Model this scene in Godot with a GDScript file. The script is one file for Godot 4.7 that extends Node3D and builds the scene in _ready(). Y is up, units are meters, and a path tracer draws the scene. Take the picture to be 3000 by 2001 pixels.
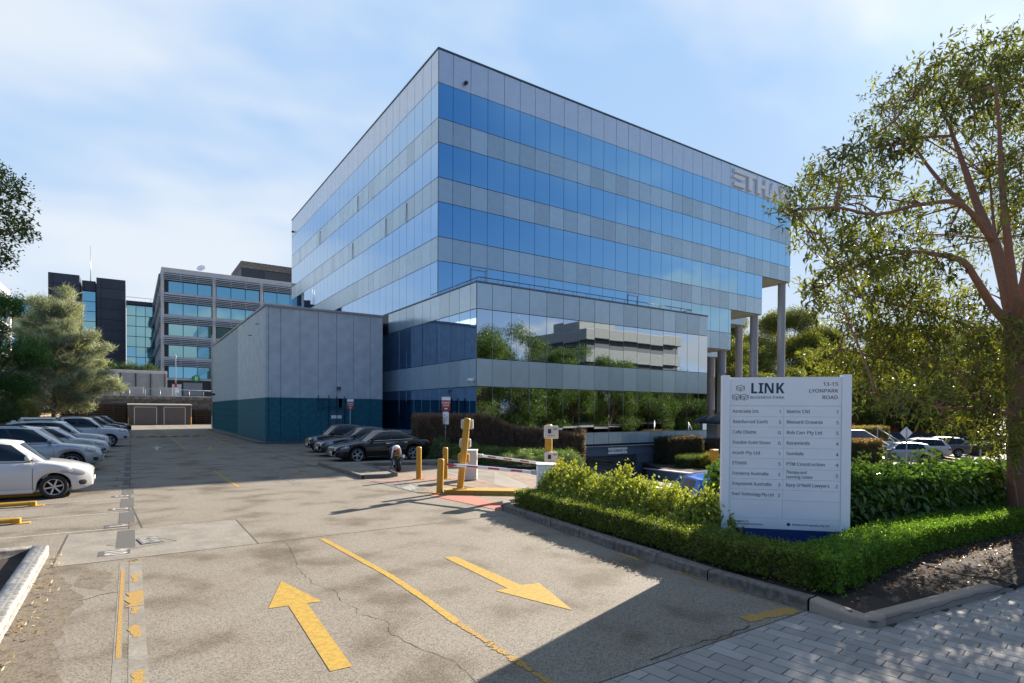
extends Node3D
# An office park entrance. x runs along the street front of the tower, -z runs up the lane ("v" in the helpers), metres.

const CAM_H := 2.325
const SUN_U := 0.955
const SUN_V := 0.295
const SUN_T := 0.488
const UC := 18.086      # tower corner
const VC := 36.665
const UP := 17.058      # podium corner
const VP := 29.4
const UA := 7.594       # annex corner
const VA := 41.53
const MOD := 1.4532

var rng := RandomNumberGenerator.new()
var M := {}
var taken := {}
var boxes := {}
var font: SystemFont
var font_bold: SystemFont

func _ready() -> void:
	rng.seed = 20240611
	set_camera()
	set_sky()
	set_sun()
	make_materials()
	build_ground()
	build_tower()
	build_podium()
	build_annex()
	build_background()
	build_reflected()
	build_cars()
	build_gate()
	build_plants()
	build_sign()
	build_trees()
	build_small()

# ---------------------------------------------------------------- camera, sky, sun
func set_camera() -> void:
	var yw := deg_to_rad(33.72)
	var pt := deg_to_rad(-0.7832)
	var rl := deg_to_rad(0.3334)
	var fw := V(sin(yw) * cos(pt), sin(pt), cos(yw) * cos(pt))
	var rt := V(cos(yw), 0, -sin(yw))
	var up := V(-sin(yw) * sin(pt), cos(pt), -cos(yw) * sin(pt))
	var rt2 := rt * cos(rl) + up * sin(rl)
	var up2 := up * cos(rl) - rt * sin(rl)
	var c := Camera3D.new()
	c.name = "camera"
	c.transform = Transform3D(Basis(rt2, up2, -fw), Vector3(0, CAM_H, 0))
	c.near = 0.1
	c.far = 3000.0
	c.projection = Camera3D.PROJECTION_FRUSTUM
	c.size = 0.1 * 2001.0 / 1671.15
	c.frustum_offset = Vector2(0, 0.1 * 226.3 / 1671.15)
	c.current = true
	add_child(c)

func set_sky() -> void:
	var w := 1024
	var h := 512
	var n1 := noise(11, 1.1, 5)
	var n2 := noise(12, 2.6, 5)
	var n3 := noise(13, 5.5, 4)
	var sun := Vector3(SUN_U, SUN_T, -SUN_V).normalized()
	var cumuli := [[129.5, 10.5, 5.5, 3.6], [126.0, 6.0, 5.0, 3.8], [152.0, 3.5, 5.0, 3.6], [142.0, 6.5, 6.0, 2.4], [100.0, 6.0, 9.0, 3.0], [176.0, 6.0, 12.0, 3.0], [-150.0, 7.0, 14.0, 4.0], [-110.0, 6.0, 12.0, 3.5]]
	var im := Image.create(w, h, false, Image.FORMAT_RGBF)
	for j in h:
		var el := (0.5 - (j + 0.5) / h) * PI
		for i in w:
			var az := (i + 0.5) / w * TAU      # 0 is -z, turning towards +x
			var d := Vector3(sin(az) * cos(el), sin(el), -cos(az) * cos(el))
			var y := maxf(d.y, 0.0)
			var t := pow(1.0 - y, 3.2)
			var sd := d.dot(sun)
			var glow := pow(maxf(0.0, sd), 8.0) * 0.04 + pow(maxf(0.0, sd), 90.0) * 0.25
			var away := smoothstep(0.30, -0.45, cos(az - 0.588) * cos(el) + 0.25 * y)   # the clear side, behind the camera
			var zen := Color(0.40, 0.65, 1.02).lerp(Color(0.04, 0.19, 0.50), away)
			var hor := Color(0.86, 0.95, 1.04).lerp(Color(0.42, 0.62, 0.95), away)
			var c := zen.lerp(hor, t)
			# thin high cloud, stretched in bands
			var q := Vector3(d.x, d.y * 2.2, d.z) / (0.32 + y)
			var f := n1.get_noise_3d(q.x * 0.55 + 3.0, q.y * 0.2, q.z * 0.9) * 0.6 + n2.get_noise_3d(q.x * 0.5, q.y, q.z) * 0.35 + n3.get_noise_3d(q.x * 0.6, q.y, q.z) * 0.12
			var veil := smoothstep(-0.16, 0.44, f + 0.15 * (1.0 - away) - 0.2 * away - 0.22 * smoothstep(0.35, 1.0, sin(az) * cos(el))) * (1.0 - 0.85 * away)
			veil = maxf(veil, smoothstep(0.36, 0.0, y) * 0.3)
			c = c.lerp(Color(0.93, 0.99, 1.06), veil * 0.82)
			c += Color(1.0, 0.96, 0.88) * glow
			# heaped cloud low in the sky behind the camera
			for k in cumuli:
				var da: float = wrapf(rad_to_deg(az) - k[0], -180.0, 180.0) / k[2]
				var de: float = (rad_to_deg(el) - k[1]) / k[3]
				if absf(da) < 1.6 and absf(de) < 1.6:
					var r: float = da * da + (de * de if de > 0.0 else de * de * 3.0)
					var puff: float = 1.05 - r + 0.9 * n2.get_noise_3d(d.x * 9.0, d.y * 13.0, d.z * 9.0) + 0.5 * n3.get_noise_3d(d.x * 14.0, d.y * 18.0, d.z * 14.0)
					c = c.lerp(Color(0.93, 0.93, 0.95) * (0.80 + 0.12 * de), smoothstep(0.1, 0.75, puff) * 0.92)
			if d.y < 0.0:
				c = hor.lerp(Color(0.20, 0.19, 0.17), smoothstep(0.0, -0.06, d.y))
			im.set_pixel(i, j, c)
	var m := PanoramaSkyMaterial.new()
	m.panorama = ImageTexture.create_from_image(im)
	m.energy_multiplier = 0.29
	var s := Sky.new()
	s.sky_material = m
	var e := Environment.new()
	e.background_mode = Environment.BG_SKY
	e.sky = s
	e.tonemap_mode = Environment.TONE_MAPPER_LINEAR
	e.tonemap_exposure = 3.2
	e.sdfgi_enabled = true
	e.ssao_enabled = true
	e.ssil_enabled = true
	var wnode := WorldEnvironment.new()
	wnode.name = "world"
	wnode.environment = e
	add_child(wnode)

func set_sun() -> void:
	var l := DirectionalLight3D.new()
	l.name = "sun"
	l.light_energy = 1.6
	l.light_color = Color(1.0, 0.95, 0.88)
	l.light_angular_distance = 0.5
	l.shadow_enabled = true
	var to := Vector3(SUN_U, SUN_T, -SUN_V).normalized()
	l.transform = Transform3D(Basis.looking_at(-to, Vector3.UP), Vector3(0, 60, 0))
	add_child(l)

# ---------------------------------------------------------------- helpers
func V(u: float, y: float, v: float) -> Vector3:
	return Vector3(u, y, -v)

func noise(s: int, freq: float, oct := 4) -> FastNoiseLite:
	var n := FastNoiseLite.new()
	n.seed = s
	n.noise_type = FastNoiseLite.TYPE_SIMPLEX_SMOOTH
	n.frequency = freq
	n.fractal_octaves = oct
	return n

func ground_y(u: float, v := 99.0) -> float: # the site falls to the right, more steeply before the ramp
	var dip := -0.57 * clampf((u - 9.5) / 3.0, 0.0, 1.0) * clampf((31.0 - u) / 18.5, 0.0, 1.0)
	return -1.4 * clampf((u - 10.0) / 21.0, 0.0, 1.0) + dip * clampf((20.0 - v) / 4.0, 0.0, 1.0)

func numbered(n: String) -> String:
	var k: int = taken.get(n, 0)
	taken[n] = k + 1
	return n if k == 0 else "%s_%03d" % [n, k]

func thing(called: String, label: String, category: String, at := Vector3.ZERO, turn := 0.0, group := "") -> Node3D:
	var o := Node3D.new()
	o.name = numbered(called)
	add_child(o)
	o.position = at
	o.rotation.y = turn
	tag(o, label, category, group)
	return o

func tag(o: Node, label: String, category := "", group := "", kind := "") -> void:
	if label: o.set_meta("label", label)
	if category: o.set_meta("category", category)
	if group: o.set_meta("group", group)
	if kind: o.set_meta("kind", kind)

func part(parent: Node, called: String, mesh: Mesh, m: Material, xf := Transform3D()) -> MeshInstance3D:
	var o := MeshInstance3D.new()
	o.name = numbered(called) if parent == self else called
	o.mesh = mesh
	o.material_override = m
	o.transform = xf
	parent.add_child(o, true)
	return o

func struct(called: String, mesh: Mesh, m: Material, xf := Transform3D(), parent: Node = self) -> MeshInstance3D:
	var o := part(parent, called, mesh, m, xf)
	if parent == self:
		o.set_meta("kind", "structure")
	return o

func at(p: Vector3, turn := 0.0) -> Transform3D:
	return Transform3D(Basis(Vector3.UP, turn), p)

# a box with chamfered edges, shared between alike boxes
func bbox(s: Vector3, b := 0.01) -> ArrayMesh:
	var key := "%.3f %.3f %.3f %.3f" % [s.x, s.y, s.z, b]
	if boxes.has(key):
		return boxes[key]
	var st := mb()
	box(st, Vector3.ZERO, s, b)
	boxes[key] = st.commit()
	return boxes[key]

func mb(smooth := false) -> SurfaceTool:
	var st := SurfaceTool.new()
	st.begin(Mesh.PRIMITIVE_TRIANGLES)
	st.set_smooth_group(0 if smooth else -1)
	return st

func done(st: SurfaceTool) -> ArrayMesh:
	st.generate_normals()
	return st.commit()

func tri(st: SurfaceTool, a: Vector3, b: Vector3, c: Vector3) -> void:
	st.add_vertex(a); st.add_vertex(b); st.add_vertex(c)

func quad(st: SurfaceTool, a: Vector3, b: Vector3, c: Vector3, d: Vector3) -> void:
	tri(st, a, b, c); tri(st, a, c, d)

# chamfered box with its own normals (works with any smooth group)
func box(st: SurfaceTool, c: Vector3, s: Vector3, b := 0.01, bs := Basis()) -> void:
	var h := s * 0.5
	b = minf(b, minf(h.x, minf(h.y, h.z)) * 0.6)
	var ax := [Vector3.RIGHT, Vector3.UP, Vector3.BACK]
	var P := func(sx, sy, sz, k): # corner point moved in along all axes but k
		var v := Vector3(sx * (h.x - (0.0 if k == 0 else b)), sy * (h.y - (0.0 if k == 1 else b)), sz * (h.z - (0.0 if k == 2 else b)))
		return c + bs * v
	for k in 3:
		for sg in [-1, 1]:
			var n: Vector3 = bs * (ax[k] * float(sg))
			var pts := []
			for e in [[-1, -1], [1, -1], [1, 1], [-1, 1]]:
				var s3 := [0, 0, 0]
				s3[k] = sg; s3[(k + 1) % 3] = e[0]; s3[(k + 2) % 3] = e[1]
				pts.append(P.call(s3[0], s3[1], s3[2], k))
			if sg > 0: pts.reverse()
			face(st, pts, n)
	if b <= 0.0: return
	for k in 3: # edges along axis k
		var i := (k + 1) % 3
		var j := (k + 2) % 3
		for si in [-1, 1]:
			for sj in [-1, 1]:
				var n2: Vector3 = bs * ((ax[i] * float(si) + ax[j] * float(sj)).normalized())
				var pts2 := []
				for e in [[-1, i], [1, i], [1, j], [-1, j]]:
					var s4 := [0, 0, 0]
					s4[k] = e[0]; s4[i] = si; s4[j] = sj
					pts2.append(P.call(s4[0], s4[1], s4[2], e[1]))
				if si * sj > 0: pts2.reverse()
				face(st, pts2, n2)

func face(st: SurfaceTool, pts: Array, n: Vector3) -> void:
	for k in range(1, pts.size() - 1):
		tri_n(st, pts[0], pts[k], pts[k + 1], n)

func tri_n(st: SurfaceTool, a: Vector3, b: Vector3, c: Vector3, n: Vector3) -> void: # wound to agree with n
	for q in ([a, b, c] if (c - a).cross(b - a).dot(n) > 0.0 else [a, c, b]):
		st.set_normal(n)
		st.add_vertex(q)

func tube(st: SurfaceTool, pts: Array, rad: Array, sides := 8, caps := true) -> void:
	var rings := []
	var prev := Vector3.ZERO
	for i in pts.size():
		var t: Vector3 = ((pts[mini(i + 1, pts.size() - 1)] as Vector3) - (pts[maxi(i - 1, 0)] as Vector3)).normalized()
		if prev == Vector3.ZERO:
			prev = Vector3.RIGHT if absf(t.x) < 0.8 else Vector3.UP
		var x := (prev - t * prev.dot(t)).normalized()
		prev = x
		var y := t.cross(x)
		var ring := []
		for k in sides:
			var a := TAU * k / sides
			ring.append((pts[i] as Vector3) + (x * cos(a) + y * sin(a)) * float(rad[mini(i, rad.size() - 1)]))
		rings.append(ring)
	for i in rings.size() - 1:
		for k in sides:
			var k2 := (k + 1) % sides
			quad(st, rings[i][k], rings[i][k2], rings[i + 1][k2], rings[i + 1][k])
	if caps:
		for e in [0, rings.size() - 1]:
			for k in range(1, sides - 1):
				if e == 0: tri(st, rings[e][0], rings[e][k + 1], rings[e][k])
				else: tri(st, rings[e][0], rings[e][k], rings[e][k + 1])

# revolve a profile of (radius, along) pairs round an axis through c
func lathe(st: SurfaceTool, c: Vector3, prof: Array, bs := Basis(), sides := 20) -> void:
	for i in prof.size() - 1:
		for k in sides:
			var a := TAU * k / sides
			var a2 := TAU * (k + 1) / sides
			var f := func(p, g): return c + bs * Vector3(p[0] * cos(g), p[1], p[0] * sin(g))
			quad(st, f.call(prof[i], a), f.call(prof[i], a2), f.call(prof[i + 1], a2), f.call(prof[i + 1], a))

# upright prism over a polygon of (u, v) points
func prism(st: SurfaceTool, poly: Array, y0: float, y1: float) -> void:
	var pv := PackedVector2Array()
	for p in poly: pv.append(p)
	if Geometry2D.is_polygon_clockwise(pv): pv.reverse()
	var id := Geometry2D.triangulate_polygon(pv)
	for k in range(0, id.size(), 3):
		var a := pv[id[k]]; var b := pv[id[k + 1]]; var c := pv[id[k + 2]]
		tri(st, V(a.x, y1, a.y), V(c.x, y1, c.y), V(b.x, y1, b.y))
		tri(st, V(a.x, y0, a.y), V(b.x, y0, b.y), V(c.x, y0, c.y))
	for k in pv.size():
		var a := pv[k]; var b := pv[(k + 1) % pv.size()]
		quad(st, V(a.x, y0, a.y), V(a.x, y1, a.y), V(b.x, y1, b.y), V(b.x, y0, b.y))

# thin flat sheet over a polygon of (u, v) points, for paint on the ground
func sheet(poly: Array, y: float, follow := false) -> ArrayMesh:
	var st := mb()
	var pv := PackedVector2Array()
	for p in poly: pv.append(p)
	var id := Geometry2D.triangulate_polygon(pv)
	for k in range(0, id.size(), 3):
		var q := []
		for j in 3:
			var a := pv[id[k + j]]
			q.append(V(a.x, y + (ground_y(a.x, a.y) if follow else 0.0), a.y))
		tri_n(st, q[0], q[1], q[2], Vector3.UP)
	return st.commit()

func rect(u0: float, u1: float, v0: float, v1: float) -> Array:
	return [Vector2(u0, v0), Vector2(u1, v0), Vector2(u1, v1), Vector2(u0, v1)]

func lettering(parent: Node, text: String, where: Vector3, height: float, turn: float, m: Material, align := HORIZONTAL_ALIGNMENT_LEFT, bold := false, squeeze := 1.0, deep := 0.004) -> MeshInstance3D:
	var t := TextMesh.new()
	t.text = text
	t.font = font_bold if bold else font
	t.font_size = 48
	t.pixel_size = height / 34.5
	t.depth = deep
	t.horizontal_alignment = align
	t.vertical_alignment = VERTICAL_ALIGNMENT_CENTER
	t.curve_step = 2.0
	return part(parent, "lettering", t, m, Transform3D(Basis(Vector3.UP, turn) * Basis.from_scale(Vector3(squeeze, 1, 1)), where))

# ---------------------------------------------------------------- materials
func mat(r: float, g: float, b: float, rough := 0.8, metal := 0.0, spec := 0.5) -> StandardMaterial3D:
	var m := StandardMaterial3D.new()
	m.albedo_color = Color(r, g, b).linear_to_srgb()
	m.roughness = rough
	m.metallic = metal
	m.metallic_specular = spec
	return m

func ntex(s: int, freq: float, lo: float, hi: float, oct := 4, kind := FastNoiseLite.TYPE_SIMPLEX_SMOOTH, size := 512, mid := -1.0) -> NoiseTexture2D:
	var n := noise(s, freq, oct)
	n.noise_type = kind
	if kind == FastNoiseLite.TYPE_CELLULAR:
		n.cellular_return_type = FastNoiseLite.RETURN_CELL_VALUE
		n.fractal_type = FastNoiseLite.FRACTAL_NONE
	var t := NoiseTexture2D.new()
	t.noise = n
	t.width = size
	t.height = size
	t.seamless = true
	var g := Gradient.new()
	g.set_color(0, Color(lo, lo, lo).linear_to_srgb())
	g.set_color(1, Color(hi, hi, hi).linear_to_srgb())
	if mid > 0.0:
		g.add_point(mid, Color((lo + hi) * 0.5, (lo + hi) * 0.5, (lo + hi) * 0.5).linear_to_srgb())
	t.color_ramp = g
	return t

func dirt(sd: int, freq: float, dark: Color, pale: Color, mid := 0.45) -> NoiseTexture2D: # broad stains that shift in hue
	var t := ntex(sd, freq, 0.0, 1.0, 7)
	var g := Gradient.new()
	g.set_color(0, dark.linear_to_srgb())
	g.set_color(1, pale.linear_to_srgb())
	g.add_point(mid, dark.lerp(pale, 0.72).linear_to_srgb())
	t.color_ramp = g
	return t

# fine grain over the first (world) mapping, broad patches over the second
func worn(m: StandardMaterial3D, fine: Texture2D, fine_size: float, broad: Texture2D = null, broad_size := 8.0, relief := 0.0) -> StandardMaterial3D:
	m.uv1_triplanar = true
	m.uv1_world_triplanar = true
	m.uv1_scale = Vector3.ONE / fine_size
	m.albedo_texture = fine
	if relief > 0.5:
		m.heightmap_enabled = true
		m.heightmap_texture = fine
		m.heightmap_scale = relief
	if broad:
		m.uv2_triplanar = true
		m.uv2_world_triplanar = true
		m.uv2_scale = Vector3.ONE / broad_size
		m.detail_enabled = true
		m.detail_albedo = broad
		m.detail_blend_mode = BaseMaterial3D.BLEND_MODE_MUL
		m.detail_uv_layer = BaseMaterial3D.DETAIL_UV_2
	return m

func leafmat(back: float, rough := 0.45) -> StandardMaterial3D:
	var m := mat(1, 1, 1, rough)
	m.vertex_color_use_as_albedo = true
	m.backlight_enabled = true
	m.backlight = Color(back, back, back * 0.5).linear_to_srgb()
	return m

func make_materials() -> void:
	font = SystemFont.new()
	font.font_names = PackedStringArray(["Droid Sans"])
	font_bold = SystemFont.new()
	font_bold.font_names = PackedStringArray(["Droid Sans"])
	font_bold.font_weight = 700
	var speck := ntex(1, 0.11, 0.55, 1.12, 2, FastNoiseLite.TYPE_SIMPLEX, 512)
	var grain := ntex(2, 0.045, 0.78, 1.05, 5)
	var cell := ntex(3, 0.19, 0.42, 1.36, 1, FastNoiseLite.TYPE_CELLULAR)
	var yard_dirt := dirt(52, 0.011, Color(0.36, 0.30, 0.22), Color(1.12, 1.1, 1.08))
	var stain := ntex(4, 0.012, 0.42, 1.12, 7)
	var faint := ntex(5, 0.012, 0.86, 1.04, 5)
	var patch := ntex(6, 0.018, 0.35, 1.1, 6)
	M.concrete = worn(mat(0.212, 0.190, 0.158, 0.9), cell, 1.1, yard_dirt, 9.0, 0.2)
	M.grime = worn(mat(0.155, 0.128, 0.094, 0.95), cell, 1.2, dirt(55, 0.02, Color(0.55, 0.5, 0.44), Color(1.2, 1.2, 1.2)), 2.0)
	M.slab = worn(mat(0.235, 0.215, 0.183, 0.9), ntex(50, 0.06, 0.66, 1.1, 5), 1.8, ntex(51, 0.014, 0.7, 1.08, 6), 4.0)
	M.yard = worn(mat(0.205, 0.19, 0.165, 0.92), cell, 1.1, yard_dirt, 8.0, 0.2)
	M.asphalt = worn(mat(0.22, 0.20, 0.17, 0.9), speck, 1.3, stain, 12.0)
	M.kerb = worn(mat(0.27, 0.25, 0.21, 0.9), speck, 0.6, patch, 2.4, 0.2)
	M.kerb_dark = worn(mat(0.26, 0.25, 0.235, 0.9), speck, 0.6, ntex(21, 0.02, 0.15, 1.15, 6), 1.3, 0.3)
	M.kerb_white = worn(mat(0.66, 0.64, 0.60, 0.85), grain, 0.5, ntex(22, 0.022, 0.10, 1.3, 6), 0.8, 0.15)
	M.kerb_tan = worn(mat(0.32, 0.255, 0.20, 0.85), grain, 0.8, faint, 2.0)
	M.mulch = worn(mat(0.058, 0.038, 0.027, 1.0), ntex(23, 0.09, 0.25, 1.3, 4), 0.9, stain, 3.0, 1.2)
	M.paver = []
	for k in 5:
		var t := 0.86 + 0.07 * k
		M.paver.append(worn(mat(0.30 * t, 0.285 * t, 0.27 * t, 0.82), speck, 0.4, faint, 4.0))
	M.joint = mat(0.05, 0.045, 0.04, 1.0)
	M.brick_paving = worn(mat(0.27, 0.215, 0.175, 0.9), herring(), 2.4, faint, 6.0, 0.3)
	M.red_paint = worn(mat(0.40, 0.135, 0.10, 0.85), grain, 1.2, faint, 3.0)
	M.yellow_paint = worn(mat(0.44, 0.275, 0.035, 0.75), ntex(53, 0.07, 0.62, 1.12, 5), 0.7, ntex(54, 0.03, 0.66, 1.1, 6), 1.4)
	M.yellow_worn = worn(mat(0.38, 0.235, 0.06, 0.85), ntex(24, 0.06, 0.45, 1.1, 5), 0.8)
	M.white_paint = worn(mat(0.46, 0.45, 0.43, 0.85), ntex(25, 0.06, 0.5, 1.1, 5), 0.9)
	M.black_paint = worn(mat(0.07, 0.068, 0.065, 0.9), ntex(26, 0.05, 0.4, 2.6, 5), 0.8)
	M.crack = mat(0.045, 0.04, 0.033, 1.0)
	M.glass = mat(0.28, 0.50, 0.68, 0.015, 1.0)
	M.glass_side = mat(0.29, 0.45, 0.64, 0.02, 1.0)
	M.glass_podium = mat(0.52, 0.60, 0.66, 0.015, 1.0)
	M.glass_teal = mat(0.26, 0.50, 0.56, 0.03, 1.0)
	M.spandrel = []
	for k in 4:
		var s := 0.90 + 0.06 * k
		var sp := worn(mat(0.46 * s, 0.58 * s, 0.65 * s, 0.24, 0.4), ntex(30, 0.01, 0.93, 1.03, 3), 5.0)
		M.spandrel.append(sp)
	M.fascia = worn(mat(0.60, 0.665, 0.75, 0.28, 0.4), ntex(31, 0.01, 0.94, 1.03, 3), 5.0)
	M.frame_dark = mat(0.03, 0.04, 0.05, 0.5)
	M.frame_grey = mat(0.14, 0.16, 0.19, 0.45, 0.4)
	M.coping = mat(0.07, 0.12, 0.15, 0.4, 0.3)
	M.soffit = worn(mat(0.62, 0.56, 0.45, 0.8), grain, 2.0)
	M.column = worn(mat(0.34, 0.32, 0.33, 0.5, 0.2), grain, 1.8)
	M.letter = mat(0.92, 0.92, 0.93, 0.5)
	M.rail = mat(0.10, 0.16, 0.2, 0.4, 0.5)
	M.annex_grey = worn(mat(0.68, 0.71, 0.72, 0.9), ntex(32, 0.05, 0.86, 1.05, 4), 1.4, ntex(33, 0.012, 0.80, 1.05, 5), 6.0, 0.3)
	M.annex_blue = worn(mat(0.02, 0.165, 0.215, 0.75), ntex(34, 0.05, 0.7, 1.15, 4), 1.2, ntex(35, 0.02, 0.6, 1.1, 6), 3.5, 0.3)
	M.annex_coping = mat(0.34, 0.35, 0.38, 0.6)
	M.door_blue = mat(0.05, 0.12, 0.17, 0.6)
	M.base_blue = worn(mat(0.12, 0.16, 0.22, 0.75), grain, 2.0, faint, 5.0)
	M.white = mat(0.92, 0.915, 0.90, 0.5)
	M.offwhite = worn(mat(0.66, 0.62, 0.55, 0.6), grain, 0.8)
	M.ink = mat(0.025, 0.028, 0.035, 0.7)
	M.navy = mat(0.008, 0.045, 0.165, 0.5)
	M.teal_ink = mat(0.01, 0.06, 0.085, 0.6)
	M.grey_line = mat(0.42, 0.43, 0.45, 0.7)
	M.sign_white = worn(mat(0.93, 0.92, 0.90, 0.45), ntex(36, 0.01, 0.95, 1.02, 4), 1.5)
	M.red_sign = mat(0.42, 0.035, 0.03, 0.6)
	M.red = mat(0.5, 0.03, 0.03, 0.5)
	M.yellow_metal = worn(mat(0.50, 0.265, 0.02, 0.5), ntex(37, 0.05, 0.82, 1.05, 4), 0.5)
	M.galv = mat(0.42, 0.44, 0.46, 0.4, 0.6)
	M.concrete_wall = worn(mat(0.30, 0.28, 0.255, 0.9), grain, 2.4, ntex(38, 0.016, 0.3, 1.1, 6), 7.0, 0.2)
	M.block_wall = worn(mat(0.24, 0.215, 0.19, 0.95), grain, 1.2, ntex(39, 0.016, 0.35, 1.1, 6), 6.0, 0.3)
	M.timber = worn(mat(0.10, 0.072, 0.052, 0.95), ntex(40, 0.05, 0.5, 1.15, 4), 1.0)
	M.timber_pale = worn(mat(0.30, 0.23, 0.155, 0.9), ntex(41, 0.05, 0.55, 1.1, 4), 1.0)
	M.soil = worn(mat(0.05, 0.037, 0.028, 1.0), grain, 1.0)
	M.shed = mat(0.125, 0.105, 0.105, 0.55, 0.1)
	M.shed_roof = mat(0.36, 0.33, 0.30, 0.5, 0.3)
	M.roller = mat(0.165, 0.135, 0.135, 0.5, 0.1)
	M.dark_clad = []
	for k in 3:
		var s2 := 0.92 + 0.08 * k
		M.dark_clad.append(worn(mat(0.072 * s2, 0.073 * s2, 0.088 * s2, 0.6, 0.1), faint, 6.0))
	M.pale_conc = worn(mat(0.68, 0.66, 0.64, 0.85), grain, 2.0, faint, 7.0)
	M.louvre = mat(0.60, 0.62, 0.66, 0.4, 0.3)
	M.render_grey = worn(mat(0.40, 0.41, 0.43, 0.85), grain, 2.0, faint, 6.0)
	M.green_sign = mat(0.02, 0.36, 0.10, 0.5)
	M.tyre = mat(0.018, 0.018, 0.018, 0.85)
	M.rim = mat(0.50, 0.50, 0.51, 0.3, 0.75)
	M.dark_plastic = mat(0.022, 0.022, 0.024, 0.6)
	M.car_glass = mat(0.008, 0.014, 0.018, 0.03, 0.0, 0.5)
	M.lamp_lens = mat(0.30, 0.31, 0.32, 0.08, 0.4)
	M.tail = mat(0.36, 0.012, 0.012, 0.15)
	M.plate = mat(0.72, 0.72, 0.68, 0.5)
	M.chrome = mat(0.7, 0.7, 0.72, 0.12, 1.0)
	M.bark = worn(mat(0.20, 0.12, 0.085, 0.95), ntex(42, 0.04, 0.45, 1.15, 5), 0.7, null, 1.0, 0.8)
	M.bark_red = worn(mat(0.30, 0.155, 0.10, 0.85), ntex(43, 0.03, 0.6, 1.12, 5), 0.8, null, 1.0, 0.4)
	M.bark_grey = worn(mat(0.22, 0.19, 0.16, 0.95), ntex(44, 0.04, 0.5, 1.1, 5), 0.8, null, 1.0, 0.5)
	M.leaf = leafmat(0.8)
	M.leaf_gloss = leafmat(0.55, 0.3)
	M.needle = leafmat(0.6, 0.7)
	M.twig = mat(0.09, 0.065, 0.045, 1.0)
	M.white_wall = worn(mat(0.34, 0.335, 0.32, 0.85), grain, 2.5, faint, 7.0)

# small clay pavers laid in basket pairs, too fine to tell apart
func herring() -> ImageTexture:
	var n := 384
	var im := Image.create(n, n, false, Image.FORMAT_RGB8)
	var r := RandomNumberGenerator.new()
	r.seed = 5
	im.fill(Color(0.62, 0.6, 0.58))
	for j in 24:
		for i in 12:
			var x := i * 32 + (16 if j % 2 else 0)
			var t := r.randf_range(0.82, 1.0)
			var c := Color(t, t * r.randf_range(0.94, 1.0), t * r.randf_range(0.9, 0.98))
			for part_x in [x, x - n]:
				im.fill_rect(Rect2i(part_x + 1, j * 16 + 1, 30, 14), c)
	return ImageTexture.create_from_image(im)

# ---------------------------------------------------------------- ground, lane, kerbs, paint
func strip(pts: Array, wid: float, y: float, jag := 0.0) -> ArrayMesh: # a thin ribbon along (u, v) points
	var st := mb()
	var L := []
	var R := []
	for i in pts.size():
		var t: Vector2 = ((pts[mini(i + 1, pts.size() - 1)] as Vector2) - (pts[maxi(i - 1, 0)] as Vector2)).normalized()
		var n := Vector2(-t.y, t.x) * wid * 0.5 * (1.0 + rng.randf_range(-jag, jag))
		L.append(pts[i] + n)
		R.append(pts[i] - n)
	for i in pts.size() - 1:
		var q := []
		for w in [L[i], R[i], R[i + 1], L[i + 1]]:
			q.append(V(w.x, y + ground_y(w.x, w.y), w.y))
		tri_n(st, q[0], q[1], q[2], Vector3.UP)
		tri_n(st, q[0], q[2], q[3], Vector3.UP)
	return st.commit()

# a kerb that follows (u, v) points, with a rounded upper edge
func kerb_run(pts: Array, wid: float, high: float, low := -0.2) -> ArrayMesh:
	var st := mb(true)
	var r := 0.03
	var prof := [Vector2(wid / 2, low), Vector2(wid / 2, high - r), Vector2(wid / 2 - r * 0.3, high - r * 0.3), Vector2(wid / 2 - r, high), Vector2(-wid / 2 + r, high), Vector2(-wid / 2 + r * 0.3, high - r * 0.3), Vector2(-wid / 2, high - r), Vector2(-wid / 2, low)]
	var rows := []
	for i in pts.size():
		var t: Vector2 = ((pts[mini(i + 1, pts.size() - 1)] as Vector2) - (pts[maxi(i - 1, 0)] as Vector2)).normalized()
		var n := Vector2(-t.y, t.x)
		var row := []
		for q in prof:
			var p: Vector2 = pts[i] + n * q.x
			row.append(V(p.x, q.y + ground_y(p.x, p.y), p.y))
		rows.append(row)
	for i in rows.size() - 1:
		for k in prof.size() - 1:
			quad(st, rows[i][k], rows[i + 1][k], rows[i + 1][k + 1], rows[i][k + 1])
	for e in [rows[0], rows[rows.size() - 1]]:
		for k in range(1, prof.size() - 1):
			tri(st, e[0], e[k], e[k + 1])
	return done(st)

func kerb_stones(called: String, pts: Array, wid: float, high: float, m: Material, each := 1.0) -> MeshInstance3D: # laid stone by stone with open joints
	var top: MeshInstance3D = null
	for i in pts.size() - 1:
		var a: Vector2 = pts[i]
		var b: Vector2 = pts[i + 1]
		var n := maxi(1, roundi(a.distance_to(b) / each))
		for k in n:
			var gap := 0.006 / a.distance_to(b)
			var p := a.lerp(b, float(k) / n + gap)
			var q := a.lerp(b, float(k + 1) / n - gap)
			var mesh := kerb_run([p, q], wid, high + rng.randf_range(-0.004, 0.004))
			if top == null:
				top = struct(called, mesh, m)
			else:
				part(top, "kerbstone", mesh, m)
	return top

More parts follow.
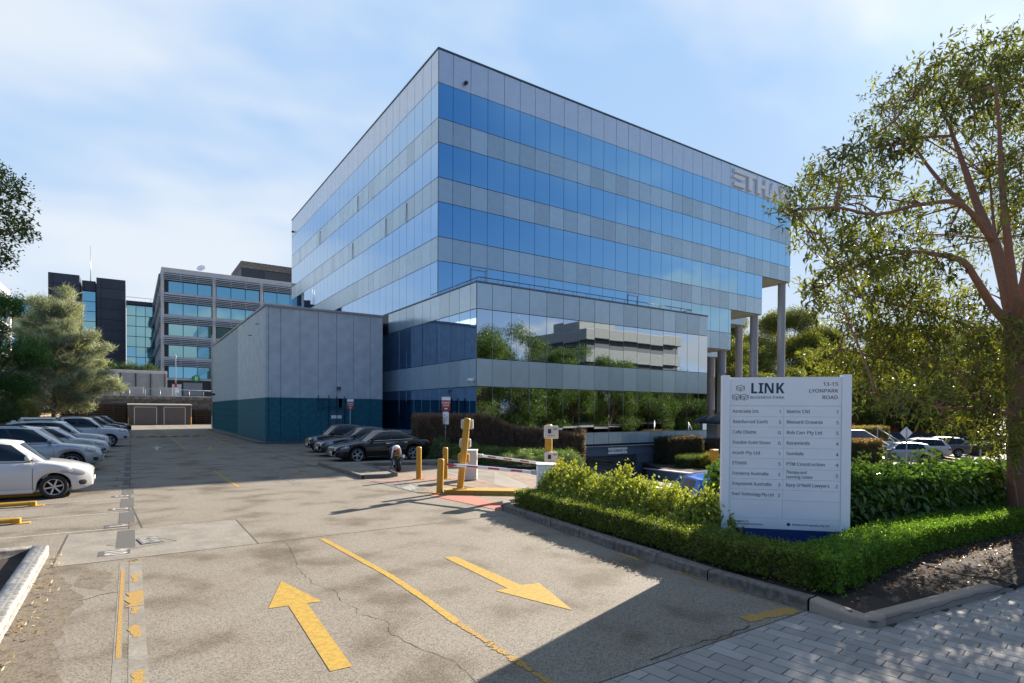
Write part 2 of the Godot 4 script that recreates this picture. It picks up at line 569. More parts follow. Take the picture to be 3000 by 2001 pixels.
func build_ground() -> void:
	var st := mb()
	var us := [-400.0, -60.0, 9.5, 10.0, 12.5, 17.0, 31.0, 33.0, 120.0, 600.0]
	var vs := [-400.0, -60.0, 16.0, 20.0, 29.4, 200.0, 600.0]
	for i in us.size() - 1:
		for j in vs.size() - 1:
			if us[i] >= 17.0 and us[i + 1] <= 33.0 and vs[j] >= 16.0 and vs[j + 1] <= 29.4:
				continue
			var u0: float = us[i]; var u1: float = us[i + 1]
			var v0: float = vs[j]; var v1: float = vs[j + 1]
			quad(st, V(u0, ground_y(u0, v0), v0), V(u0, ground_y(u0, v1), v1), V(u1, ground_y(u1, v1), v1), V(u1, ground_y(u1, v0), v0))
	struct("ground", done(st), M.asphalt)

	# concrete lane with its bays
	var lane := struct("driveway", sheet([Vector2(-13, 3.62), Vector2(6.55, 3.62), Vector2(6.7, 7), Vector2(7.2, 11.1), Vector2(6.75, 14.3), Vector2(6.45, 18.4), Vector2(6.5, 24.4), Vector2(9.99, 24.0), Vector2(9.99, 44), Vector2(7.5, 44), Vector2(8.4, 99.6), Vector2(-13, 99.6)], 0.004), M.concrete)
	part(lane, "parking_bay_slab", sheet([Vector2(9.99, 23.4), Vector2(9.99, 44), Vector2(18, 44), Vector2(18, 27), Vector2(13, 23.0)], 0.004, true), M.yard)
	part(lane, "smooth_slab", sheet(rect(-0.97, 1.82, 10.62, 13.22), 0.0055), M.slab)
	for j in [rect(-0.06, -0.035, 13.2, 98), rect(1.81, 1.835, 10.6, 13.2), rect(-0.985, -0.96, 10.6, 13.2), rect(-0.97, 6.95, 10.60, 10.622), rect(-0.97, 1.83, 13.21, 13.232), rect(-12, -0.05, 17.05, 17.07), rect(1.83, 6.6, 18.46, 18.48)]:
		part(lane, "joint", sheet(j, 0.0068), M.crack)
	part(lane, "joint", strip([Vector2(-0.05, 18.6), Vector2(-0.04, 17.1), Vector2(0.17, 13.22)], 0.03, 0.0072), M.crack)
	part(lane, "joint", strip([Vector2(6.35, 36), Vector2(6.2, 22.9)], 0.05, 0.0072), M.crack)
	# cracks
	var c1 := [Vector2(2.24, 10.55), Vector2(2.24, 10.27), Vector2(2.14, 9.37), Vector2(2.03, 8.78), Vector2(2.01, 8.11), Vector2(2.02, 7.73), Vector2(2.17, 7.24), Vector2(2.12, 6.92), Vector2(2.18, 6.48), Vector2(2.13, 6.34), Vector2(2.35, 5.95), Vector2(2.24, 5.61), Vector2(2.29, 5.23), Vector2(2.5, 4.6), Vector2(2.42, 4.1), Vector2(2.6, 3.64)]
	part(lane, "crack", strip(rough(c1, 6, 0.022), 0.0055, 0.0076, 0.6), M.crack)
	part(lane, "crack", strip(rough([Vector2(-0.55, 8.6), Vector2(-0.2, 8.75), Vector2(-0.05, 8.7)], 5, 0.03), 0.012, 0.0076, 0.7), M.crack)
	part(lane, "crack", strip(rough([Vector2(4.0, 3.66), Vector2(4.6, 3.72), Vector2(5.0, 3.66), Vector2(5.6, 3.7)], 6, 0.03), 0.014, 0.0076, 0.7), M.crack)
	part(lane, "crack", strip(rough([Vector2(-2.4, 9.5), Vector2(-1.4, 9.2)], 6, 0.05), 0.01, 0.0076, 0.7), M.crack)
	# mud washed out of the left bed
	part(lane, "mud_stain", sheet(rough([Vector2(-1.06, 4.2), Vector2(-0.5, 4.1), Vector2(-0.42, 5.6), Vector2(-0.62, 7.2), Vector2(-0.5, 8.6), Vector2(-0.75, 9.8), Vector2(-1.06, 10.5)], 7, 0.05), 0.0052), M.grime)
	part(lane, "mud_stain", sheet(rough([Vector2(-0.3, 8.9), Vector2(-0.22, 9.8), Vector2(-0.55, 10.3), Vector2(-0.62, 9.3)], 7, 0.05), 0.0053), M.grime)
	# cut diamond round the service cover
	part(lane, "cover_joint", strip([Vector2(-0.36, 11.85), Vector2(0.22, 12.32), Vector2(0.66, 11.6), Vector2(0.05, 11.36), Vector2(-0.36, 11.85)], 0.014, 0.0078, 0.3), M.crack)
	var cov := part(lane, "service_cover", bbox(Vector3(0.34, 0.02, 0.5), 0.008), M.kerb_dark, at(V(0.27, 0.008, 11.85), 0.15))
	for k in 6:
		part(cov, "cover_slot", bbox(Vector3(0.10, 0.01, 0.03), 0.004), M.grey_line, at(Vector3(-0.08 + 0.16 * (k % 2), 0.008, -0.16 + 0.15 * (k / 2))))
	# yellow paint
	var y := 0.0085
	part(lane, "painted_arrow", sheet([Vector2(1.46, 5.07), Vector2(1.655, 5.06), Vector2(1.745, 7.02), Vector2(1.915, 6.98), Vector2(1.68, 8.12), Vector2(1.32, 7.07), Vector2(1.54, 7.04)], y), M.yellow_paint)
	part(lane, "painted_arrow", sheet([Vector2(4.10, 8.04), Vector2(4.28, 8.02), Vector2(4.31, 6.22), Vector2(4.57, 6.16), Vector2(4.27, 5.10), Vector2(3.90, 6.2), Vector2(4.08, 6.2)], y), M.yellow_paint)
	var cl := [Vector2(2.85, 10.39), Vector2(2.93, 9.0), Vector2(3.01, 7.6), Vector2(3.0, 6.4), Vector2(2.96, 5.5)]
	part(lane, "painted_line", strip(rough(cl, 24, 0.003), 0.1, y, 0.1), M.yellow_paint)
	for sgm in [[5.5, 4.86], [4.84, 4.5], [4.47, 4.1], [4.06, 3.7]]:
		part(lane, "painted_line", strip(rough([Vector2(2.96, sgm[0]), Vector2(2.97, sgm[1])], 26, 0.006), 0.07, y, 0.55), M.yellow_worn)
	for w in [[6.6, 5.55, 5.1, 0.07], [6.58, 5.0, 4.95, 0.05], [6.6, 4.9, 4.5, 0.08], [6.63, 6.75, 6.3, 0.09]]:
		part(lane, "painted_line", strip(rough([Vector2(w[0], w[1]), Vector2(w[0] - 0.02, w[2])], 5, 0.02), w[3], y, 0.6), M.yellow_worn)
	part(lane, "painted_line", strip(rough([Vector2(5.7, 3.83), Vector2(6.5, 3.7)], 9, 0.014), 0.17, y, 0.35), M.yellow_worn)
	part(lane, "painted_line", strip(rough([Vector2(6.62, 4.3), Vector2(6.6, 3.9)], 5, 0.02), 0.1, y, 0.6), M.yellow_worn)
	for w2 in [[10.44, 10.40, 0.14], [9.55, 9.1, 0.09], [8.65, 8.0, 0.13], [7.3, 6.9, 0.09], [6.0, 5.7, 0.07], [7.95, 7.7, 0.05]]:
		part(lane, "painted_line", strip(rough([Vector2(0.04, w2[0]), Vector2(0.03, w2[1])], 6, 0.022), w2[2], y, 0.6), M.yellow_worn)
	for gs in [[-0.15, -0.08], [-0.03, 0.12]]: # ghosts of ground-off lines, paler than the slab
		part(lane, "ground_off_line", sheet(rect(gs[0], gs[1], 4.2, 10.4), 0.006), M.slab)
	part(lane, "painted_line", sheet(rect(-0.13, -0.09, 6.4, 9.9), 0.0083), M.yellow_worn)
	for far in [[Vector2(2.74, 66), Vector2(2.61, 37.6), 0.1], [Vector2(5.74, 67), Vector2(5.25, 36.6), 0.12], [Vector2(2.57, 24.1), Vector2(2.66, 18.6), 0.1], [Vector2(5.15, 23.2), Vector2(5.2, 20.4), 0.08]]:
		part(lane, "painted_line", strip(rough([far[0], far[1]], 8, 0.006), far[2], y, 0.1), M.yellow_worn)
	part(lane, "painted_arrow", sheet([Vector2(1.12, 38.0), Vector2(1.28, 38.0), Vector2(1.32, 40.1), Vector2(1.53, 40.0), Vector2(1.31, 41.5), Vector2(1.03, 40.2), Vector2(1.2, 40.1)], y), M.white_paint)
	part(lane, "painted_arrow", sheet([Vector2(4.0, 40.3), Vector2(4.15, 40.3), Vector2(4.0, 38.3), Vector2(4.25, 38.2), Vector2(3.7, 36.6), Vector2(3.6, 38.3), Vector2(3.85, 38.3)], y), M.yellow_worn)
	part(lane, "drain_grate", sheet([Vector2(4.2, 23.7), Vector2(4.4, 23.6), Vector2(4.42, 18.5), Vector2(4.22, 18.5)], 0.007), M.kerb_dark)
	part(lane, "drain_bar", strip([Vector2(4.31, 23.6), Vector2(4.32, 18.5)], 0.06, 0.0085), M.slab)
	var bump := part(lane, "speed_hump", bbox(Vector3(5.4, 0.07, 0.3), 0.03), M.dark_plastic, at(V(2.6, 0.02, 55.5)))
	for k in 7:
		part(bump, "hump_block", bbox(Vector3(0.36, 0.072, 0.302), 0.03), M.yellow_paint, at(Vector3(-2.4 + 0.8 * k, 0.002, 0)))
	# bay lines, bay numbers and blacked-out patches
	for bv in [13.42, 15.45, 17.76, 20.39, 22.62, 24.98, 27.61, 30.36, 33.04, 35.9, 39.1, 44.1]:
		part(lane, "bay_line", sheet(rect(-6.5, -0.06, bv - 0.02, bv + 0.025), 0.0081), M.white_paint)
	var pat := [[10.98, 11.35, "10"], [13.5, 13.85, "1"], [15.85, 16.1, "2"], [18.15, 18.45, "3"], [20.5, 20.8, "4"], [22.9, 23.2, "5"], [25.2, 25.6, "6"], [27.9, 28.3, "7"], [30.6, 31.0, "8"], [33.3, 33.8, "9"]]
	for k in pat.size():
		var p = pat[k]
		part(lane, "number_patch", sheet([Vector2(-0.44, p[0]), Vector2(-0.02, p[0]), Vector2(-0.02, p[1] - 0.03), Vector2(-0.44, p[1])], 0.0095), M.black_paint)
		var tm := lettering(lane, p[2], V(-0.22, 0.011, (p[0] + p[1]) * 0.5), 0.3, 0.0, M.white_paint, HORIZONTAL_ALIGNMENT_CENTER, true, 0.7, 0.002)
		tm.name = "bay_number"
		tm.transform.basis = Basis(Vector3.UP, -PI / 2) * Basis(Vector3.RIGHT, -PI / 2) * Basis.from_scale(Vector3(0.9, 1.0, 1))
		part(lane, "blacked_out_patch", sheet(rect(-0.22, 0.05 if k < 4 else -0.07, p[1] + 0.12, p[1] + 1.75), 0.0079), M.black_paint)

	# left garden kerb and bed
	kerb_stones("kerb", [Vector2(-1.2, 5.0), Vector2(-1.19, 8.0), Vector2(-1.2, 11.55)], 0.22, 0.17, M.kerb_white, 1.2)
	struct("garden_bed", prism_mesh([Vector2(-1.31, 3.7), Vector2(-1.31, 11.45), Vector2(-14, 11.6), Vector2(-14, 3.7)], -0.1, 0.03), M.mulch)
	kerb_stones("kerb", [Vector2(-1.31, 11.6), Vector2(-8, 11.75)], 0.2, 0.16, M.kerb_dark, 1.2)
	# right garden kerb: dark stones along the lane, tan stones round the street corner
	kerb_stones("kerb", [Vector2(7.55, 11.55), Vector2(7.28, 11.1), Vector2(7.05, 9.0), Vector2(6.86, 7.0), Vector2(6.69, 5.0), Vector2(6.68, 3.6)], 0.2, 0.15, M.kerb_dark, 1.1)
	var tan := struct("kerb", drop_kerb(), M.kerb_tan)
	part(tan, "kerbstone", kerb_run([Vector2(6.86, 2.965), Vector2(8.0, 2.83), Vector2(9.2, 2.69)], 0.17, 0.12), M.kerb_tan)
	part(tan, "kerbstone", kerb_run([Vector2(9.215, 2.69), Vector2(11.6, 2.40)], 0.17, 0.12), M.kerb_tan)
	part(tan, "kerbstone", kerb_run([Vector2(11.615, 2.40), Vector2(14.0, 2.1)], 0.17, 0.16), M.kerb_tan)
	part(tan, "kerbstone", kerb_run([Vector2(14.015, 2.1), Vector2(30.0, 0.2)], 0.17, 0.3), M.kerb_tan)
	struct("garden_bed", bumpy([Vector2(6.62, 2.9), Vector2(9.6, 2.55)], [Vector2(7.3, 11.4), Vector2(9.4, 10.4)], 0.1), M.mulch)
	struct("garden_bed", bumpy([Vector2(9.6, 2.55), Vector2(30, 0.2)], [Vector2(9.6, 6.9), Vector2(26, 6.3)], 0.1), M.mulch)
	struct("kerb", prism_mesh([Vector2(9.4, 10.5), Vector2(9.5, 10.5), Vector2(9.75, 7.0), Vector2(26, 6.4), Vector2(26, 6.3), Vector2(9.6, 6.85)], -1.4, 0.12), M.concrete_wall)
	# footpath of grey stone pavers
	var path := struct("footpath", sheet([Vector2(-60, -2.0), Vector2(60, -8.0), Vector2(60, -2.0), Vector2(6.75, 2.95), Vector2(6.6, 3.61), Vector2(-60, 3.61)], 0.006), M.joint)
	var pl := 0.36
	var pw := 0.17
	var stone := bbox(Vector3(pl - 0.007, 0.05, pw - 0.007), 0.004)
	var half_stone := bbox(Vector3(pl * 0.5 - 0.007, 0.05, pw - 0.007), 0.004)
	var turn := -PI / 2 + 0.16
	var dl := Vector2(cos(turn), sin(turn))
	var dw := Vector2(-dl.y, dl.x)
	for r in range(-60, 60):
		for k in range(-12, 24):
			var c: Vector2 = Vector2(6.0, 2.2) + dl * (pl * (k + [0.0, 0.5, 0.2, 0.72][posmod(r, 4)])) + dw * (pw * r)
			if c.y > 3.85 or c.y < 3.05 - (c.x - 3.28) * 0.63 or c.x > 11.4: continue
			if c.x > 6.5 and c.y > 3.02 - (c.x - 6.6) * 0.118: continue
			var m: Material = M.paver[rng.randi() % 5]
			if c.y < 3.36:
				part(path, "paver", stone, m, at(V(c.x, -0.016 + rng.randf_range(-0.001, 0.001), c.y), turn))
				continue
			var q := PackedVector2Array() # cut to the edge of the lane
			for e in [[-1, -1], [1, -1], [1, 1], [-1, 1]]:
				q.append(c + dl * (pl * 0.5 - 0.0035) * float(e[0]) + dw * (pw * 0.5 - 0.0035) * float(e[1]))
			for cut in Geometry2D.intersect_polygons(q, PackedVector2Array([Vector2(0, 0), Vector2(20, 0), Vector2(20, 3.595), Vector2(0, 3.595)])):
				part(path, "paver", prism_mesh(Array(cut), -0.041, 0.009), m)
	part(path, "paver_field", sheet([Vector2(-60, -2.0), Vector2(60, -8.0), Vector2(60, -2.2), Vector2(11.5, 2.3), Vector2(11.3, -1.0), Vector2(9.6, -1.05), Vector2(2.4, 3.45), Vector2(2.4, 3.58), Vector2(-60, 3.58)], 0.0075), M.paver[2])
	struct("street", sheet([Vector2(-300, -16), Vector2(300, -40), Vector2(300, -30), Vector2(60, -8.2), Vector2(-60, -2.2), Vector2(-300, -2.2)], 0.012), M.asphalt)

	# paved forecourt of the boom gate
	var yard := struct("gate_paving", sheet([Vector2(7.2, 11.1), Vector2(9.5, 10.0), Vector2(9.5, 24.0), Vector2(6.5, 24.4), Vector2(6.45, 18.4), Vector2(6.75, 14.3)], 0.008), M.brick_paving)
	for pc in [[9.5, 10.0, 10.5, 16.0], [9.5, 10.0, 16.0, 20.0], [9.5, 10.0, 20.0, 24.0], [10.0, 12.5, 7.0, 16.0], [12.5, 17.0, 6.5, 16.0], [17.0, 31.0, 6.5, 15.98], [10.0, 12.5, 16.0, 20.0], [12.5, 16.95, 16.0, 20.0], [10.0, 12.5, 20.0, 23.5]]:
		part(yard, "paving", sheet(rect(pc[0], pc[1], pc[2], pc[3]), 0.008, true), M.brick_paving)
	part(yard, "painted_strip", sheet([Vector2(6.74, 14.28), Vector2(7.74, 13.68), Vector2(7.54, 11.43), Vector2(7.12, 11.2)], 0.0122), M.red_paint)
	part(yard, "painted_strip", strip([Vector2(9.55, 16.7), Vector2(9.6, 15.5), Vector2(9.62, 14.3)], 0.55, 0.0122), M.red_paint)
	part(yard, "painted_strip", sheet([Vector2(6.6, 18.1), Vector2(9.5, 17.2), Vector2(9.5, 17.0), Vector2(6.7, 17.75)], 0.0122), M.red_paint)
	part(yard, "asphalt_patch", sheet([Vector2(6.5, 17.97), Vector2(7.47, 17.5), Vector2(7.13, 14.5), Vector2(6.68, 14.7)], 0.0126), M.kerb_dark)
	for k in 5:
		part(yard, "worn_lettering", strip(rough([Vector2(6.72 + 0.1 * k, 15.3 + 0.1 * k), Vector2(6.78 + 0.1 * k, 16.1 + 0.08 * k)], 5, 0.01), 0.045, 0.015, 0.4), M.white_paint)
	part(yard, "painted_line", strip([Vector2(9.9, 19.6), Vector2(9.8, 14.9)], 0.06, 0.0124), M.white_paint)
	part(yard, "painted_line", strip(rough([Vector2(7.6, 15.2), Vector2(8.9, 14.6)], 6, 0.01), 0.1, 0.0124, 0.3), M.white_paint)
	# kerbed island beside the motorcycle
	kerb_stones("kerb", [Vector2(6.55, 24.3), Vector2(6.52, 18.75), Vector2(7.3, 18.6), Vector2(7.72, 18.9), Vector2(7.86, 19.8), Vector2(7.95, 22.95), Vector2(9.5, 22.7), Vector2(12.4, 21.9)], 0.16, 0.14, M.kerb, 1.3)
	struct("island", prism_mesh([Vector2(6.6, 24.2), Vector2(6.58, 18.8), Vector2(7.3, 18.68), Vector2(7.65, 18.95), Vector2(7.8, 19.8), Vector2(7.88, 23.0), Vector2(9.5, 22.78), Vector2(12.4, 21.98), Vector2(12.8, 23.2), Vector2(9, 24.0)], -0.3, 0.11), M.yard)
	# yellow edged island under the card reader post
	var isl := struct("kerb", prism_mesh([Vector2(7.17, 14.1), Vector2(9.0, 12.72), Vector2(9.35, 13.2), Vector2(7.5, 14.55)], -0.1, 0.13), M.yellow_paint)
	part(isl, "kerbstone", prism_mesh([Vector2(6.7, 14.75), Vector2(7.1, 14.4), Vector2(7.14, 14.5), Vector2(6.75, 14.85)], 0.0, 0.03), M.yellow_paint)
	# ramp down to the basement: floor, flanking beds and walls
	var rs := mb()
	quad(rs, V(18.4, ground_y(18.4, 16), 16), V(25.2, -2.53, 29.4), V(31.2, -2.53, 29.4), V(22.8, ground_y(22.8, 16), 16))
	struct("ramp", done(rs), M.yard)
	var lb := mb()
	quad(lb, V(17, -0.6, 16), V(17, -0.5, 29.4), V(25.2, -1.95, 29.4), V(18.4, -0.9, 16))
	struct("garden_bed", done(lb), M.mulch)
	struct("garden_bed", prism_mesh([Vector2(22.8, 16), Vector2(33, 16), Vector2(33, 29.4), Vector2(31.2, 29.4)], -3.0, -1.38), M.mulch)
	for w in [[V(18.0, -0.85, 15.9), V(25.3, -1.85, 29.3), "left of the ramp, seen over the yellow shrubs"], [V(24.9, -1.0, 20.0), V(31.3, -1.85, 29.3), "right of the ramp, below the clipped hedges"]]:
		var a: Vector3 = w[0]
		var b: Vector3 = w[1]
		var t := thing("ramp_wall", "low blue grey retaining wall with white coping " + w[2], "wall", a)
		var d := b - a
		var n := Vector3(-d.z, 0, d.x).normalized() * 0.1
		var ws := mb()
		var wc := mb()
		var dn := Vector3(0, -1.6, 0)
		for sd in [1, -1]:
			quad(ws, n * sd, n * sd + d, n * sd + d + dn, n * sd + dn)
		quad(ws, n, -n, -n + dn, n + dn)
		var up := Vector3(0, 0.07, 0)
		var m := n * 1.35
		quad(wc, m + up, m + d + up, -m + d + up, -m + up)
		for sd in [1, -1]:
			quad(wc, m * sd, m * sd + d, m * sd + d + up, m * sd + up)
		quad(wc, m, -m, -m + up, m + up)
		part(t, "wall", done(ws), M.base_blue)
		part(t, "coping", done(wc), M.white)

func prism_mesh(poly: Array, y0: float, y1: float) -> ArrayMesh:
	var st := mb()
	prism(st, poly, y0, y1)
	return done(st)

func drop_kerb() -> ArrayMesh: # the stone that slopes down to the path at the corner
	var st := mb(true)
	var pts := [[Vector2(6.68, 3.58), 0.15, 0.2], [Vector2(6.68, 3.42), 0.13, 0.21], [Vector2(6.67, 3.15), 0.11, 0.22], [Vector2(6.69, 3.03), 0.10, 0.22], [Vector2(6.76, 2.975), 0.11, 0.2], [Vector2(6.86, 2.965), 0.12, 0.17]]
	var rows := []
	for i in pts.size():
		var t: Vector2 = ((pts[mini(i + 1, pts.size() - 1)][0] as Vector2) - (pts[maxi(i - 1, 0)][0] as Vector2)).normalized()
		var n := Vector2(-t.y, t.x)
		var w: float = pts[i][2]
		var row := []
		for q in [[0.5, -0.1], [0.5, pts[i][1] - 0.03], [0.4, pts[i][1]], [-0.4, pts[i][1]], [-0.5, pts[i][1] - 0.03], [-0.5, -0.1]]:
			var p: Vector2 = pts[i][0] + n * (w * float(q[0]))
			row.append(V(p.x, q[1], p.y))
		rows.append(row)
	for i in rows.size() - 1:
		for k in 5:
			quad(st, rows[i][k], rows[i + 1][k], rows[i + 1][k + 1], rows[i][k + 1])
	return done(st)

func bumpy(a: Array, b: Array, y: float) -> ArrayMesh: # uneven soil between two (u, v) lines
	var st := mb(true)
	var n := noise(77, 1.6, 4)
	var nu := 60
	var nv := 30
	var P := func(i, j):
		var p: Vector2 = (a[0] as Vector2).lerp(a[1], pow(float(i) / nu, 1.6)).lerp((b[0] as Vector2).lerp(b[1], pow(float(i) / nu, 1.6)), float(j) / nv)
		return V(p.x, y + n.get_noise_2d(p.x, p.y) * 0.05 - (0.03 if j == 0 or i == 0 else 0.0), p.y)
	for i in nu:
		for j in nv:
			quad(st, P.call(i, j), P.call(i, j + 1), P.call(i + 1, j + 1), P.call(i + 1, j))
	return done(st)

func rough(pts: Array, per: int, amp: float) -> Array: # resample a path and shake it
	var out := []
	for i in pts.size() - 1:
		for k in per:
			out.append((pts[i] as Vector2).lerp(pts[i + 1], float(k) / per) + Vector2(rng.randf_range(-amp, amp), rng.randf_range(-amp, amp)))
	out.append(pts[pts.size() - 1])
	return out

# ---------------------------------------------------------------- curtain walls
# one face of a curtain wall: columns from s0 along dir, rows as [y bottom, y top, "pane" or "spandrel" or "fascia"]
func curtain(o: Node3D, org: Vector3, dir: Vector3, out: Vector3, cols: Array, rows: Array, glass: Material, limit := {}) -> void:
	var turn := atan2(-dir.z, dir.x)
	var bs := Basis(Vector3.UP, turn)
	if (bs * Vector3.BACK).dot(out) < 0.0:
		bs = Basis(Vector3.UP, turn + PI)
	for r in rows.size():
		var row = rows[r]
		var c0: float = limit.get(r, [0.0, 1e9])[0]
		var c1: float = limit.get(r, [0.0, 1e9])[1]
		for c in cols.size() - 1:
			var a: float = cols[c]
			var b: float = cols[c + 1]
			if b <= c0 + 0.05 or a >= c1 - 0.05: continue
			b = minf(b, c1)
			var hgt: float = row[1] - row[0] - 0.035
			var size := Vector3(b - a - 0.028, hgt, 0.03)
			var p := org + dir * ((a + b) * 0.5) + Vector3(0, (row[0] + row[1]) * 0.5, 0) + out * 0.012
			var tilt := Basis()
			var m: Material = glass
			var called := "window_pane"
			if row[2] == "pane":
				tilt = Basis(Vector3.UP, rng.randfn(0.0, 0.0016)) * Basis(Vector3.RIGHT, rng.randfn(0.0, 0.0016))
			elif row[2] == "fascia":
				m = M.fascia; called = "fascia_panel"
				tilt = Basis(Vector3.UP, rng.randfn(0.0, 0.003)) * Basis(Vector3.RIGHT, rng.randfn(0.0, 0.002))
			else:
				m = M.spandrel[rng.randi() % 4]; called = "spandrel_panel"
				tilt = Basis(Vector3.UP, rng.randfn(0.0, 0.003)) * Basis(Vector3.RIGHT, rng.randfn(0.0, 0.002))
			part(o, called, bbox(size, 0.004), m, Transform3D(bs * tilt, p))

func cols_from(first: float, step: float, last: float) -> Array:
	var c := [0.0]
	var x := first
	while x < last - 0.05:
		c.append(x)
		x += step
	c.append(last)
	return c

func build_tower() -> void:
	var o := thing("office_tower", "tall blue mirror glass office block with grey bands and stepped overhanging right end", "building", V(UC, 0, VC))
	var H0 := 27.92
	var H1 := 25.465
	var g := 2.46
	var f := 4.176
	var W := 62.4 - UC
	var D := 80.85 - VC
	var e := 0.05
	# cores behind the cladding, one per storey pair so that the right end steps back
	var lv := [[H1 - 2 * f - 0.02, H0 - 0.05, W, 0.0], [H1 - 3 * f - 0.02, H1 - 2 * f - 0.02, 57.06 - UC, 0.0], [H1 - 4 * f - 0.02, H1 - 3 * f - 0.02, 51.6 - UC, 0.0], [-2.0, H1 - 4 * f - 0.02, 46.0 - UC, 0.0]]
	for l in lv:
		part(o, "structure_core", bbox(Vector3(l[2] - 2 * e, l[1] - l[0], D - 2 * e), 0.0), M.frame_dark, at(Vector3(l[2] / 2, (l[0] + l[1]) / 2, -D / 2)))
	var rows := [[H1, H0 - 0.14, "fascia"]]
	for k in 5:
		rows.append([H1 - k * f - g, H1 - k * f, "pane"])
		rows.append([H1 - (k + 1) * f, H1 - k * f - g, "spandrel"])
	var wk := 57.06 - UC
	var wj := 51.6 - UC
	var front := cols_from(19.233 - UC, MOD, W)
	var lim := {5: [0, wk], 6: [0, wk], 7: [0, wj], 8: [0, wj], 9: [0, 0.01], 10: [0, 0.01]}
	curtain(o, Vector3.ZERO, Vector3.RIGHT, Vector3.BACK, front, rows, M.glass, lim)
	var side := cols_from(37.78 - VC, MOD, D)
	var lim2 := {7: [0.0, 40.0], 8: [4.0, 40.0], 9: [8.0, 40.0], 10: [0, 0.01]}
	curtain(o, Vector3.ZERO, Vector3.FORWARD, Vector3.LEFT, side, rows, M.glass_side, lim2)
	# roof edge and corner trims
	var st := mb()
	box(st, Vector3(W / 2, H0 - 0.06, 0.02), Vector3(W + 0.1, 0.12, 0.1), 0.01)
	box(st, Vector3(-0.02, H0 - 0.06, -D / 2), Vector3(0.1, 0.12, D), 0.01)
	part(o, "roof_coping", st.commit(), M.coping)
	part(o, "corner_trim", bbox(Vector3(0.05, H0 - 6, 0.05), 0.01), M.frame_grey, at(Vector3(-0.005, H0 / 2 + 2.9, 0.005)))
	# right hand end faces and soffits of the steps
	for s in [[W, H1 - 2 * f, H0], [wk, H1 - 3 * f, H1 - 2 * f], [wj, H1 - 4 * f, H1 - 3 * f]]:
		part(o, "end_wall", bbox(Vector3(0.04, s[2] - s[1], D - 0.1), 0.0), M.spandrel[1], at(Vector3(s[0] - 0.02, (s[1] + s[2]) / 2, -D / 2)))
	for s in [[wk, W, H1 - 2 * f], [wj, wk, H1 - 3 * f], [46.0 - UC, wj, H1 - 4 * f]]:
		part(o, "soffit", bbox(Vector3(float(s[1]) - float(s[0]) - 0.06, 0.03, D - 0.16), 0.0), M.soffit, at(Vector3((s[0] + s[1]) / 2 - 0.0, float(s[2]) - 0.04, -D / 2)))
	# the storeys set back behind the front, one step further out
	for s in [[wk, W + 0.3, H1 - 3 * f, H1 - 2 * f - 0.08], [wj, wk + 0.3, H1 - 4 * f, H1 - 3 * f - 0.08]]:
		var cx: float = (s[0] + s[1]) / 2
		var ww: float = s[1] - s[0]
		part(o, "rear_storey", bbox(Vector3(ww, float(s[3]) - float(s[2]), 20.0), 0.0), M.frame_dark, at(Vector3(cx, (s[2] + s[3]) / 2, -5.9 - 10.0)))
		curtain(o, Vector3(s[0], 0, -5.85), Vector3.RIGHT, Vector3.BACK, [0.1, ww * 0.27, ww * 0.52, ww * 0.77, ww], [[float(s[3]) - g, s[3], "pane"], [s[2], float(s[3]) - g, "spandrel"]], M.glass)
		part(o, "soffit", bbox(Vector3(ww - 0.1, 0.03, 19.9), 0.0), M.soffit, at(Vector3(cx, float(s[2]) - 0.04, -15.9)))
	# round columns under the overhangs
	for c in [[62.0, 37.4, H1 - 2 * f], [56.75, 37.4, H1 - 3 * f], [51.2, 37.4, H1 - 4 * f], [62.2, 43.0, H1 - 3 * f], [56.9, 43.0, H1 - 4 * f], [62.0, 60, H1 - 3 * f], [56.9, 60, H1 - 4 * f]]:
		var cs := mb(true)
		var top: float = c[2] - 0.05
		lathe(cs, Vector3.ZERO, [[0.42, -2.0], [0.42, 2.6], [0.425, 2.61], [0.425, 2.64], [0.42, 2.65], [0.42, 6.4], [0.425, 6.41], [0.425, 6.44], [0.42, 6.45], [0.42, top]], Basis(), 24)
		part(o, "column", done(cs), M.column, at(V(c[0], 0, c[1]) - o.position))
	# doors onto the podium roof
	for dx in [20.686 - UC, 36.67 - UC]:
		var ds := mb()
		var yb := H1 - 3 * f - g
		for b in [[Vector3(-0.62, 0, 0), Vector3(0.07, 2.3, 0.07)], [Vector3(0.62, 0, 0), Vector3(0.12, 2.3, 0.07)], [Vector3(0, 1.1, 0), Vector3(1.3, 0.1, 0.07)]]:
			box(ds, b[0], b[1], 0.01)
		part(o, "door_frame", ds.commit(), M.spandrel[0], at(Vector3(dx + MOD * 0.5, yb + 1.15, 0.055)))
	# open awning lights on the long side
	for a in [[20, 1], [11, 1], [12, 2], [6, 2], [3, 2]]:
		var yb2: float = H1 - float(a[1]) * f
		part(o, "window_stay", bbox(Vector3(0.03, 1.5, 0.05), 0.005), M.frame_dark, Transform3D(Basis(Vector3.BACK, -0.03), Vector3(-0.08, yb2 + 0.75, -(37.78 - VC) - MOD * float(a[0]))))
	part(o, "security_camera", bbox(Vector3(0.25, 0.22, 0.3), 0.05), M.frame_dark, at(Vector3(2.1, H1 + 0.55, 0.18)))
	part(o, "security_camera", bbox(Vector3(0.3, 0.22, 0.25), 0.05), M.frame_dark, at(Vector3(-0.18, H1 + 0.5, -D + 1.3)))
	# raised letters on the parapet, read from the street
	var sg := thing("building_lettering", "raised pale grey letters spelling ETHAN on the tower parapet", "sign", V(0, 0, VC - 0.03))
	var y0 := 25.72
	var hh := 1.75
	var z := 0.1
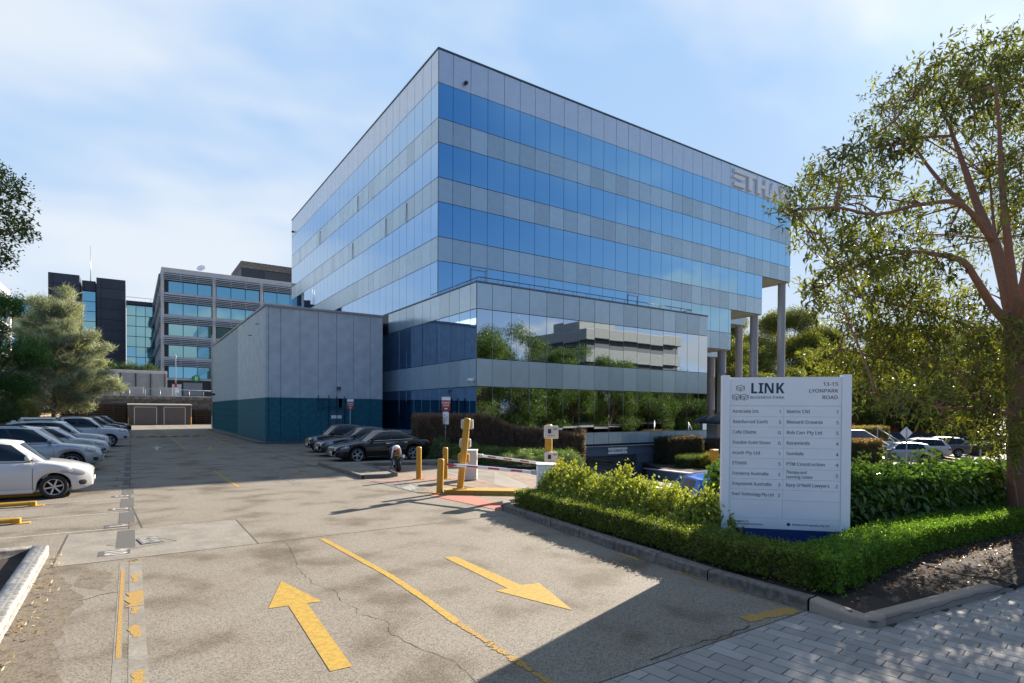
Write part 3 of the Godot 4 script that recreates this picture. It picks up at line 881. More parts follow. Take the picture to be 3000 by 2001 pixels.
	var L := func(pts):
		var s2 := mb()
		var pv := PackedVector2Array(pts)
		if Geometry2D.is_polygon_clockwise(pv): pv.reverse()
		var id := Geometry2D.triangulate_polygon(pv)
		for k in range(0, id.size(), 3):
			var q := [pv[id[k]], pv[id[k + 1]], pv[id[k + 2]]]
			tri(s2, Vector3(q[0].x, q[0].y, z * 2), Vector3(q[2].x, q[2].y, z * 2), Vector3(q[1].x, q[1].y, z * 2))
		for k in pv.size():
			var a := pv[k]; var b := pv[(k + 1) % pv.size()]
			quad(s2, Vector3(a.x, a.y, 0), Vector3(a.x, a.y, z * 2), Vector3(b.x, b.y, z * 2), Vector3(b.x, b.y, 0))
		return done(s2)
	var bar := func(u0, u1, a, b): return [Vector2(u0, y0 + a * hh), Vector2(u1, y0 + a * hh), Vector2(u1, y0 + b * hh), Vector2(u0, y0 + b * hh)]
	part(sg, "letter_bar", L.call([Vector2(51.7, y0 + 0.78 * hh), Vector2(53.5, y0 + 0.78 * hh), Vector2(53.5, y0 + hh), Vector2(51.7, y0 + hh)]), M.letter)
	part(sg, "letter_bar", L.call([Vector2(51.45, y0 + 0.46 * hh), Vector2(51.8, y0 + 0.64 * hh), Vector2(53.5, y0 + 0.64 * hh), Vector2(53.2, y0 + 0.4 * hh)]), M.letter)
	part(sg, "letter_bar", L.call(bar.call(51.7, 53.5, 0.0, 0.22)), M.letter)
	part(sg, "letter", L.call([Vector2(53.6, y0 + hh), Vector2(53.6, y0 + 0.79 * hh), Vector2(54.15, y0 + 0.79 * hh), Vector2(54.15, y0), Vector2(54.75, y0), Vector2(54.75, y0 + 0.79 * hh), Vector2(55.4, y0 + 0.79 * hh), Vector2(55.4, y0 + hh)]), M.letter)
	part(sg, "letter", L.call([Vector2(55.7, y0), Vector2(56.3, y0), Vector2(56.3, y0 + 0.4 * hh), Vector2(57.1, y0 + 0.4 * hh), Vector2(57.1, y0), Vector2(57.7, y0), Vector2(57.7, y0 + hh), Vector2(57.1, y0 + hh), Vector2(57.1, y0 + 0.6 * hh), Vector2(56.3, y0 + 0.6 * hh), Vector2(56.3, y0 + hh), Vector2(55.7, y0 + hh)]), M.letter)
	part(sg, "letter", L.call([Vector2(57.8, y0), Vector2(58.4, y0), Vector2(58.85, y0 + 0.62 * hh), Vector2(59.3, y0), Vector2(59.9, y0), Vector2(59.15, y0 + hh), Vector2(58.55, y0 + hh)]), M.letter)
	part(sg, "letter", L.call([Vector2(60.1, y0), Vector2(60.6, y0), Vector2(60.6, y0 + 0.62 * hh), Vector2(61.5, y0), Vector2(62.1, y0), Vector2(62.1, y0 + hh), Vector2(61.6, y0 + hh), Vector2(61.6, y0 + 0.4 * hh), Vector2(60.7, y0 + hh), Vector2(60.1, y0 + hh)]), M.letter)

func build_podium() -> void:
	var o := thing("podium_building", "two storey mirror glass wing with grey bands in front of the tower", "building", V(UP, 0, VP))
	var R := 38.37 - UP
	var D := 62.0 - VP
	var P0 := 10.052
	var P1 := 8.396
	var P2 := 5.452
	var P3 := 3.778
	var P4 := 0.892
	var e := 0.05
	part(o, "structure_core", bbox(Vector3(R - 2 * e, P0 - 0.2, D - 2 * e), 0.0), M.frame_dark, at(Vector3(R / 2, (P0 - 0.2) / 2 + 0.08, -D / 2)))
	var rows := [[P1, P0 - 0.1, "fascia2"], [P2, P1, "pane"], [P3, P2, "spandrel"], [P4, P3, "pane"], [0.06, P4, "spandrel"]]
	curtain(o, Vector3.ZERO, Vector3.RIGHT, Vector3.BACK, cols_from(18.145 - UP, 1.3685, R), rows, M.glass_podium)
	curtain(o, Vector3.ZERO, Vector3.FORWARD, Vector3.LEFT, cols_from(30.124 - VP, 1.3685, 17.0), rows, M.glass_side, {0: [0, 13.9], 1: [0, 15.4]})
	var st := mb()
	box(st, Vector3(R / 2, P0 - 0.05, 0.0), Vector3(R + 0.06, 0.1, 0.14), 0.015)
	box(st, Vector3(0.0, P0 - 0.05, -D / 2), Vector3(0.14, 0.1, D), 0.015)
	part(o, "roof_coping", st.commit(), M.frame_grey)
	part(o, "roof", bbox(Vector3(R - 0.2, 0.1, D - 0.2), 0.0), M.slab, at(Vector3(R / 2, P0 - 0.3, -D / 2)))
	part(o, "corner_trim", bbox(Vector3(0.05, P0, 0.05), 0.01), M.frame_grey, at(Vector3(-0.005, P0 / 2, 0.005)))
	# roof safety rail
	var rs := mb(true)
	var y := P0 + 0.33
	tube(rs, [Vector3(0.35, y, -7.0), Vector3(0.35, y, -0.35), Vector3(R * 0.93, y, -0.35), Vector3(R * 0.93, y, -3.0)], [0.028], 6)
	var n := 0
	while n < 17:
		tube(rs, [Vector3(0.5 + n * 1.2, P0 - 0.25, -0.35), Vector3(0.5 + n * 1.2, y, -0.35)], [0.016], 5)
		if n < 6: tube(rs, [Vector3(0.35, P0 - 0.25, -0.6 - n * 1.2), Vector3(0.35, y, -0.6 - n * 1.2)], [0.016], 5)
		n += 1
	part(o, "roof_rail", done(rs), M.rail)
	# right end wall
	part(o, "end_wall", bbox(Vector3(0.04, P0 - 0.1, D - 0.2), 0.0), M.spandrel[1], at(Vector3(R - 0.02, P0 / 2, -D / 2)))
	part(o, "end_column", bbox(Vector3(2.0, 4.6, 0.3), 0.0), M.base_blue, at(Vector3(R + 1.0, -1.0 , -0.6)))
	# basement front with the car park entrance
	var d0 := 25.2 - UP
	var d1 := 30.6 - UP
	part(o, "recess", bbox(Vector3(R - 1.0, 0.14, 0.3), 0.0), M.frame_dark, at(Vector3(R / 2 + 0.5, 0.0, -0.4)))
	part(o, "ledge", bbox(Vector3(R, 0.05, 0.34), 0.01), M.annex_coping, at(Vector3(R / 2, -0.095, -0.05)))
	part(o, "lintel", bbox(Vector3(R, 0.64, 0.3), 0.01), M.base_blue, at(Vector3(R / 2, -0.44, -0.18)))
	part(o, "basement_wall", bbox(Vector3(d0, 2.6, 0.3), 0.0), M.base_blue, at(Vector3(d0 / 2, -2.06, -0.2)))
	part(o, "basement_wall", bbox(Vector3(R - d1 + 0.0, 2.6, 0.3), 0.0), M.base_blue, at(Vector3((R + d1) / 2, -2.06, -0.2)))
	var gate := part(o, "roller_grille", bbox(Vector3(d1 - d0, 1.9, 0.02), 0.0), M.frame_dark, at(Vector3((d0 + d1) / 2, -1.7, -0.5)))
	var slat := bbox(Vector3(0.27, 0.05, 0.03), 0.012)
	for j in 18:
		for i in 20:
			part(gate, "slat", slat, M.galv, at(Vector3(-2.6 + 0.27 * i + (0.03 if j % 2 else 0.0), 0.86 - 0.102 * j + 0.012 * sin(i * PI), 0.02)))
	part(o, "basement_soffit", bbox(Vector3(d1 - d0, 0.05, 1.4), 0.0), M.base_blue, at(Vector3((d0 + d1) / 2, -0.73, -0.9)))
	for s in [d0, d1]:
		part(o, "jamb", bbox(Vector3(0.25, 1.9, 1.2), 0.0), M.base_blue, at(Vector3(s + (-0.1 if s == d0 else 0.1), -1.7, -0.8)))
	var cs := thing("clearance_sign", "white clearance sign on the lintel over the basement grille", "sign", V(28.65, -0.44, VP + 0.01))
	part(cs, "plate", bbox(Vector3(1.85, 0.44, 0.03), 0.005), M.white)
	lettering(cs, "MAX CLEARANCE 2.1M", Vector3(0, 0, 0.018), 0.17, 0.0, M.ink, HORIZONTAL_ALIGNMENT_CENTER, true, 0.78)
	var ns := thing("wall_notice", "small white notice on the blue wall left of the basement grille", "sign", V(23.4, -1.35, VP + 0.0))
	part(ns, "plate", bbox(Vector3(0.9, 0.42, 0.03), 0.005), M.white)
	for k in 3:
		part(ns, "text_line", bbox(Vector3(0.7 - 0.15 * k, 0.05, 0.004), 0.0), M.grey_line, at(Vector3(0, 0.11 - 0.1 * k, 0.018)))
	var cam := thing("security_camera", "white bullet camera on the corner of the podium wing", "camera", V(UP - 0.12, 4.15, VP + 0.3))
	var cst := mb(true)
	tube(cst, [Vector3(0, 0, 0), Vector3(-0.1, 0, 0.05), Vector3(-0.36, -0.03, 0.2)], [0.05, 0.1, 0.11], 10)
	part(cam, "housing", done(cst), M.white)
	part(cam, "bracket", bbox(Vector3(0.06, 0.2, 0.2), 0.01), M.white, at(Vector3(0.05, 0, 0)))

func build_annex() -> void:
	var o := thing("annex_block", "windowless rendered annex painted grey above and dark blue below", "building", V(UA, 0, VA))
	var R := 15.85 - UA
	var D := 72.2 - VA
	var H := 9.46
	var B := 3.145
	part(o, "structure_core", bbox(Vector3(R - 0.2, H - 0.3, D - 0.2), 0.0), M.frame_dark, at(Vector3(R / 2, (H - 0.3) / 2, -D / 2)))
	# precast panels with open joints, grey over blue
	var cu := [-0.02, 0.18, 0.966, 2.243, 3.495, 4.795, 6.036, 7.324, R]
	for c in 8:
		var a: float = cu[c]
		var b: float = cu[c + 1]
		var w := b - a - 0.022
		part(o, "wall_panel", bbox(Vector3(w, H - B - 0.06, 0.16), 0.012), M.annex_grey, at(Vector3((a + b) / 2, (H + B) / 2 - 0.018, -0.08)))
		if c == 3 or c == 4: # the door stands across this joint
			var d := 4.21 if c == 3 else 5.37
			var f0 := a if c == 3 else d
			var f1 := d if c == 3 else b
			part(o, "wall_panel", bbox(Vector3(f1 - f0 - 0.012, B - 0.15, 0.16), 0.012), M.annex_blue, at(Vector3((f0 + f1) / 2, (B + 0.15) / 2, -0.084)))
			var h0 := d if c == 3 else a
			var h1 := b if c == 3 else d
			part(o, "wall_panel", bbox(Vector3(h1 - h0 - 0.012, B - 2.53, 0.16), 0.012), M.annex_blue, at(Vector3((h0 + h1) / 2, (B + 2.53) / 2, -0.088)))
		else:
			part(o, "wall_panel", bbox(Vector3(w, B - 0.15, 0.16), 0.012), M.annex_blue, at(Vector3((a + b) / 2, (B + 0.15) / 2, -0.084)))
	var sv := [0.17, 2.6, 4.4, 6.2, 8.1, 12.1]
	for c in 5:
		var a: float = sv[c]
		var b: float = sv[c + 1]
		part(o, "wall_panel", bbox(Vector3(0.16, H - B - 0.03, b - a - 0.02), 0.012), M.annex_grey, at(Vector3(0.06, (H + B) / 2 - 0.02, -(a + b) / 2)))
		part(o, "wall_panel", bbox(Vector3(0.16, B - 0.15, b - a - 0.02), 0.012), M.annex_blue, at(Vector3(0.06, (B + 0.15) / 2, -(a + b) / 2)))
	part(o, "end_wall", bbox(Vector3(0.1, H - B, D - 0.3), 0.0), M.annex_grey, at(Vector3(R - 0.06, (H + B) / 2 - 0.05, -D / 2)))
	part(o, "end_wall", bbox(Vector3(0.1, B, D - 0.3), 0.0), M.annex_blue, at(Vector3(R - 0.06, B / 2, -D / 2)))
	for e in [[B, H - 0.06, M.annex_grey], [0.0, B, M.annex_blue]]: # infill wall that closes the gap to the podium
		part(o, "infill_wall", bbox(Vector3(3.5, float(e[1]) - float(e[0]), 0.1), 0.0), e[2], Transform3D(Basis(Vector3.UP, 1.2), Vector3(R + 0.6, (float(e[0]) + float(e[1])) / 2, -1.65)))
	# ribbed sheet cladding on the rear half of the lane side
	for k in 62:
		var z := -12.2 - 0.3 * k
		part(o, "cladding_rib", bbox(Vector3(0.1, H - B - 0.1, 0.12), 0.03), M.annex_grey, at(Vector3(0.06, (H + B) / 2 - 0.03, z)))
		part(o, "cladding_rib", bbox(Vector3(0.1, B - 0.3, 0.12), 0.03), M.annex_blue, at(Vector3(0.06, (B + 0.3) / 2, z)))
	part(o, "cladding_sheet", bbox(Vector3(0.06, H - B, 18.5), 0.0), M.annex_grey, at(Vector3(0.08, (H + B) / 2 - 0.05, -21.4)))
	part(o, "cladding_sheet", bbox(Vector3(0.06, B, 18.5), 0.0), M.annex_blue, at(Vector3(0.08, B / 2, -21.4)))
	var st := mb()
	box(st, Vector3(R / 2, H - 0.04, 0.0), Vector3(R + 0.1, 0.16, 0.24), 0.02)
	box(st, Vector3(0.02, H - 0.04, -D / 2), Vector3(0.24, 0.16, D), 0.02)
	part(o, "roof_coping", st.commit(), M.annex_coping)
	var rf := mb()
	quad(rf, Vector3(0, H - 0.1, 0), Vector3(0, H - 0.1, -D), Vector3(R, H - 0.1, -D), Vector3(R, H - 0.1, 0))
	part(o, "roof", done(rf), M.shed_roof)
	part(o, "footing", bbox(Vector3(R + 0.5, 0.16, 0.5), 0.03), M.kerb_dark, at(Vector3(R / 2 - 0.2, 0.06, 0.1)))
	part(o, "footing", bbox(Vector3(0.6, 0.16, D), 0.03), M.kerb_dark, at(Vector3(-0.2, 0.06, -D / 2)))
	# service door
	var dx := (10.19 + 11.16) * 0.58 - UA
	var dr := part(o, "door", bbox(Vector3(0.86, 2.34, 0.06), 0.01), M.door_blue, at(Vector3(dx, 1.2, -0.02)))
	var fs := mb()
	box(fs, Vector3(-0.5, 0, 0.03), Vector3(0.11, 2.5, 0.12), 0.01)
	box(fs, Vector3(0.5, 0, 0.03), Vector3(0.11, 2.5, 0.12), 0.01)
	box(fs, Vector3(0, 1.24, 0.031), Vector3(0.89, 0.1, 0.12), 0.01)
	part(dr, "frame", fs.commit(), M.annex_blue)
	part(dr, "notice", bbox(Vector3(0.76, 0.24, 0.012), 0.003), M.white, at(Vector3(0, 0.62, 0.037)))
	part(dr, "red_notice", bbox(Vector3(0.17, 0.27, 0.012), 0.003), M.red_sign, at(Vector3(-0.02, 0.12, 0.037)))
	part(dr, "handle", bbox(Vector3(0.11, 0.3, 0.05), 0.01), M.offwhite, at(Vector3(0.34, -0.05, 0.05)))
	var lt := part(o, "flood_lamp", bbox(Vector3(0.28, 0.26, 0.16), 0.04), M.frame_dark, at(Vector3(10.81 * 1.16 - UA, 3.34 * 1.16, 0.1)))
	part(lt, "lens", bbox(Vector3(0.2, 0.12, 0.03), 0.01), M.lamp_lens, at(Vector3(0, -0.06, 0.08)))
	for k in [[2.3, 8.4], [5.2, 7.9]]:
		part(o, "bracket", bbox(Vector3(0.28, 0.05, 0.05), 0.01), M.frame_dark, at(Vector3(-0.14, k[1], -k[0])))
	part(o, "lane_camera", bbox(Vector3(0.4, 0.2, 0.2), 0.05), M.frame_dark, at(Vector3(-0.35, 3.9, -26.5)))
	# ladder at the far lane corner
	var ls := mb(true)
	for s in [0.0, 0.45]:
		tube(ls, [Vector3(-0.25, 1.6, -28.6 - s), Vector3(-0.25, H + 1.0, -28.6 - s)], [0.03], 6)
	for k in 26:
		tube(ls, [Vector3(-0.25, 1.7 + 0.32 * k, -28.6), Vector3(-0.25, 1.7 + 0.32 * k, -29.05)], [0.018], 5)
	part(o, "roof_ladder", done(ls), M.galv)
	part(o, "downpipe", bbox(Vector3(0.14, H - 0.4, 0.14), 0.03), M.white, at(Vector3(-0.08, H / 2, -30.2)))
	# dark lower windows of the podium reflect the annex; a white notice stands behind the hedge

# ---------------------------------------------------------------- buildings behind
func framed_office(called: String, label: String, p: Vector3, turn: float, bays: Array, y0: float, rows: Array, top: float, deep: float, side_bays: Array, louvred := true, ground_store := true) -> Node3D:
	# a concrete frame: columns at bays (metres along the front), glass rows as [bottom, top], louvres over each
	var o := thing(called, label, "building", p, turn)
	var w: float = bays[bays.size() - 1]
	var ft := 0.35
	part(o, "structure_core", bbox(Vector3(w - 0.6, top - y0 - 0.5, deep - 0.6), 0.0), M.frame_dark, at(Vector3(w / 2, (top + y0) / 2 - 0.2, -deep / 2)))
	part(o, "roof_beam", bbox(Vector3(w + 0.3, 1.0, deep + 0.3), 0.04), M.pale_conc, at(Vector3(w / 2, top - 0.5, -deep / 2)))
	for b in bays:
		part(o, "column", bbox(Vector3(0.58, top - y0 - 1.0, 0.5), 0.03), M.pale_conc, at(Vector3(b - 0.0, (top + y0) / 2 - 0.5, 0.02)))
	for s in side_bays:
		part(o, "column", bbox(Vector3(0.5, top - y0 - 1.0, 0.58), 0.03), M.pale_conc, at(Vector3(-0.02, (top + y0) / 2 - 0.5, -s)))
	for r in rows:
		part(o, "floor_band", bbox(Vector3(w, 0.42, 0.3), 0.02), M.pale_conc, at(Vector3(w / 2, float(r[0]) - 0.26, -0.12)))
		if side_bays.size() > 1:
			part(o, "floor_band", bbox(Vector3(0.3, 0.42, deep), 0.02), M.pale_conc, at(Vector3(0.12, float(r[0]) - 0.26, -deep / 2)))
		for k in bays.size() - 1:
			var a: float = bays[k] + 0.3
			var b: float = bays[k + 1] - 0.3
			var g0 := a + (0.7 if k == 0 else 0.1)
			for q in 3:
				var c0 := lerpf(g0, b - 0.1, q / 3.0)
				var c1 := lerpf(g0, b - 0.1, (q + 1) / 3.0)
				part(o, "window_pane", bbox(Vector3(c1 - c0 - 0.1, float(r[1]) - float(r[0]), 0.06), 0.01), M.glass_teal, Transform3D(Basis(Vector3.UP, rng.randfn(0, 0.004)), Vector3((c0 + c1) / 2, (float(r[0]) + float(r[1])) / 2, -0.25)))
			if louvred:
				for q in 4:
					part(o, "louvre", bbox(Vector3(b - a + 0.3, 0.07, 0.42), 0.02), M.louvre, Transform3D(Basis(Vector3.RIGHT, 0.5), Vector3((a + b) / 2, float(r[1]) + 0.22 + 0.34 * q, 0.42)))
				for q in 2:
					part(o, "louvre_arm", bbox(Vector3(0.1, 1.5, 0.16), 0.02), M.louvre, at(Vector3(lerpf(a, b, (q + 1) / 3.0), float(r[1]) + 0.72, 0.35)))
		for k in side_bays.size() - 1:
			var sa: float = side_bays[k] + 0.3
			var sb: float = side_bays[k + 1] - 0.3
			part(o, "window_pane", bbox(Vector3(0.06, float(r[1]) - float(r[0]), sb - sa - 0.1), 0.01), M.glass_teal, at(Vector3(0.25, (float(r[0]) + float(r[1])) / 2, -(sa + sb) / 2)))
			if louvred:
				for q in 4:
					part(o, "louvre", bbox(Vector3(0.42, 0.07, sb - sa + 0.2), 0.02), M.louvre, Transform3D(Basis(Vector3.BACK, 0.5), Vector3(-0.42, float(r[1]) + 0.22 + 0.34 * q, -(sa + sb) / 2)))
	return o

func build_background() -> void:
	var rows := [[25.1, 27.3], [20.85, 23.05], [16.75, 18.95], [12.55, 14.78], [8.45, 10.64]]
	var b := framed_office("louvred_office", "concrete framed office block with louvres, teal windows and a round green B sign", V(5.06, 0, 130), 0.0, [0.0, 8.95, 17.9, 26.8], 4.9, rows, 29.85, 44.0, [0.0, 8.0, 16.0, 24.0, 32.0, 40.0])
	part(b, "ground_wall", bbox(Vector3(26, 3.6, 0.4), 0.0), M.render_grey, at(Vector3(13.3, 6.4, -0.6)))
	var rd := part(b, "roller_door", bbox(Vector3(3.3, 2.6, 0.1), 0.01), M.louvre, at(Vector3(5.2, 6.3, -0.3)))
	for k in 7:
		part(rd, "slat", bbox(Vector3(3.3, 0.33, 0.05), 0.02), M.annex_coping, at(Vector3(0, -1.1 + 0.37 * k, 0.06)))
	part(b, "door", bbox(Vector3(1.6, 2.4, 0.1), 0.01), M.white, at(Vector3(2.4, 6.0, -0.3)))
	part(b, "garage_recess", bbox(Vector3(1.8, 2.8, 0.1), 0.0), M.frame_dark, at(Vector3(8.2, 6.3, -0.3)))
	var dish := mb(true)
	lathe(dish, Vector3.ZERO, [[0.0, 0.0], [0.5, 0.1], [0.8, 0.3], [0.82, 0.32], [0.5, 0.06]], Basis(Vector3.RIGHT, 0.9) * Basis(Vector3.BACK, 0.4), 18)
	part(b, "satellite_dish", done(dish), M.white, at(Vector3(7.0, 31.0, -3.0)))
	part(b, "dish_stand", bbox(Vector3(0.12, 1.4, 0.12), 0.02), M.galv, at(Vector3(7.0, 30.4, -3.0)))
	var sg := thing("round_sign", "round green sign with a white letter B on the louvred office", "sign", V(10.75, 8.4, 129.2))
	var ds := mb(true)
	lathe(ds, Vector3.ZERO, [[0.0, 0.1], [0.68, 0.1], [0.7, 0.08], [0.7, -0.1]], Basis(Vector3.RIGHT, PI / 2), 28)
	part(sg, "disc", done(ds), M.green_sign)
	lettering(sg, "B", Vector3(0, 0, 0.11), 0.72, 0.0, M.white, HORIZONTAL_ALIGNMENT_CENTER, true, 1.0, 0.04)

	# dark clad plant tower behind the louvred office
	var pt := thing("clad_tower", "dark grey clad plant tower rising behind the louvred office", "building", V(22.3, 4, 152))
	part(pt, "structure_core", bbox(Vector3(20, 33.6, 16), 0.0), M.frame_dark, at(Vector3(10, 16.8, -8.1)))
	for r in 10:
		part(pt, "cladding_panel", bbox(Vector3(6.4, 3.2, 0.1), 0.02), M.dark_clad[r % 3], at(Vector3(8.4, 1.7 + 3.25 * r, 0)))
		part(pt, "cladding_panel", bbox(Vector3(0.1, 3.2, 8.0), 0.02), M.dark_clad[(r + 1) % 3], at(Vector3(-0.02, 1.7 + 3.25 * r, -4.0)))
	part(pt, "parapet", bbox(Vector3(20.2, 1.6, 16.2), 0.05), M.block_wall, at(Vector3(10, 33.6, -8.1)))
	# twin dark towers with a glass slot
	var tw := thing("twin_towers", "twin dark clad stair towers with a strip of teal glass between", "building", V(-16.0, 4, 170))
	for t in [[0.0, 5.9, 29.95], [9.05, 14.95, 29.9], [6.25, 8.95, 29.1]]:
		var w: float = t[1] - t[0]
		var hh: float = t[2]
		var setback := 1.2 if t[0] == 6.25 else 0.0
		part(tw, "structure_core", bbox(Vector3(w - 0.1, hh - 0.1, 9.0), 0.0), M.frame_dark, at(Vector3((t[0] + t[1]) / 2, hh / 2, -4.6 - setback)))
		var n := 12
		for r in n:
			if t[0] == 6.25 and r < n - 1: continue
			var hs := (hh) / n
			for c in 2:
				var cw: float = [0.16, 0.84][c] * w
				var cx: float = t[0] + [0.08, 0.58][c] * w
				part(tw, "cladding_panel", bbox(Vector3(cw - 0.08, hs - 0.08, 0.1), 0.02), M.dark_clad[rng.randi() % 3], at(Vector3(cx, hs * (r + 0.5), -0.02 - setback)))
	for r in 11:
		part(tw, "window_pane", bbox(Vector3(2.5, 2.28, 0.08), 0.01), M.glass_teal, Transform3D(Basis(Vector3.UP, rng.randfn(0, 0.006)), Vector3(7.6, 1.3 + 2.4 * r, -1.1)))
	var ms := mb(true)
	tube(ms, [Vector3(7.9, 29, -2), Vector3(7.9, 37.6, -2)], [0.09, 0.05], 6)
	part(tw, "mast", done(ms), M.galv)
	# glazed link between the towers and the louvred office
	var gl := thing("glazed_link", "teal glass link with fine mullions between dark towers and louvred office", "building", V(-0.9, 4, 168))
	part(gl, "structure_core", bbox(Vector3(8, 24.0, 6), 0.0), M.frame_dark, at(Vector3(4, 12.0, -3.2)))
	for r in 9:
		for c in 3:
			part(gl, "window_pane", bbox(Vector3(1.82, 2.4, 0.06), 0.01), M.glass_teal, Transform3D(Basis(Vector3.UP, rng.randfn(0, 0.006)) * Basis(Vector3.RIGHT, rng.randfn(0, 0.006)), Vector3(0.95 + 1.92 * c, 2.2 + 2.52 * r, -0.1)))
	part(gl, "roof_edge", bbox(Vector3(8.2, 0.9, 6.3), 0.05), M.dark_clad[0], at(Vector3(4, 24.3, -3.2)))
	var rl := mb(true)
	tube(rl, [Vector3(0, 25.6, 0), Vector3(8, 25.6, 0)], [0.05], 5)
	for k in 9: tube(rl, [Vector3(k, 24.6, 0), Vector3(k, 25.6, 0)], [0.04], 5)
	part(gl, "roof_rail", done(rl), M.galv)
	# low pale link block behind the wispy tree
	var lk := thing("low_office", "low pale office wing with windows behind the wispy tree", "building", V(-26, 4, 176))
	part(lk, "wall", bbox(Vector3(11, 24, 8), 0.05), M.render_grey, at(Vector3(5.5, 12, -4)))
	for r in 5:
		for c in 5:
			part(lk, "window_pane", bbox(Vector3(1.7, 2.2, 0.08), 0.01), M.glass_teal, at(Vector3(1.2 + 2.1 * c, 5.5 + 4.0 * r, 0.02)))
	# the left neighbour, seen at the picture edge and mirrored in the tower's long side
	var lrows := [[13.4, 15.4], [9.4, 11.4], [5.4, 7.4]]
	var lb := framed_office("left_neighbour", "pale concrete office with louvres at the left edge behind the trees", V(-13.5, 0, 46), PI / 2, [0.0, 9.0, 18.0, 27.0, 36.0, 45.0, 54.0], 2.0, lrows, 17.8, 20.0, [])
	for k in 3:
		part(lb, "roof_plant", bbox(Vector3(6.0, 2.2, 5.0), 0.1), M.offwhite, at(Vector3(8.0 + 17.0 * k, 18.9, -9.0)))
	# upper terrace, its retaining walls and fence
	struct("terrace", prism_mesh([Vector2(-60, 100.2), Vector2(120, 100.2), Vector2(120, 320), Vector2(-60, 320)], -1, 4.2), M.slab)
	var rw := thing("retaining_wall", "weathered block retaining wall below the terrace fence", "wall", V(3.4, 0, 100))
	part(rw, "wall", bbox(Vector3(32, 2.4, 0.4), 0.02), M.block_wall, at(Vector3(0, 2.6, 0)))
	part(rw, "capping", bbox(Vector3(32, 0.5, 0.5), 0.03), M.concrete_wall, at(Vector3(0, 3.95, 0.02)))
	for r in 5:
		part(rw, "block_course", bbox(Vector3(32, 0.02, 0.02), 0.0), M.crack, at(Vector3(0, 1.9 + 0.4 * r, 0.201)))
	for q in [[-13.0, -0.6, 3.0, 0.0], [7.7, 12.0, 2.15, 0.0]]:
		var cw := thing("crib_wall", "dark timber crib wall %s" % ("left of the shed below the terrace" if q[0] < 0 else "between the shed and the annex"), "wall", V(q[0], 0, 99.2))
		var w: float = q[1] - q[0]
		var hh: float = q[2]
		part(cw, "fill", bbox(Vector3(w, hh, 0.3), 0.0), M.soil, at(Vector3(w / 2, hh / 2, -0.25)))
		for r in int(hh / 0.3):
			part(cw, "stretcher_beam", bbox(Vector3(w, 0.16, 0.16), 0.02), M.timber, at(Vector3(w / 2, 0.12 + 0.3 * r, 0.0)))
			for c in int(w / 1.3):
				part(cw, "header_beam", bbox(Vector3(0.18, 0.15, 0.5), 0.02), M.timber, at(Vector3(0.5 + 1.3 * c, 0.27 + 0.3 * r, 0.0)))
	# crib wall and bed behind the parked cars
	var lc := thing("crib_wall", "long timber crib wall behind the row of parked cars", "wall", V(-8.2, 0, 48), PI / 2)
	part(lc, "fill", bbox(Vector3(52, 1.7, 0.5), 0.0), M.soil, at(Vector3(26, 0.85, -0.4)))
	for r in 5:
		part(lc, "stretcher_beam", bbox(Vector3(30, 0.17, 0.2), 0.02), M.timber, at(Vector3(15, 0.14 + 0.34 * r, 0.0)))
		part(lc, "stretcher_beam", bbox(Vector3(22, 0.17, 0.2), 0.02), M.timber_pale, at(Vector3(41.1, 0.14 + 0.34 * r, 0.02)))
		for c in 40:
			part(lc, "header_beam", bbox(Vector3(0.2, 0.16, 0.6), 0.02), M.timber if c < 23 else M.timber_pale, at(Vector3(0.5 + 1.3 * c, 0.31 + 0.34 * r, 0.0)))
	struct("garden_bed", prism_mesh([Vector2(-8.4, 30), Vector2(-8.4, 100), Vector2(-13.4, 100), Vector2(-13.4, 30)], -0.2, 1.7), M.mulch)
	# grey rendered fence wall with dark fins on the terrace
	var fw := thing("finned_wall", "grey rendered terrace wall with dark vertical fins", "wall", V(-12, 4.2, 112))
	part(fw, "wall", bbox(Vector3(17.0, 4.3, 0.3), 0.02), M.render_grey, at(Vector3(8.5, 2.15, 0)))
	part(fw, "band", bbox(Vector3(17.0, 0.5, 0.34), 0.02), M.pale_conc, at(Vector3(8.5, 4.2, 0)))
	for k in 9:
		part(fw, "fin", bbox(Vector3(0.14, 3.9, 0.3), 0.02), M.frame_dark, at(Vector3(0.3 + 2.05 * k, 2.0, 0.26)))
	for k in 2:
		var cb := thing("meter_cabinet", "grey brown electrical cabinet on the terrace, %s of two" % ["left", "right"][k], "cabinet", V(-0.3 + 3.9 * k, 4.2, 106))
		part(cb, "case", bbox(Vector3(2.0, 1.5, 0.8), 0.03), M.render_grey, at(Vector3(0.9, 0.75, 0)))
		part(cb, "plinth", bbox(Vector3(2.1, 0.12, 0.9), 0.01), M.concrete_wall, at(Vector3(0.9, 0.0, 0)))
		for s in [0.42, 1.38]:
			part(cb, "door", bbox(Vector3(0.9, 1.35, 0.03), 0.01), M.annex_coping, at(Vector3(s, 0.75, 0.41)))
	var fe := thing("terrace_fence", "galvanised mesh and rail fence along the terrace edge", "fence", V(-4, 4.2, 100.1))
	var fs := mb(true)
	tube(fs, [Vector3(0, 1.2, 0), Vector3(15.2, 0.95, 0)], [0.04], 6)
	tube(fs, [Vector3(0, 0.1, 0), Vector3(15.2, 0.0, 0)], [0.025], 6)
	part(fe, "top_rail", done(fs), M.galv)
	for k in 9:
		var ps := mb(true)
		tube(ps, [Vector3(1.9 * k, -0.2, 0), Vector3(1.9 * k, 1.2 - 0.03 * k, 0)], [0.04], 6)
		part(fe, "post", done(ps), M.galv)
	var wires := mb()
	for k in 76:
		box(wires, Vector3(0.2 * k, 0.58, 0), Vector3(0.008, 1.1, 0.008), 0.0)
	for k in 6:
		box(wires, Vector3(7.6, 0.15 + 0.18 * k, 0), Vector3(15.2, 0.008, 0.008), 0.0)
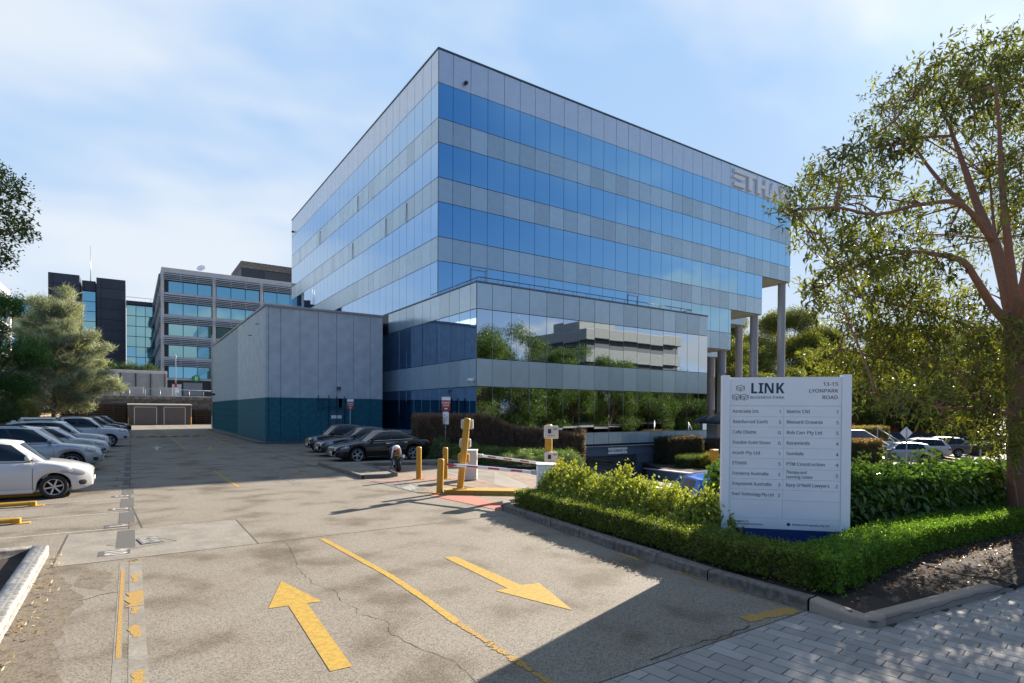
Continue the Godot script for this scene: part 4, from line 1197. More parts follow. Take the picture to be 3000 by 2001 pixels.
	part(fe, "mesh_wires", wires.commit(), M.galv)
	# shed with two roller doors
	var sh := thing("storage_shed", "brown steel shed with two roller doors at the end of the lane", "shed", V(-0.42, 0, 97))
	part(sh, "wall", bbox(Vector3(7.86, 2.8, 2.0), 0.02), M.shed, at(Vector3(3.93, 1.4, -1.02)))
	for k in 40:
		var x := 0.1 + 0.197 * k
		if (x > 0.7 and x < 3.6) or (x > 4.25 and x < 7.15): continue
		part(sh, "wall_rib", bbox(Vector3(0.08, 2.8, 0.05), 0.015), M.shed, at(Vector3(x, 1.4, 0.0)))
	part(sh, "fascia", bbox(Vector3(7.86, 0.3, 0.04), 0.01), M.shed, at(Vector3(3.93, 2.72, 0.03)))
	part(sh, "gutter", bbox(Vector3(8.0, 0.16, 0.2), 0.03), M.shed_roof, at(Vector3(3.93, 2.88, 0.08)))
	part(sh, "roof", bbox(Vector3(8.0, 0.08, 2.4), 0.01), M.shed_roof, Transform3D(Basis(Vector3.RIGHT, 0.06), Vector3(3.93, 3.0, -1.1)))
	for x in [2.12, 5.71]:
		var d := part(sh, "roller_door", bbox(Vector3(2.55, 2.5, 0.04), 0.01), M.roller, at(Vector3(x, 1.27, 0.0)))
		for k in 22:
			part(d, "slat", bbox(Vector3(2.5, 0.09, 0.03), 0.012), M.roller, at(Vector3(0, -1.17 + 0.112 * k, 0.03)))
		var fr := mb()
		box(fr, Vector3(-1.34, 0, 0.03), Vector3(0.1, 2.6, 0.08), 0.01)
		box(fr, Vector3(1.34, 0, 0.03), Vector3(0.1, 2.6, 0.08), 0.01)
		box(fr, Vector3(0, 1.31, 0.031), Vector3(2.58, 0.09, 0.08), 0.01)
		part(d, "frame", fr.commit(), M.louvre)
		part(d, "handle", bbox(Vector3(0.3, 0.05, 0.04), 0.01), M.frame_dark, at(Vector3(0, -0.15, 0.06)))
	for k in 2:
		bollard(V([-0.35, 7.35][k], 0, 96.7), 1.1, "yellow guard post at the %s corner of the brown shed" % ["left", "right"][k], 0.07)
	# striped shade sail structure and lamp on the terrace
	var um := thing("terrace_canopy", "pale fabric canopy on the terrace beside the louvred office", "canopy", V(3.2, 8.2, 150))
	var us := mb(true)
	lathe(us, Vector3.ZERO, [[0.0, 2.0], [0.5, 1.3], [1.5, 0.5], [2.8, 0.0], [2.8, -0.25]], Basis(Vector3.UP, PI / 4), 4)
	part(um, "fabric", done(us), M.pale_conc)
	for c in [[-1.8, -1.8], [1.8, -1.8], [1.8, 1.8], [-1.8, 1.8]]:
		part(um, "post", bbox(Vector3(0.1, 4.2, 0.1), 0.01), M.galv, at(Vector3(c[0], -2.1, c[1])))
	var lp := thing("lamp_post", "slim grey lamp post with a red parking sign on the terrace", "lamp post", V(6.6, 4.2, 118))
	var lps := mb(true)
	tube(lps, [Vector3(0, 0, 0), Vector3(0, 7.0, 0), Vector3(0.1, 7.6, 0), Vector3(-0.5, 8.2, 0)], [0.09, 0.06, 0.05, 0.05], 8)
	part(lp, "pole", done(lps), M.galv)
	part(lp, "red_sign", bbox(Vector3(0.4, 0.8, 0.03), 0.01), M.red_sign, at(Vector3(0, 2.4, 0.1)))
	part(lp, "white_sign", bbox(Vector3(0.5, 0.7, 0.03), 0.01), M.white, at(Vector3(0.2, 1.4, 0.1)))

	# red building and low structures beyond the lower car park on the right
	var rb := thing("red_building", "low red building with a pale roof beyond the lower car park", "building", V(78, -1.4, 46), -0.45)
	part(rb, "wall", bbox(Vector3(34, 3.6, 12), 0.05), M.red, at(Vector3(17, 1.8, -6)))
	part(rb, "roof", bbox(Vector3(35, 0.3, 13.5), 0.05), M.pale_conc, Transform3D(Basis(Vector3.RIGHT, 0.08), Vector3(17, 4.9, -6)))
	part(rb, "gable_band", bbox(Vector3(34.2, 0.9, 0.3), 0.05), M.render_grey, at(Vector3(17, 3.9, 0.1)))
	for c in 6:
		var wn := part(rb, "window", bbox(Vector3(3.2, 1.9, 0.1), 0.02), M.frame_dark, at(Vector3(3 + 5.4 * c, 2.1, 0.06)))
		part(wn, "pane", bbox(Vector3(3.0, 1.7, 0.05), 0.01), M.car_glass, at(Vector3(0, 0, 0.05)))
	part(rb, "plinth", bbox(Vector3(34.2, 0.9, 0.4), 0.05), M.base_blue, at(Vector3(17, 0.4, 0.1)))

func build_reflected() -> void:
	# across the street behind the camera; the podium glass mirrors these
	var o := thing("street_office", "white concrete office with ribbon windows across the street, mirrored in the podium glass", "building", V(97, -1.4, -46), PI)
	for s in 4:
		var y := 4.9 * s
		part(o, "storey_wall", bbox(Vector3(30, 2.7, 22), 0.05), M.white_wall, at(Vector3(0, y + 1.35, 0)))
		part(o, "window_recess", bbox(Vector3(29.0, 2.2, 21.0), 0.0), M.frame_dark, at(Vector3(0, y + 3.8, 0)))
		for c in 11:
			part(o, "window_pane", bbox(Vector3(2.3, 2.15, 0.08), 0.01), M.glass_teal, Transform3D(Basis(Vector3.UP, rng.randfn(0, 0.01)), Vector3(-12.6 + 2.55 * c, y + 3.8, -10.6)))
	part(o, "parapet", bbox(Vector3(30.4, 2.4, 22.4), 0.1), M.white_wall, at(Vector3(0, 20.7, 0)))
	part(o, "plant_room", bbox(Vector3(12, 3.0, 9), 0.1), M.white_wall, at(Vector3(6, 23.2, 0)))

# ---------------------------------------------------------------- vehicles
func prof(pts: Array, x: float) -> float: # smooth interpolation of (x, y) pairs
	if x <= pts[0][0]: return pts[0][1]
	for i in pts.size() - 1:
		if x <= pts[i + 1][0]:
			var t: float = (x - pts[i][0]) / maxf(1e-5, pts[i + 1][0] - pts[i][0])
			var p0: float = pts[maxi(i - 1, 0)][1]
			var p3: float = pts[mini(i + 2, pts.size() - 1)][1]
			var a: float = pts[i][1]
			var b: float = pts[i + 1][1]
			var lin := lerpf(a, b, t)
			return lerpf(lin, cubic_interpolate(a, b, p0, p3, t), 0.55)
	return pts[pts.size() - 1][1]

func paint(r: float, g: float, b: float, metal := 0.0) -> StandardMaterial3D:
	var m := mat(r, g, b, 0.35 if metal > 0 else 0.4, metal, 0.25)
	m.clearcoat_enabled = true
	m.clearcoat = 1.0
	m.clearcoat_roughness = 0.04
	return m

func half_width(c: Dictionary, x: float) -> float:
	var L: float = c.L
	var w: float = c.W * 0.5
	var nose: float = clampf(1.0 - x / c.get("nose_round", 0.62), 0.0, 1.0)
	var tail: float = clampf(1.0 - (L - x) / 0.5, 0.0, 1.0)
	return w * (1.0 - 0.26 * pow(nose, 2.2) - 0.16 * pow(tail, 2.2) - 0.02 * absf(x / L - 0.5) * 2.0)

# x runs from the nose (0) to the tail (L); in the node the nose looks along +x
func car_point(c: Dictionary, x: float, y: float, z: float) -> Vector3:
	return Vector3(c.L * 0.5 - x, y, z)

func car_side(c: Dictionary, x: float, y: float) -> float: # how far out the body side is at that spot
	var hw := half_width(c, x)
	var top := prof(c.deck, x)
	var bot: float = c.sill
	var t := clampf((y - bot) / maxf(0.1, top - bot), 0.0, 1.0)
	return hw * prof([[0.0, 0.955], [0.18, 0.985], [0.5, 1.0], [0.74, 0.985], [0.9, 0.93], [1.0, 0.86]], t)

func car(called: String, label: String, c: Dictionary, where: Vector3, turn: float, pm: Material, group := "") -> Node3D:
	var o := thing(called, label, "car" if not c.has("category") else c.category, where, turn, group)
	var L: float = c.L
	var wr: float = c.wr
	var ax := [c.fo, c.fo + c.wb]
	# body shell
	var xs := []
	var x := 0.0
	while x < L - 0.001:
		xs.append(x)
		var near := 9.0
		for a in ax: near = minf(near, absf(absf(x - a) - (wr + 0.06)))
		x += 0.03 if x < 0.3 or x > L - 0.3 else (0.03 if near < 0.1 else 0.07)
	xs.append(L)
	var st := mb(true)
	var rows := []
	for xx in xs:
		var top := prof(c.deck, xx)
		var hw := half_width(c, xx)
		var bot: float = c.sill
		bot += 0.10 * pow(clampf(1.0 - xx / 0.45, 0, 1), 2.0) + c.get("tail_up", 0.14) * pow(clampf(1.0 - (L - xx) / 0.55, 0, 1), 1.5)
		var under := bot
		for a in ax:
			var r: float = wr + 0.055
			if absf(xx - a) < r:
				bot = maxf(bot, wr + sqrt(r * r - (xx - a) * (xx - a)))
		var row := []
		var span := top - bot
		var sp2 := top - under
		var bulge := 0.02 if bot > under else 0.0
		for q in [[0.0, 0.0], [0.93, 0.0], [0.955 + bulge, 0.02], [0.985 + bulge * 0.6, 0.2], [1.0, 0.5], [0.985, 0.74], [0.965, 0.82], [0.925, 0.915], [0.86, 0.965], [0.6, 0.995], [0.0, 1.01]]:
			row.append([hw * float(q[0]), bot + span * float(q[1])])
		rows.append(row)
	for sgn in [1, -1]:
		for i in rows.size() - 1:
			for k in 10:
				var a: Vector3 = car_point(c, xs[i], rows[i][k][1], rows[i][k][0] * sgn)
				var b := car_point(c, xs[i + 1], rows[i + 1][k][1], rows[i + 1][k][0] * sgn)
				var d := car_point(c, xs[i + 1], rows[i + 1][k + 1][1], rows[i + 1][k + 1][0] * sgn)
				var e := car_point(c, xs[i], rows[i][k + 1][1], rows[i][k + 1][0] * sgn)
				if sgn > 0: quad(st, a, b, d, e)
				else: quad(st, a, e, d, b)
		for e2 in [0, rows.size() - 1]:
			for k in range(1, 10):
				tri(st, car_point(c, xs[e2], rows[e2][0][1], 0), car_point(c, xs[e2], rows[e2][k][1], rows[e2][k][0] * sgn), car_point(c, xs[e2], rows[e2][k + 1][1], rows[e2][k + 1][0] * sgn))
	part(o, "body", done(st), pm)
	greenhouse(o, c, pm)
	# wheels
	for a in ax:
		for sgn in [1, -1]:
			wheel(o, car_point(c, a, wr, (c.W * 0.5 - 0.115) * sgn), wr, sgn, c.get("spokes", 5), c.get("rim", 0.68))
	# sill and bumper trims, lamps, plates, mirrors, handles, seams
	var black := mb()
	box(black, car_point(c, 0.045, c.sill + 0.12, 0), Vector3(0.06, 0.13, c.W * 0.52), 0.02)
	part(o, "bumper_intake", black.commit(), M.dark_plastic)
	var gr := mb()
	var gy: float = c.get("grille_y", 0.62)
	var gh: float = c.get("grille_h", 0.14)
	box(gr, car_point(c, 0.03, gy, 0), Vector3(0.06, gh, c.W * c.get("grille_w", 0.4)), 0.02)
	var grille := part(o, "grille", gr.commit(), M.dark_plastic)
	var bars := mb()
	for k in 3:
		box(bars, car_point(c, -0.002, gy - gh * 0.3 + gh * 0.3 * k, 0), Vector3(0.012, 0.014, c.W * c.get("grille_w", 0.4) * 0.94), 0.003)
	part(grille, "grille_bar", bars.commit(), M.chrome)
	part(o, "number_plate", bbox(Vector3(0.015, 0.1, 0.36), 0.004), M.plate, at(car_point(c, -0.012, c.sill + 0.24, 0)))
	part(o, "number_plate", bbox(Vector3(0.015, 0.1, 0.36), 0.004), M.plate, at(car_point(c, L + 0.005, 0.62, 0)))
	for sgn in [1, -1]:
		var hl: Array = c.get("head", [0.22, 0.66, 0.30, 0.10])
		var ls := mb(true)
		patch(ls, c, hl[0] - hl[2] * 0.5, hl[0] + hl[2] * 0.5, hl[1] - hl[3] * 0.5, hl[1] + hl[3] * 0.5, sgn, 0.012, c.get("slant", 0.05))
		var hp := part(o, "headlight", done(ls), M.lamp_lens)
		var bulb := mb(true)
		ball(bulb, car_point(c, hl[0], hl[1], (car_side(c, hl[0], hl[1]) + 0.004) * sgn), Vector3(0.045, 0.04, 0.02))
		part(hp, "reflector", done(bulb), M.chrome)
		var tl: Array = c.get("tail", [0.16, 0.85, 0.30, 0.16])
		var ts := mb(true)
		patch(ts, c, L - tl[0] - tl[2] * 0.5, L - tl[0] + tl[2] * 0.5, tl[1] - tl[3] * 0.5, tl[1] + tl[3] * 0.5, sgn, 0.012, -0.02)
		part(o, "tail_light", done(ts), M.tail)
		var rear := mb()
		box(rear, car_point(c, L - 0.02, tl[1], c.W * 0.31 * sgn), Vector3(0.06, float(tl[3]), 0.26), 0.02)
		part(o, "tail_light", rear.commit(), M.tail)
		# fog lamp recess
		var fg := mb(true)
		patch(fg, c, 0.12, 0.3, c.sill + 0.12, c.sill + 0.26, sgn, 0.006, 0.0)
		part(o, "fog_lamp_recess", done(fg), M.dark_plastic)
		# mirror
		var mx: float = c.gh[0] + 0.32
		var my: float = prof(c.deck, mx) + 0.09
		var ms := mb(true)
		ball(ms, car_point(c, mx, my, (car_side(c, mx, my - 0.2) + 0.08) * sgn), Vector3(0.075, 0.075, 0.11))
		part(o, "wing_mirror", done(ms), pm if not c.has("black_mirror") else M.dark_plastic)
		var arm := mb()
		box(arm, car_point(c, mx, my - 0.07, (car_side(c, mx, my - 0.2) - 0.02) * sgn), Vector3(0.07, 0.05, 0.1), 0.01)
		part(o, "mirror_arm", arm.commit(), M.dark_plastic)
		# door seams, handles and sill line
		for sx in c.seams:
			seam(o, c, sx, sgn)
		for hx in c.handles:
			var hy: float = prof(c.deck, hx) - 0.14
			part(o, "door_handle", bbox(Vector3(0.2, 0.03, 0.035), 0.012), pm if not c.has("chrome_handles") else M.chrome, at(car_point(c, hx, hy, (car_side(c, hx, hy) + 0.012) * sgn)))
		var sl := mb()
		box(sl, car_point(c, (ax[0] + ax[1]) / 2, c.sill + 0.02, (c.W * 0.5 - 0.05) * sgn), Vector3(c.wb - 2 * wr - 0.2, 0.1, 0.06), 0.02)
		part(o, "sill", sl.commit(), M.dark_plastic if not c.has("paint_sill") else pm)
	var floor_st := mb()
	box(floor_st, car_point(c, L / 2, c.sill + 0.14, 0), Vector3(L - 0.7, 0.1, c.W - 0.5), 0.02)
	part(o, "floor_pan", floor_st.commit(), M.dark_plastic)
	return o

func seam(o: Node3D, c: Dictionary, sx: float, sgn: int) -> void:
	var st := mb()
	var top := prof(c.deck, sx) - 0.01
	var n := 8
	for k in n:
		var ya := lerpf(c.sill + 0.03, top, float(k) / n)
		var yb := lerpf(c.sill + 0.03, top, float(k + 1) / n)
		var za := (car_side(c, sx, ya) + 0.002) * sgn
		var zb := (car_side(c, sx, yb) + 0.002) * sgn
		quad(st, car_point(c, sx - 0.006, ya, za), car_point(c, sx - 0.006, yb, zb), car_point(c, sx + 0.006, yb, zb), car_point(c, sx + 0.006, ya, za))
	part(o, "door_seam", done(st), M.dark_plastic)

# a lens that lies on the body side, rounded at its ends
func patch(st: SurfaceTool, c: Dictionary, x0: float, x1: float, y0: float, y1: float, sgn: int, proud: float, slant: float) -> void:
	var n := 8
	var m := 5
	var P := func(i, j):
		var s := float(i) / n
		var t := float(j) / m
		var taper := 1.0 - pow(absf(s * 2.0 - 1.0), 4.0) * 0.75
		var xx := lerpf(x0, x1, s)
		var yc := (y0 + y1) * 0.5 + slant * (s - 0.5) * 2.0
		var yy := yc + (t - 0.5) * (y1 - y0) * taper
		var edge := minf(minf(s, 1.0 - s) * 6.0, minf(t, 1.0 - t) * 5.0)
		var xc := clampf(xx, 0.0, c.L)
		return car_point(c, xc, yy, (car_side(c, xc, minf(yy, prof(c.deck, xc) - 0.02)) + lerpf(-0.004, proud, clampf(edge, 0, 1))) * sgn)
	for i in n:
		for j in m:
			quad(st, P.call(i, j), P.call(i, j + 1), P.call(i + 1, j + 1), P.call(i + 1, j))

func ball(st: SurfaceTool, c: Vector3, r: Vector3, bs := Basis(), nu := 12, nv := 7) -> void:
	var P := func(i, j):
		var a: float = TAU * i / nu
		var b: float = PI * j / nv - PI / 2
		return c + bs * Vector3(cos(a) * cos(b) * r.x, sin(b) * r.y, sin(a) * cos(b) * r.z)
	for i in nu:
		for j in nv:
			quad(st, P.call(i, j), P.call(i, j + 1), P.call(i + 1, j + 1), P.call(i + 1, j))

func greenhouse(o: Node3D, c: Dictionary, pm: Material) -> void:
	# gh: windscreen foot, roof front, roof rear, rear window foot (from the nose)
	var g: Array = c.gh
	var H: float = c.H
	var roof: Array = c.roof              # (x, y) pairs of the roof line
	var wb: float = c.W * 0.5 * 0.875
	var wt: float = c.W * 0.5 * c.get("tumble", 0.66)
	var S := func(s, t, sgn): # side surface, s from front to rear, t from belt to roof
		var xl := lerpf(g[0] + 0.06, g[3] - 0.04, s)
		var xu := lerpf(g[1], g[2], s)
		var xx := lerpf(xl, xu, t)
		var yl := prof(c.deck, xl) - 0.015
		var yu := prof(roof, xu)
		var bow := sin(t * PI) * 0.025
		var endin := 0.07 * pow(absf(s * 2 - 1), 6.0)
		return car_point(c, xx, lerpf(yl, yu, t), (lerpf(wb, wt, pow(t, 1.25)) + bow - endin) * sgn)
	var pill: Array = c.pillars           # window spans along s
	var ts := [0.0, 0.06, 0.90, 1.0]
	var paint_st := mb(true)
	for sgn in [1, -1]:
		var pil_st := mb(true)
		var cuts := [0.0]
		for p in pill: cuts.append(p[0]); cuts.append(p[1])
		cuts.append(1.0)
		for i in cuts.size() - 1:
			var glass := i % 2 == 1
			for j in 3:
				var target := pil_st if j == 1 and i > 0 and i < cuts.size() - 2 else paint_st
				var is_glass := glass and j == 1
				if is_glass: target = mb(true)
				var ns := 5
				for a in ns:
					for b in 4:
						var s0 := lerpf(cuts[i], cuts[i + 1], float(a) / ns)
						var s1 := lerpf(cuts[i], cuts[i + 1], float(a + 1) / ns)
						var t0 := lerpf(ts[j], ts[j + 1], b / 4.0)
						var t1 := lerpf(ts[j], ts[j + 1], (b + 1) / 4.0)
						quad(target, S.call(s0, t0, sgn), S.call(s0, t1, sgn), S.call(s1, t1, sgn), S.call(s1, t0, sgn))
				if is_glass: part(o, "side_window", done(target), M.car_glass)
				elif target == pil_st:
					part(o, "door_pillar", done(pil_st), M.dark_plastic)
					pil_st = mb(true)
	# windscreen and rear window between the two sides
	for e in 2:
		var ws := mb(true)
		var s := float(e)
		var n := 8
		var F := func(t, k):
			var a: Vector3 = S.call(s, t, 1)
			var b: Vector3 = S.call(s, t, -1)
			var q := a.lerp(b, k)
			var bulge := sin(k * PI) * (0.12 if e == 0 else 0.06)
			q.x += bulge * (1.0 if e == 0 else -1.0)
			q.y += sin(k * PI) * 0.05 * t
			return q
		var back_glass: Array = c.get("back_glass", [0.1, 0.9]) if e == 1 else [0.02, 0.93]
		for seg in [[0.0, back_glass[0], false], [back_glass[0], back_glass[1], true], [back_glass[1], 1.0, false]]:
			for i in n:
				for j in 4:
					var t0 := lerpf(seg[0], seg[1], j / 4.0)
					var t1 := lerpf(seg[0], seg[1], (j + 1) / 4.0)
					var k0 := lerpf(0.0, 1.0, float(i) / n)
					var k1 := lerpf(0.0, 1.0, float(i + 1) / n)
					var edge := i == 0 or i == n - 1
					var target2: SurfaceTool = ws if seg[2] and not edge else paint_st
					quad(target2, F.call(t0, k0), F.call(t1, k0), F.call(t1, k1), F.call(t0, k1))
		part(o, "windscreen" if e == 0 else "rear_window", done(ws), M.car_glass)
	# roof skin
	var nr := 14
	var R := func(i, k):
		var a: Vector3 = S.call(float(i) / nr, 1.0, 1)
		var b: Vector3 = S.call(float(i) / nr, 1.0, -1)
		var q := a.lerp(b, k)
		q.y += sin(k * PI) * 0.05
		if i == 0: q.x += sin(k * PI) * 0.12
		elif i < 4: q.x += sin(k * PI) * 0.12 * (1.0 - i / 4.0)
		if i == nr: q.x -= sin(k * PI) * 0.06
		return q
	for i in nr:
		for j in 8:
			quad(paint_st, R.call(i, j / 8.0), R.call(i + 1, j / 8.0), R.call(i + 1, (j + 1) / 8.0), R.call(i, (j + 1) / 8.0))
	part(o, "cabin", done(paint_st), pm)
	if c.has("roof_rails"):
		for sgn in [1, -1]:
			var rr := mb(true)
			var pts := []
			for i in 8:
				var q: Vector3 = S.call(lerpf(0.1, 0.95, i / 7.0), 1.0, sgn)
				pts.append(q + Vector3(0, 0.05 if i > 0 and i < 7 else 0.0, -0.06 * sgn))
			tube(rr, pts, [0.02], 6)
			part(o, "roof_rail", done(rr), M.dark_plastic)
	if c.has("fin"):
		var fs := mb(true)
		ball(fs, car_point(c, g[2] - 0.2, prof(roof, g[2] - 0.2) + 0.06, 0), Vector3(0.12, 0.07, 0.02))
		part(o, "aerial_fin", done(fs), pm)
	if c.has("trim"):
		for sgn in [1, -1]:
			var tr := mb(true)
			var pts2 := []
			for i in 17:
				var s3: float = lerpf(pill[0][0], pill[pill.size() - 1][1], i / 16.0)
				var q2: Vector3 = S.call(s3, 0.92, sgn)
				pts2.append(q2 + Vector3(0, 0, 0.006 * sgn))
			var pts3 := []
			for i in 17:
				var s4: float = lerpf(pill[0][0], pill[pill.size() - 1][1], i / 16.0)
				pts3.append(S.call(s4, 0.04, sgn) + Vector3(0, 0, 0.006 * sgn))
			tube(tr, pts2, [0.012], 5)
			tube(tr, pts3, [0.012], 5)
			part(o, "window_trim", done(tr), M.chrome)

func wheel(o: Node3D, p: Vector3, r: float, sgn: int, spokes: int, rim: float) -> void:
	var w := Node3D.new()
	w.name = "wheel"
	o.add_child(w, true)
	w.position = p
	var bs := Basis(Vector3.RIGHT, PI / 2 * sgn)
	var key := "wheel %.3f %d %.2f" % [r, spokes, rim]
	if not boxes.has(key):
		var ty := mb(true)
		var rr := r * rim
		lathe(ty, Vector3.ZERO, [[rr, -0.09], [r - 0.03, -0.105], [r - 0.006, -0.085], [r, -0.05], [r, 0.05], [r - 0.006, 0.085], [r - 0.03, 0.105], [rr + 0.01, 0.10], [rr, 0.09], [rr, -0.09]], Basis(), 28)
		var ri := mb(true)
		lathe(ri, Vector3.ZERO, [[rr, 0.085], [rr * 0.98, 0.098], [rr * 0.92, 0.09], [rr * 0.9, 0.02], [rr * 0.9, -0.08]], Basis(), 28)
		lathe(ri, Vector3.ZERO, [[0.0, 0.072], [rr * 0.18, 0.07], [rr * 0.22, 0.05], [rr * 0.22, 0.0]], Basis(), 16)
		var sp := mb()
		for k in spokes:
			for hf in ([-1, 1] if spokes == 5 else [0]):
				var a := TAU * k / spokes + 0.2
				var wd := rr * (0.11 if spokes == 5 else 0.2)
				var b2 := Basis(Vector3.UP, a + 0.13 * hf)
				box(sp, b2 * Vector3(rr * 0.55, 0.06, 0), Vector3(rr * 0.78, 0.025, wd), 0.008, b2)
		var bk := mb(true)
		lathe(bk, Vector3.ZERO, [[0.0, -0.01], [rr * 0.62, -0.01], [rr * 0.62, -0.05], [rr * 0.92, -0.06]], Basis(), 20)
		boxes[key] = [done(ty), done(ri), sp.commit(), done(bk)]
	var m: Array = boxes[key]
	var xf := Transform3D(bs, Vector3.ZERO)
	part(w, "tyre", m[0], M.tyre, xf)
	part(w, "rim", m[1], M.rim, xf)
	part(w, "spokes", m[2], M.rim, xf)
	part(w, "brake_disc", m[3], M.dark_plastic, xf)

func hatch() -> Dictionary:
	return {"L": 3.85, "W": 1.70, "H": 1.51, "wb": 2.43, "fo": 0.80, "wr": 0.305, "sill": 0.20, "deck": [[0.0, 0.64], [0.04, 0.72], [0.15, 0.79], [0.45, 0.88], [0.95, 0.965], [1.3, 0.975], [2.6, 1.0], [3.4, 1.04], [3.8, 1.0], [3.85, 0.8]],
		"gh": [0.98, 1.62, 3.52, 3.80], "roof": [[1.55, 1.41], [1.9, 1.475], [2.4, 1.49], [3.0, 1.46], [3.55, 1.38]], "pillars": [[0.05, 0.44], [0.49, 0.80]], "seams": [1.22, 2.35, 3.0], "handles": [2.15, 2.9], "head": [0.46, 0.70, 0.66, 0.19], "slant": 0.085, "paint_sill": true, "spokes": 6, "grille_y": 0.52, "nose_round": 0.8}

func suv() -> Dictionary:
	return {"L": 4.6, "W": 1.82, "H": 1.69, "wb": 2.65, "fo": 0.92, "wr": 0.345, "sill": 0.27, "deck": [[0.0, 0.62], [0.05, 0.78], [0.2, 0.88], [0.6, 0.98], [1.2, 1.06], [1.5, 1.07], [3.2, 1.09], [4.2, 1.12], [4.55, 1.08], [4.6, 0.8]],
		"gh": [1.22, 1.98, 4.15, 4.54], "roof": [[1.9, 1.56], [2.3, 1.64], [3.0, 1.66], [3.7, 1.62], [4.2, 1.54]], "pillars": [[0.05, 0.36], [0.39, 0.66], [0.70, 0.90]], "seams": [1.42, 2.5, 3.4], "handles": [2.35, 3.3], "head": [0.42, 0.81, 0.56, 0.18], "slant": 0.07, "grille_y": 0.70, "grille_h": 0.2, "roof_rails": true, "nose_round": 0.75}

func wagon() -> Dictionary:
	var c := suv()
	c.merge({"L": 4.62, "W": 1.77, "H": 1.5, "wr": 0.315, "sill": 0.21, "fo": 0.95, "deck": [[0.0, 0.55], [0.05, 0.68], [0.2, 0.77], [0.6, 0.86], [1.2, 0.95], [1.5, 0.96], [3.2, 0.98], [4.2, 1.0], [4.57, 0.97], [4.62, 0.75]],
		"gh": [1.22, 2.05, 4.2, 4.56], "roof": [[1.95, 1.38], [2.4, 1.45], [3.0, 1.46], [3.7, 1.43], [4.25, 1.36]], "head": [0.40, 0.70, 0.54, 0.15], "grille_y": 0.6}, true)
	return c

func sedan() -> Dictionary:
	return {"L": 4.69, "W": 1.83, "H": 1.44, "wb": 2.73, "fo": 0.93, "wr": 0.33, "sill": 0.19, "deck": [[0.0, 0.55], [0.04, 0.66], [0.2, 0.76], [0.6, 0.84], [1.2, 0.93], [1.5, 0.945], [3.2, 0.99], [3.9, 1.03], [4.4, 1.03], [4.62, 1.0], [4.69, 0.8]],
		"gh": [1.32, 2.1, 3.25, 4.15], "roof": [[2.0, 1.34], [2.3, 1.41], [2.65, 1.425], [3.0, 1.405], [3.3, 1.35]], "pillars": [[0.04, 0.43], [0.455, 0.70], [0.715, 0.86]], "seams": [1.5, 2.55, 3.5], "handles": [2.35, 3.3], "head": [0.40, 0.67, 0.52, 0.13], "slant": 0.05, "grille_y": 0.55, "grille_h": 0.18, "paint_sill": true, "trim": true, "chrome_handles": true, "black_mirror": true, "rim": 0.74, "tumble": 0.64}

func ute() -> Dictionary:
	return {"L": 5.3, "W": 1.86, "H": 1.82, "wb": 3.08, "fo": 1.0, "wr": 0.385, "sill": 0.40, "deck": [[0.0, 0.80], [0.05, 0.98], [0.2, 1.06], [0.6, 1.12], [1.25, 1.17], [1.5, 1.18], [3.2, 1.19], [3.4, 1.2], [5.25, 1.2], [5.3, 0.9]],
		"gh": [1.3, 2.0, 3.3, 3.5], "roof": [[1.9, 1.68], [2.3, 1.77], [2.8, 1.79], [3.4, 1.76]], "pillars": [[0.06, 0.50], [0.55, 0.90]], "seams": [1.5, 2.5, 3.45], "handles": [2.35, 3.3], "head": [0.38, 0.98, 0.5, 0.15], "slant": 0.03, "grille_y": 0.86, "grille_h": 0.32, "category": "pickup truck", "black_mirror": true, "spokes": 6, "tumble": 0.7, "tail_up": 0.06}

func bubble() -> Dictionary:
	var c := hatch()
	c.merge({"L": 3.57, "W": 1.63, "wb": 2.3, "fo": 0.68, "wr": 0.295, "deck": [[0.0, 0.52], [0.04, 0.70], [0.12, 0.80], [0.4, 0.90], [0.85, 0.97], [1.2, 0.98], [2.6, 1.0], [3.2, 1.02], [3.52, 0.98], [3.57, 0.75]], "gh": [0.86, 1.45, 3.1, 3.5], "roof": [[1.4, 1.40], [1.75, 1.47], [2.2, 1.48], [2.8, 1.43], [3.15, 1.34]], "pillars": [[0.05, 0.56], [0.60, 0.86]], "seams": [1.05, 2.3], "handles": [2.1], "head": [0.28, 0.74, 0.30, 0.22], "slant": 0.0, "nose_round": 0.95}, true)
	return c

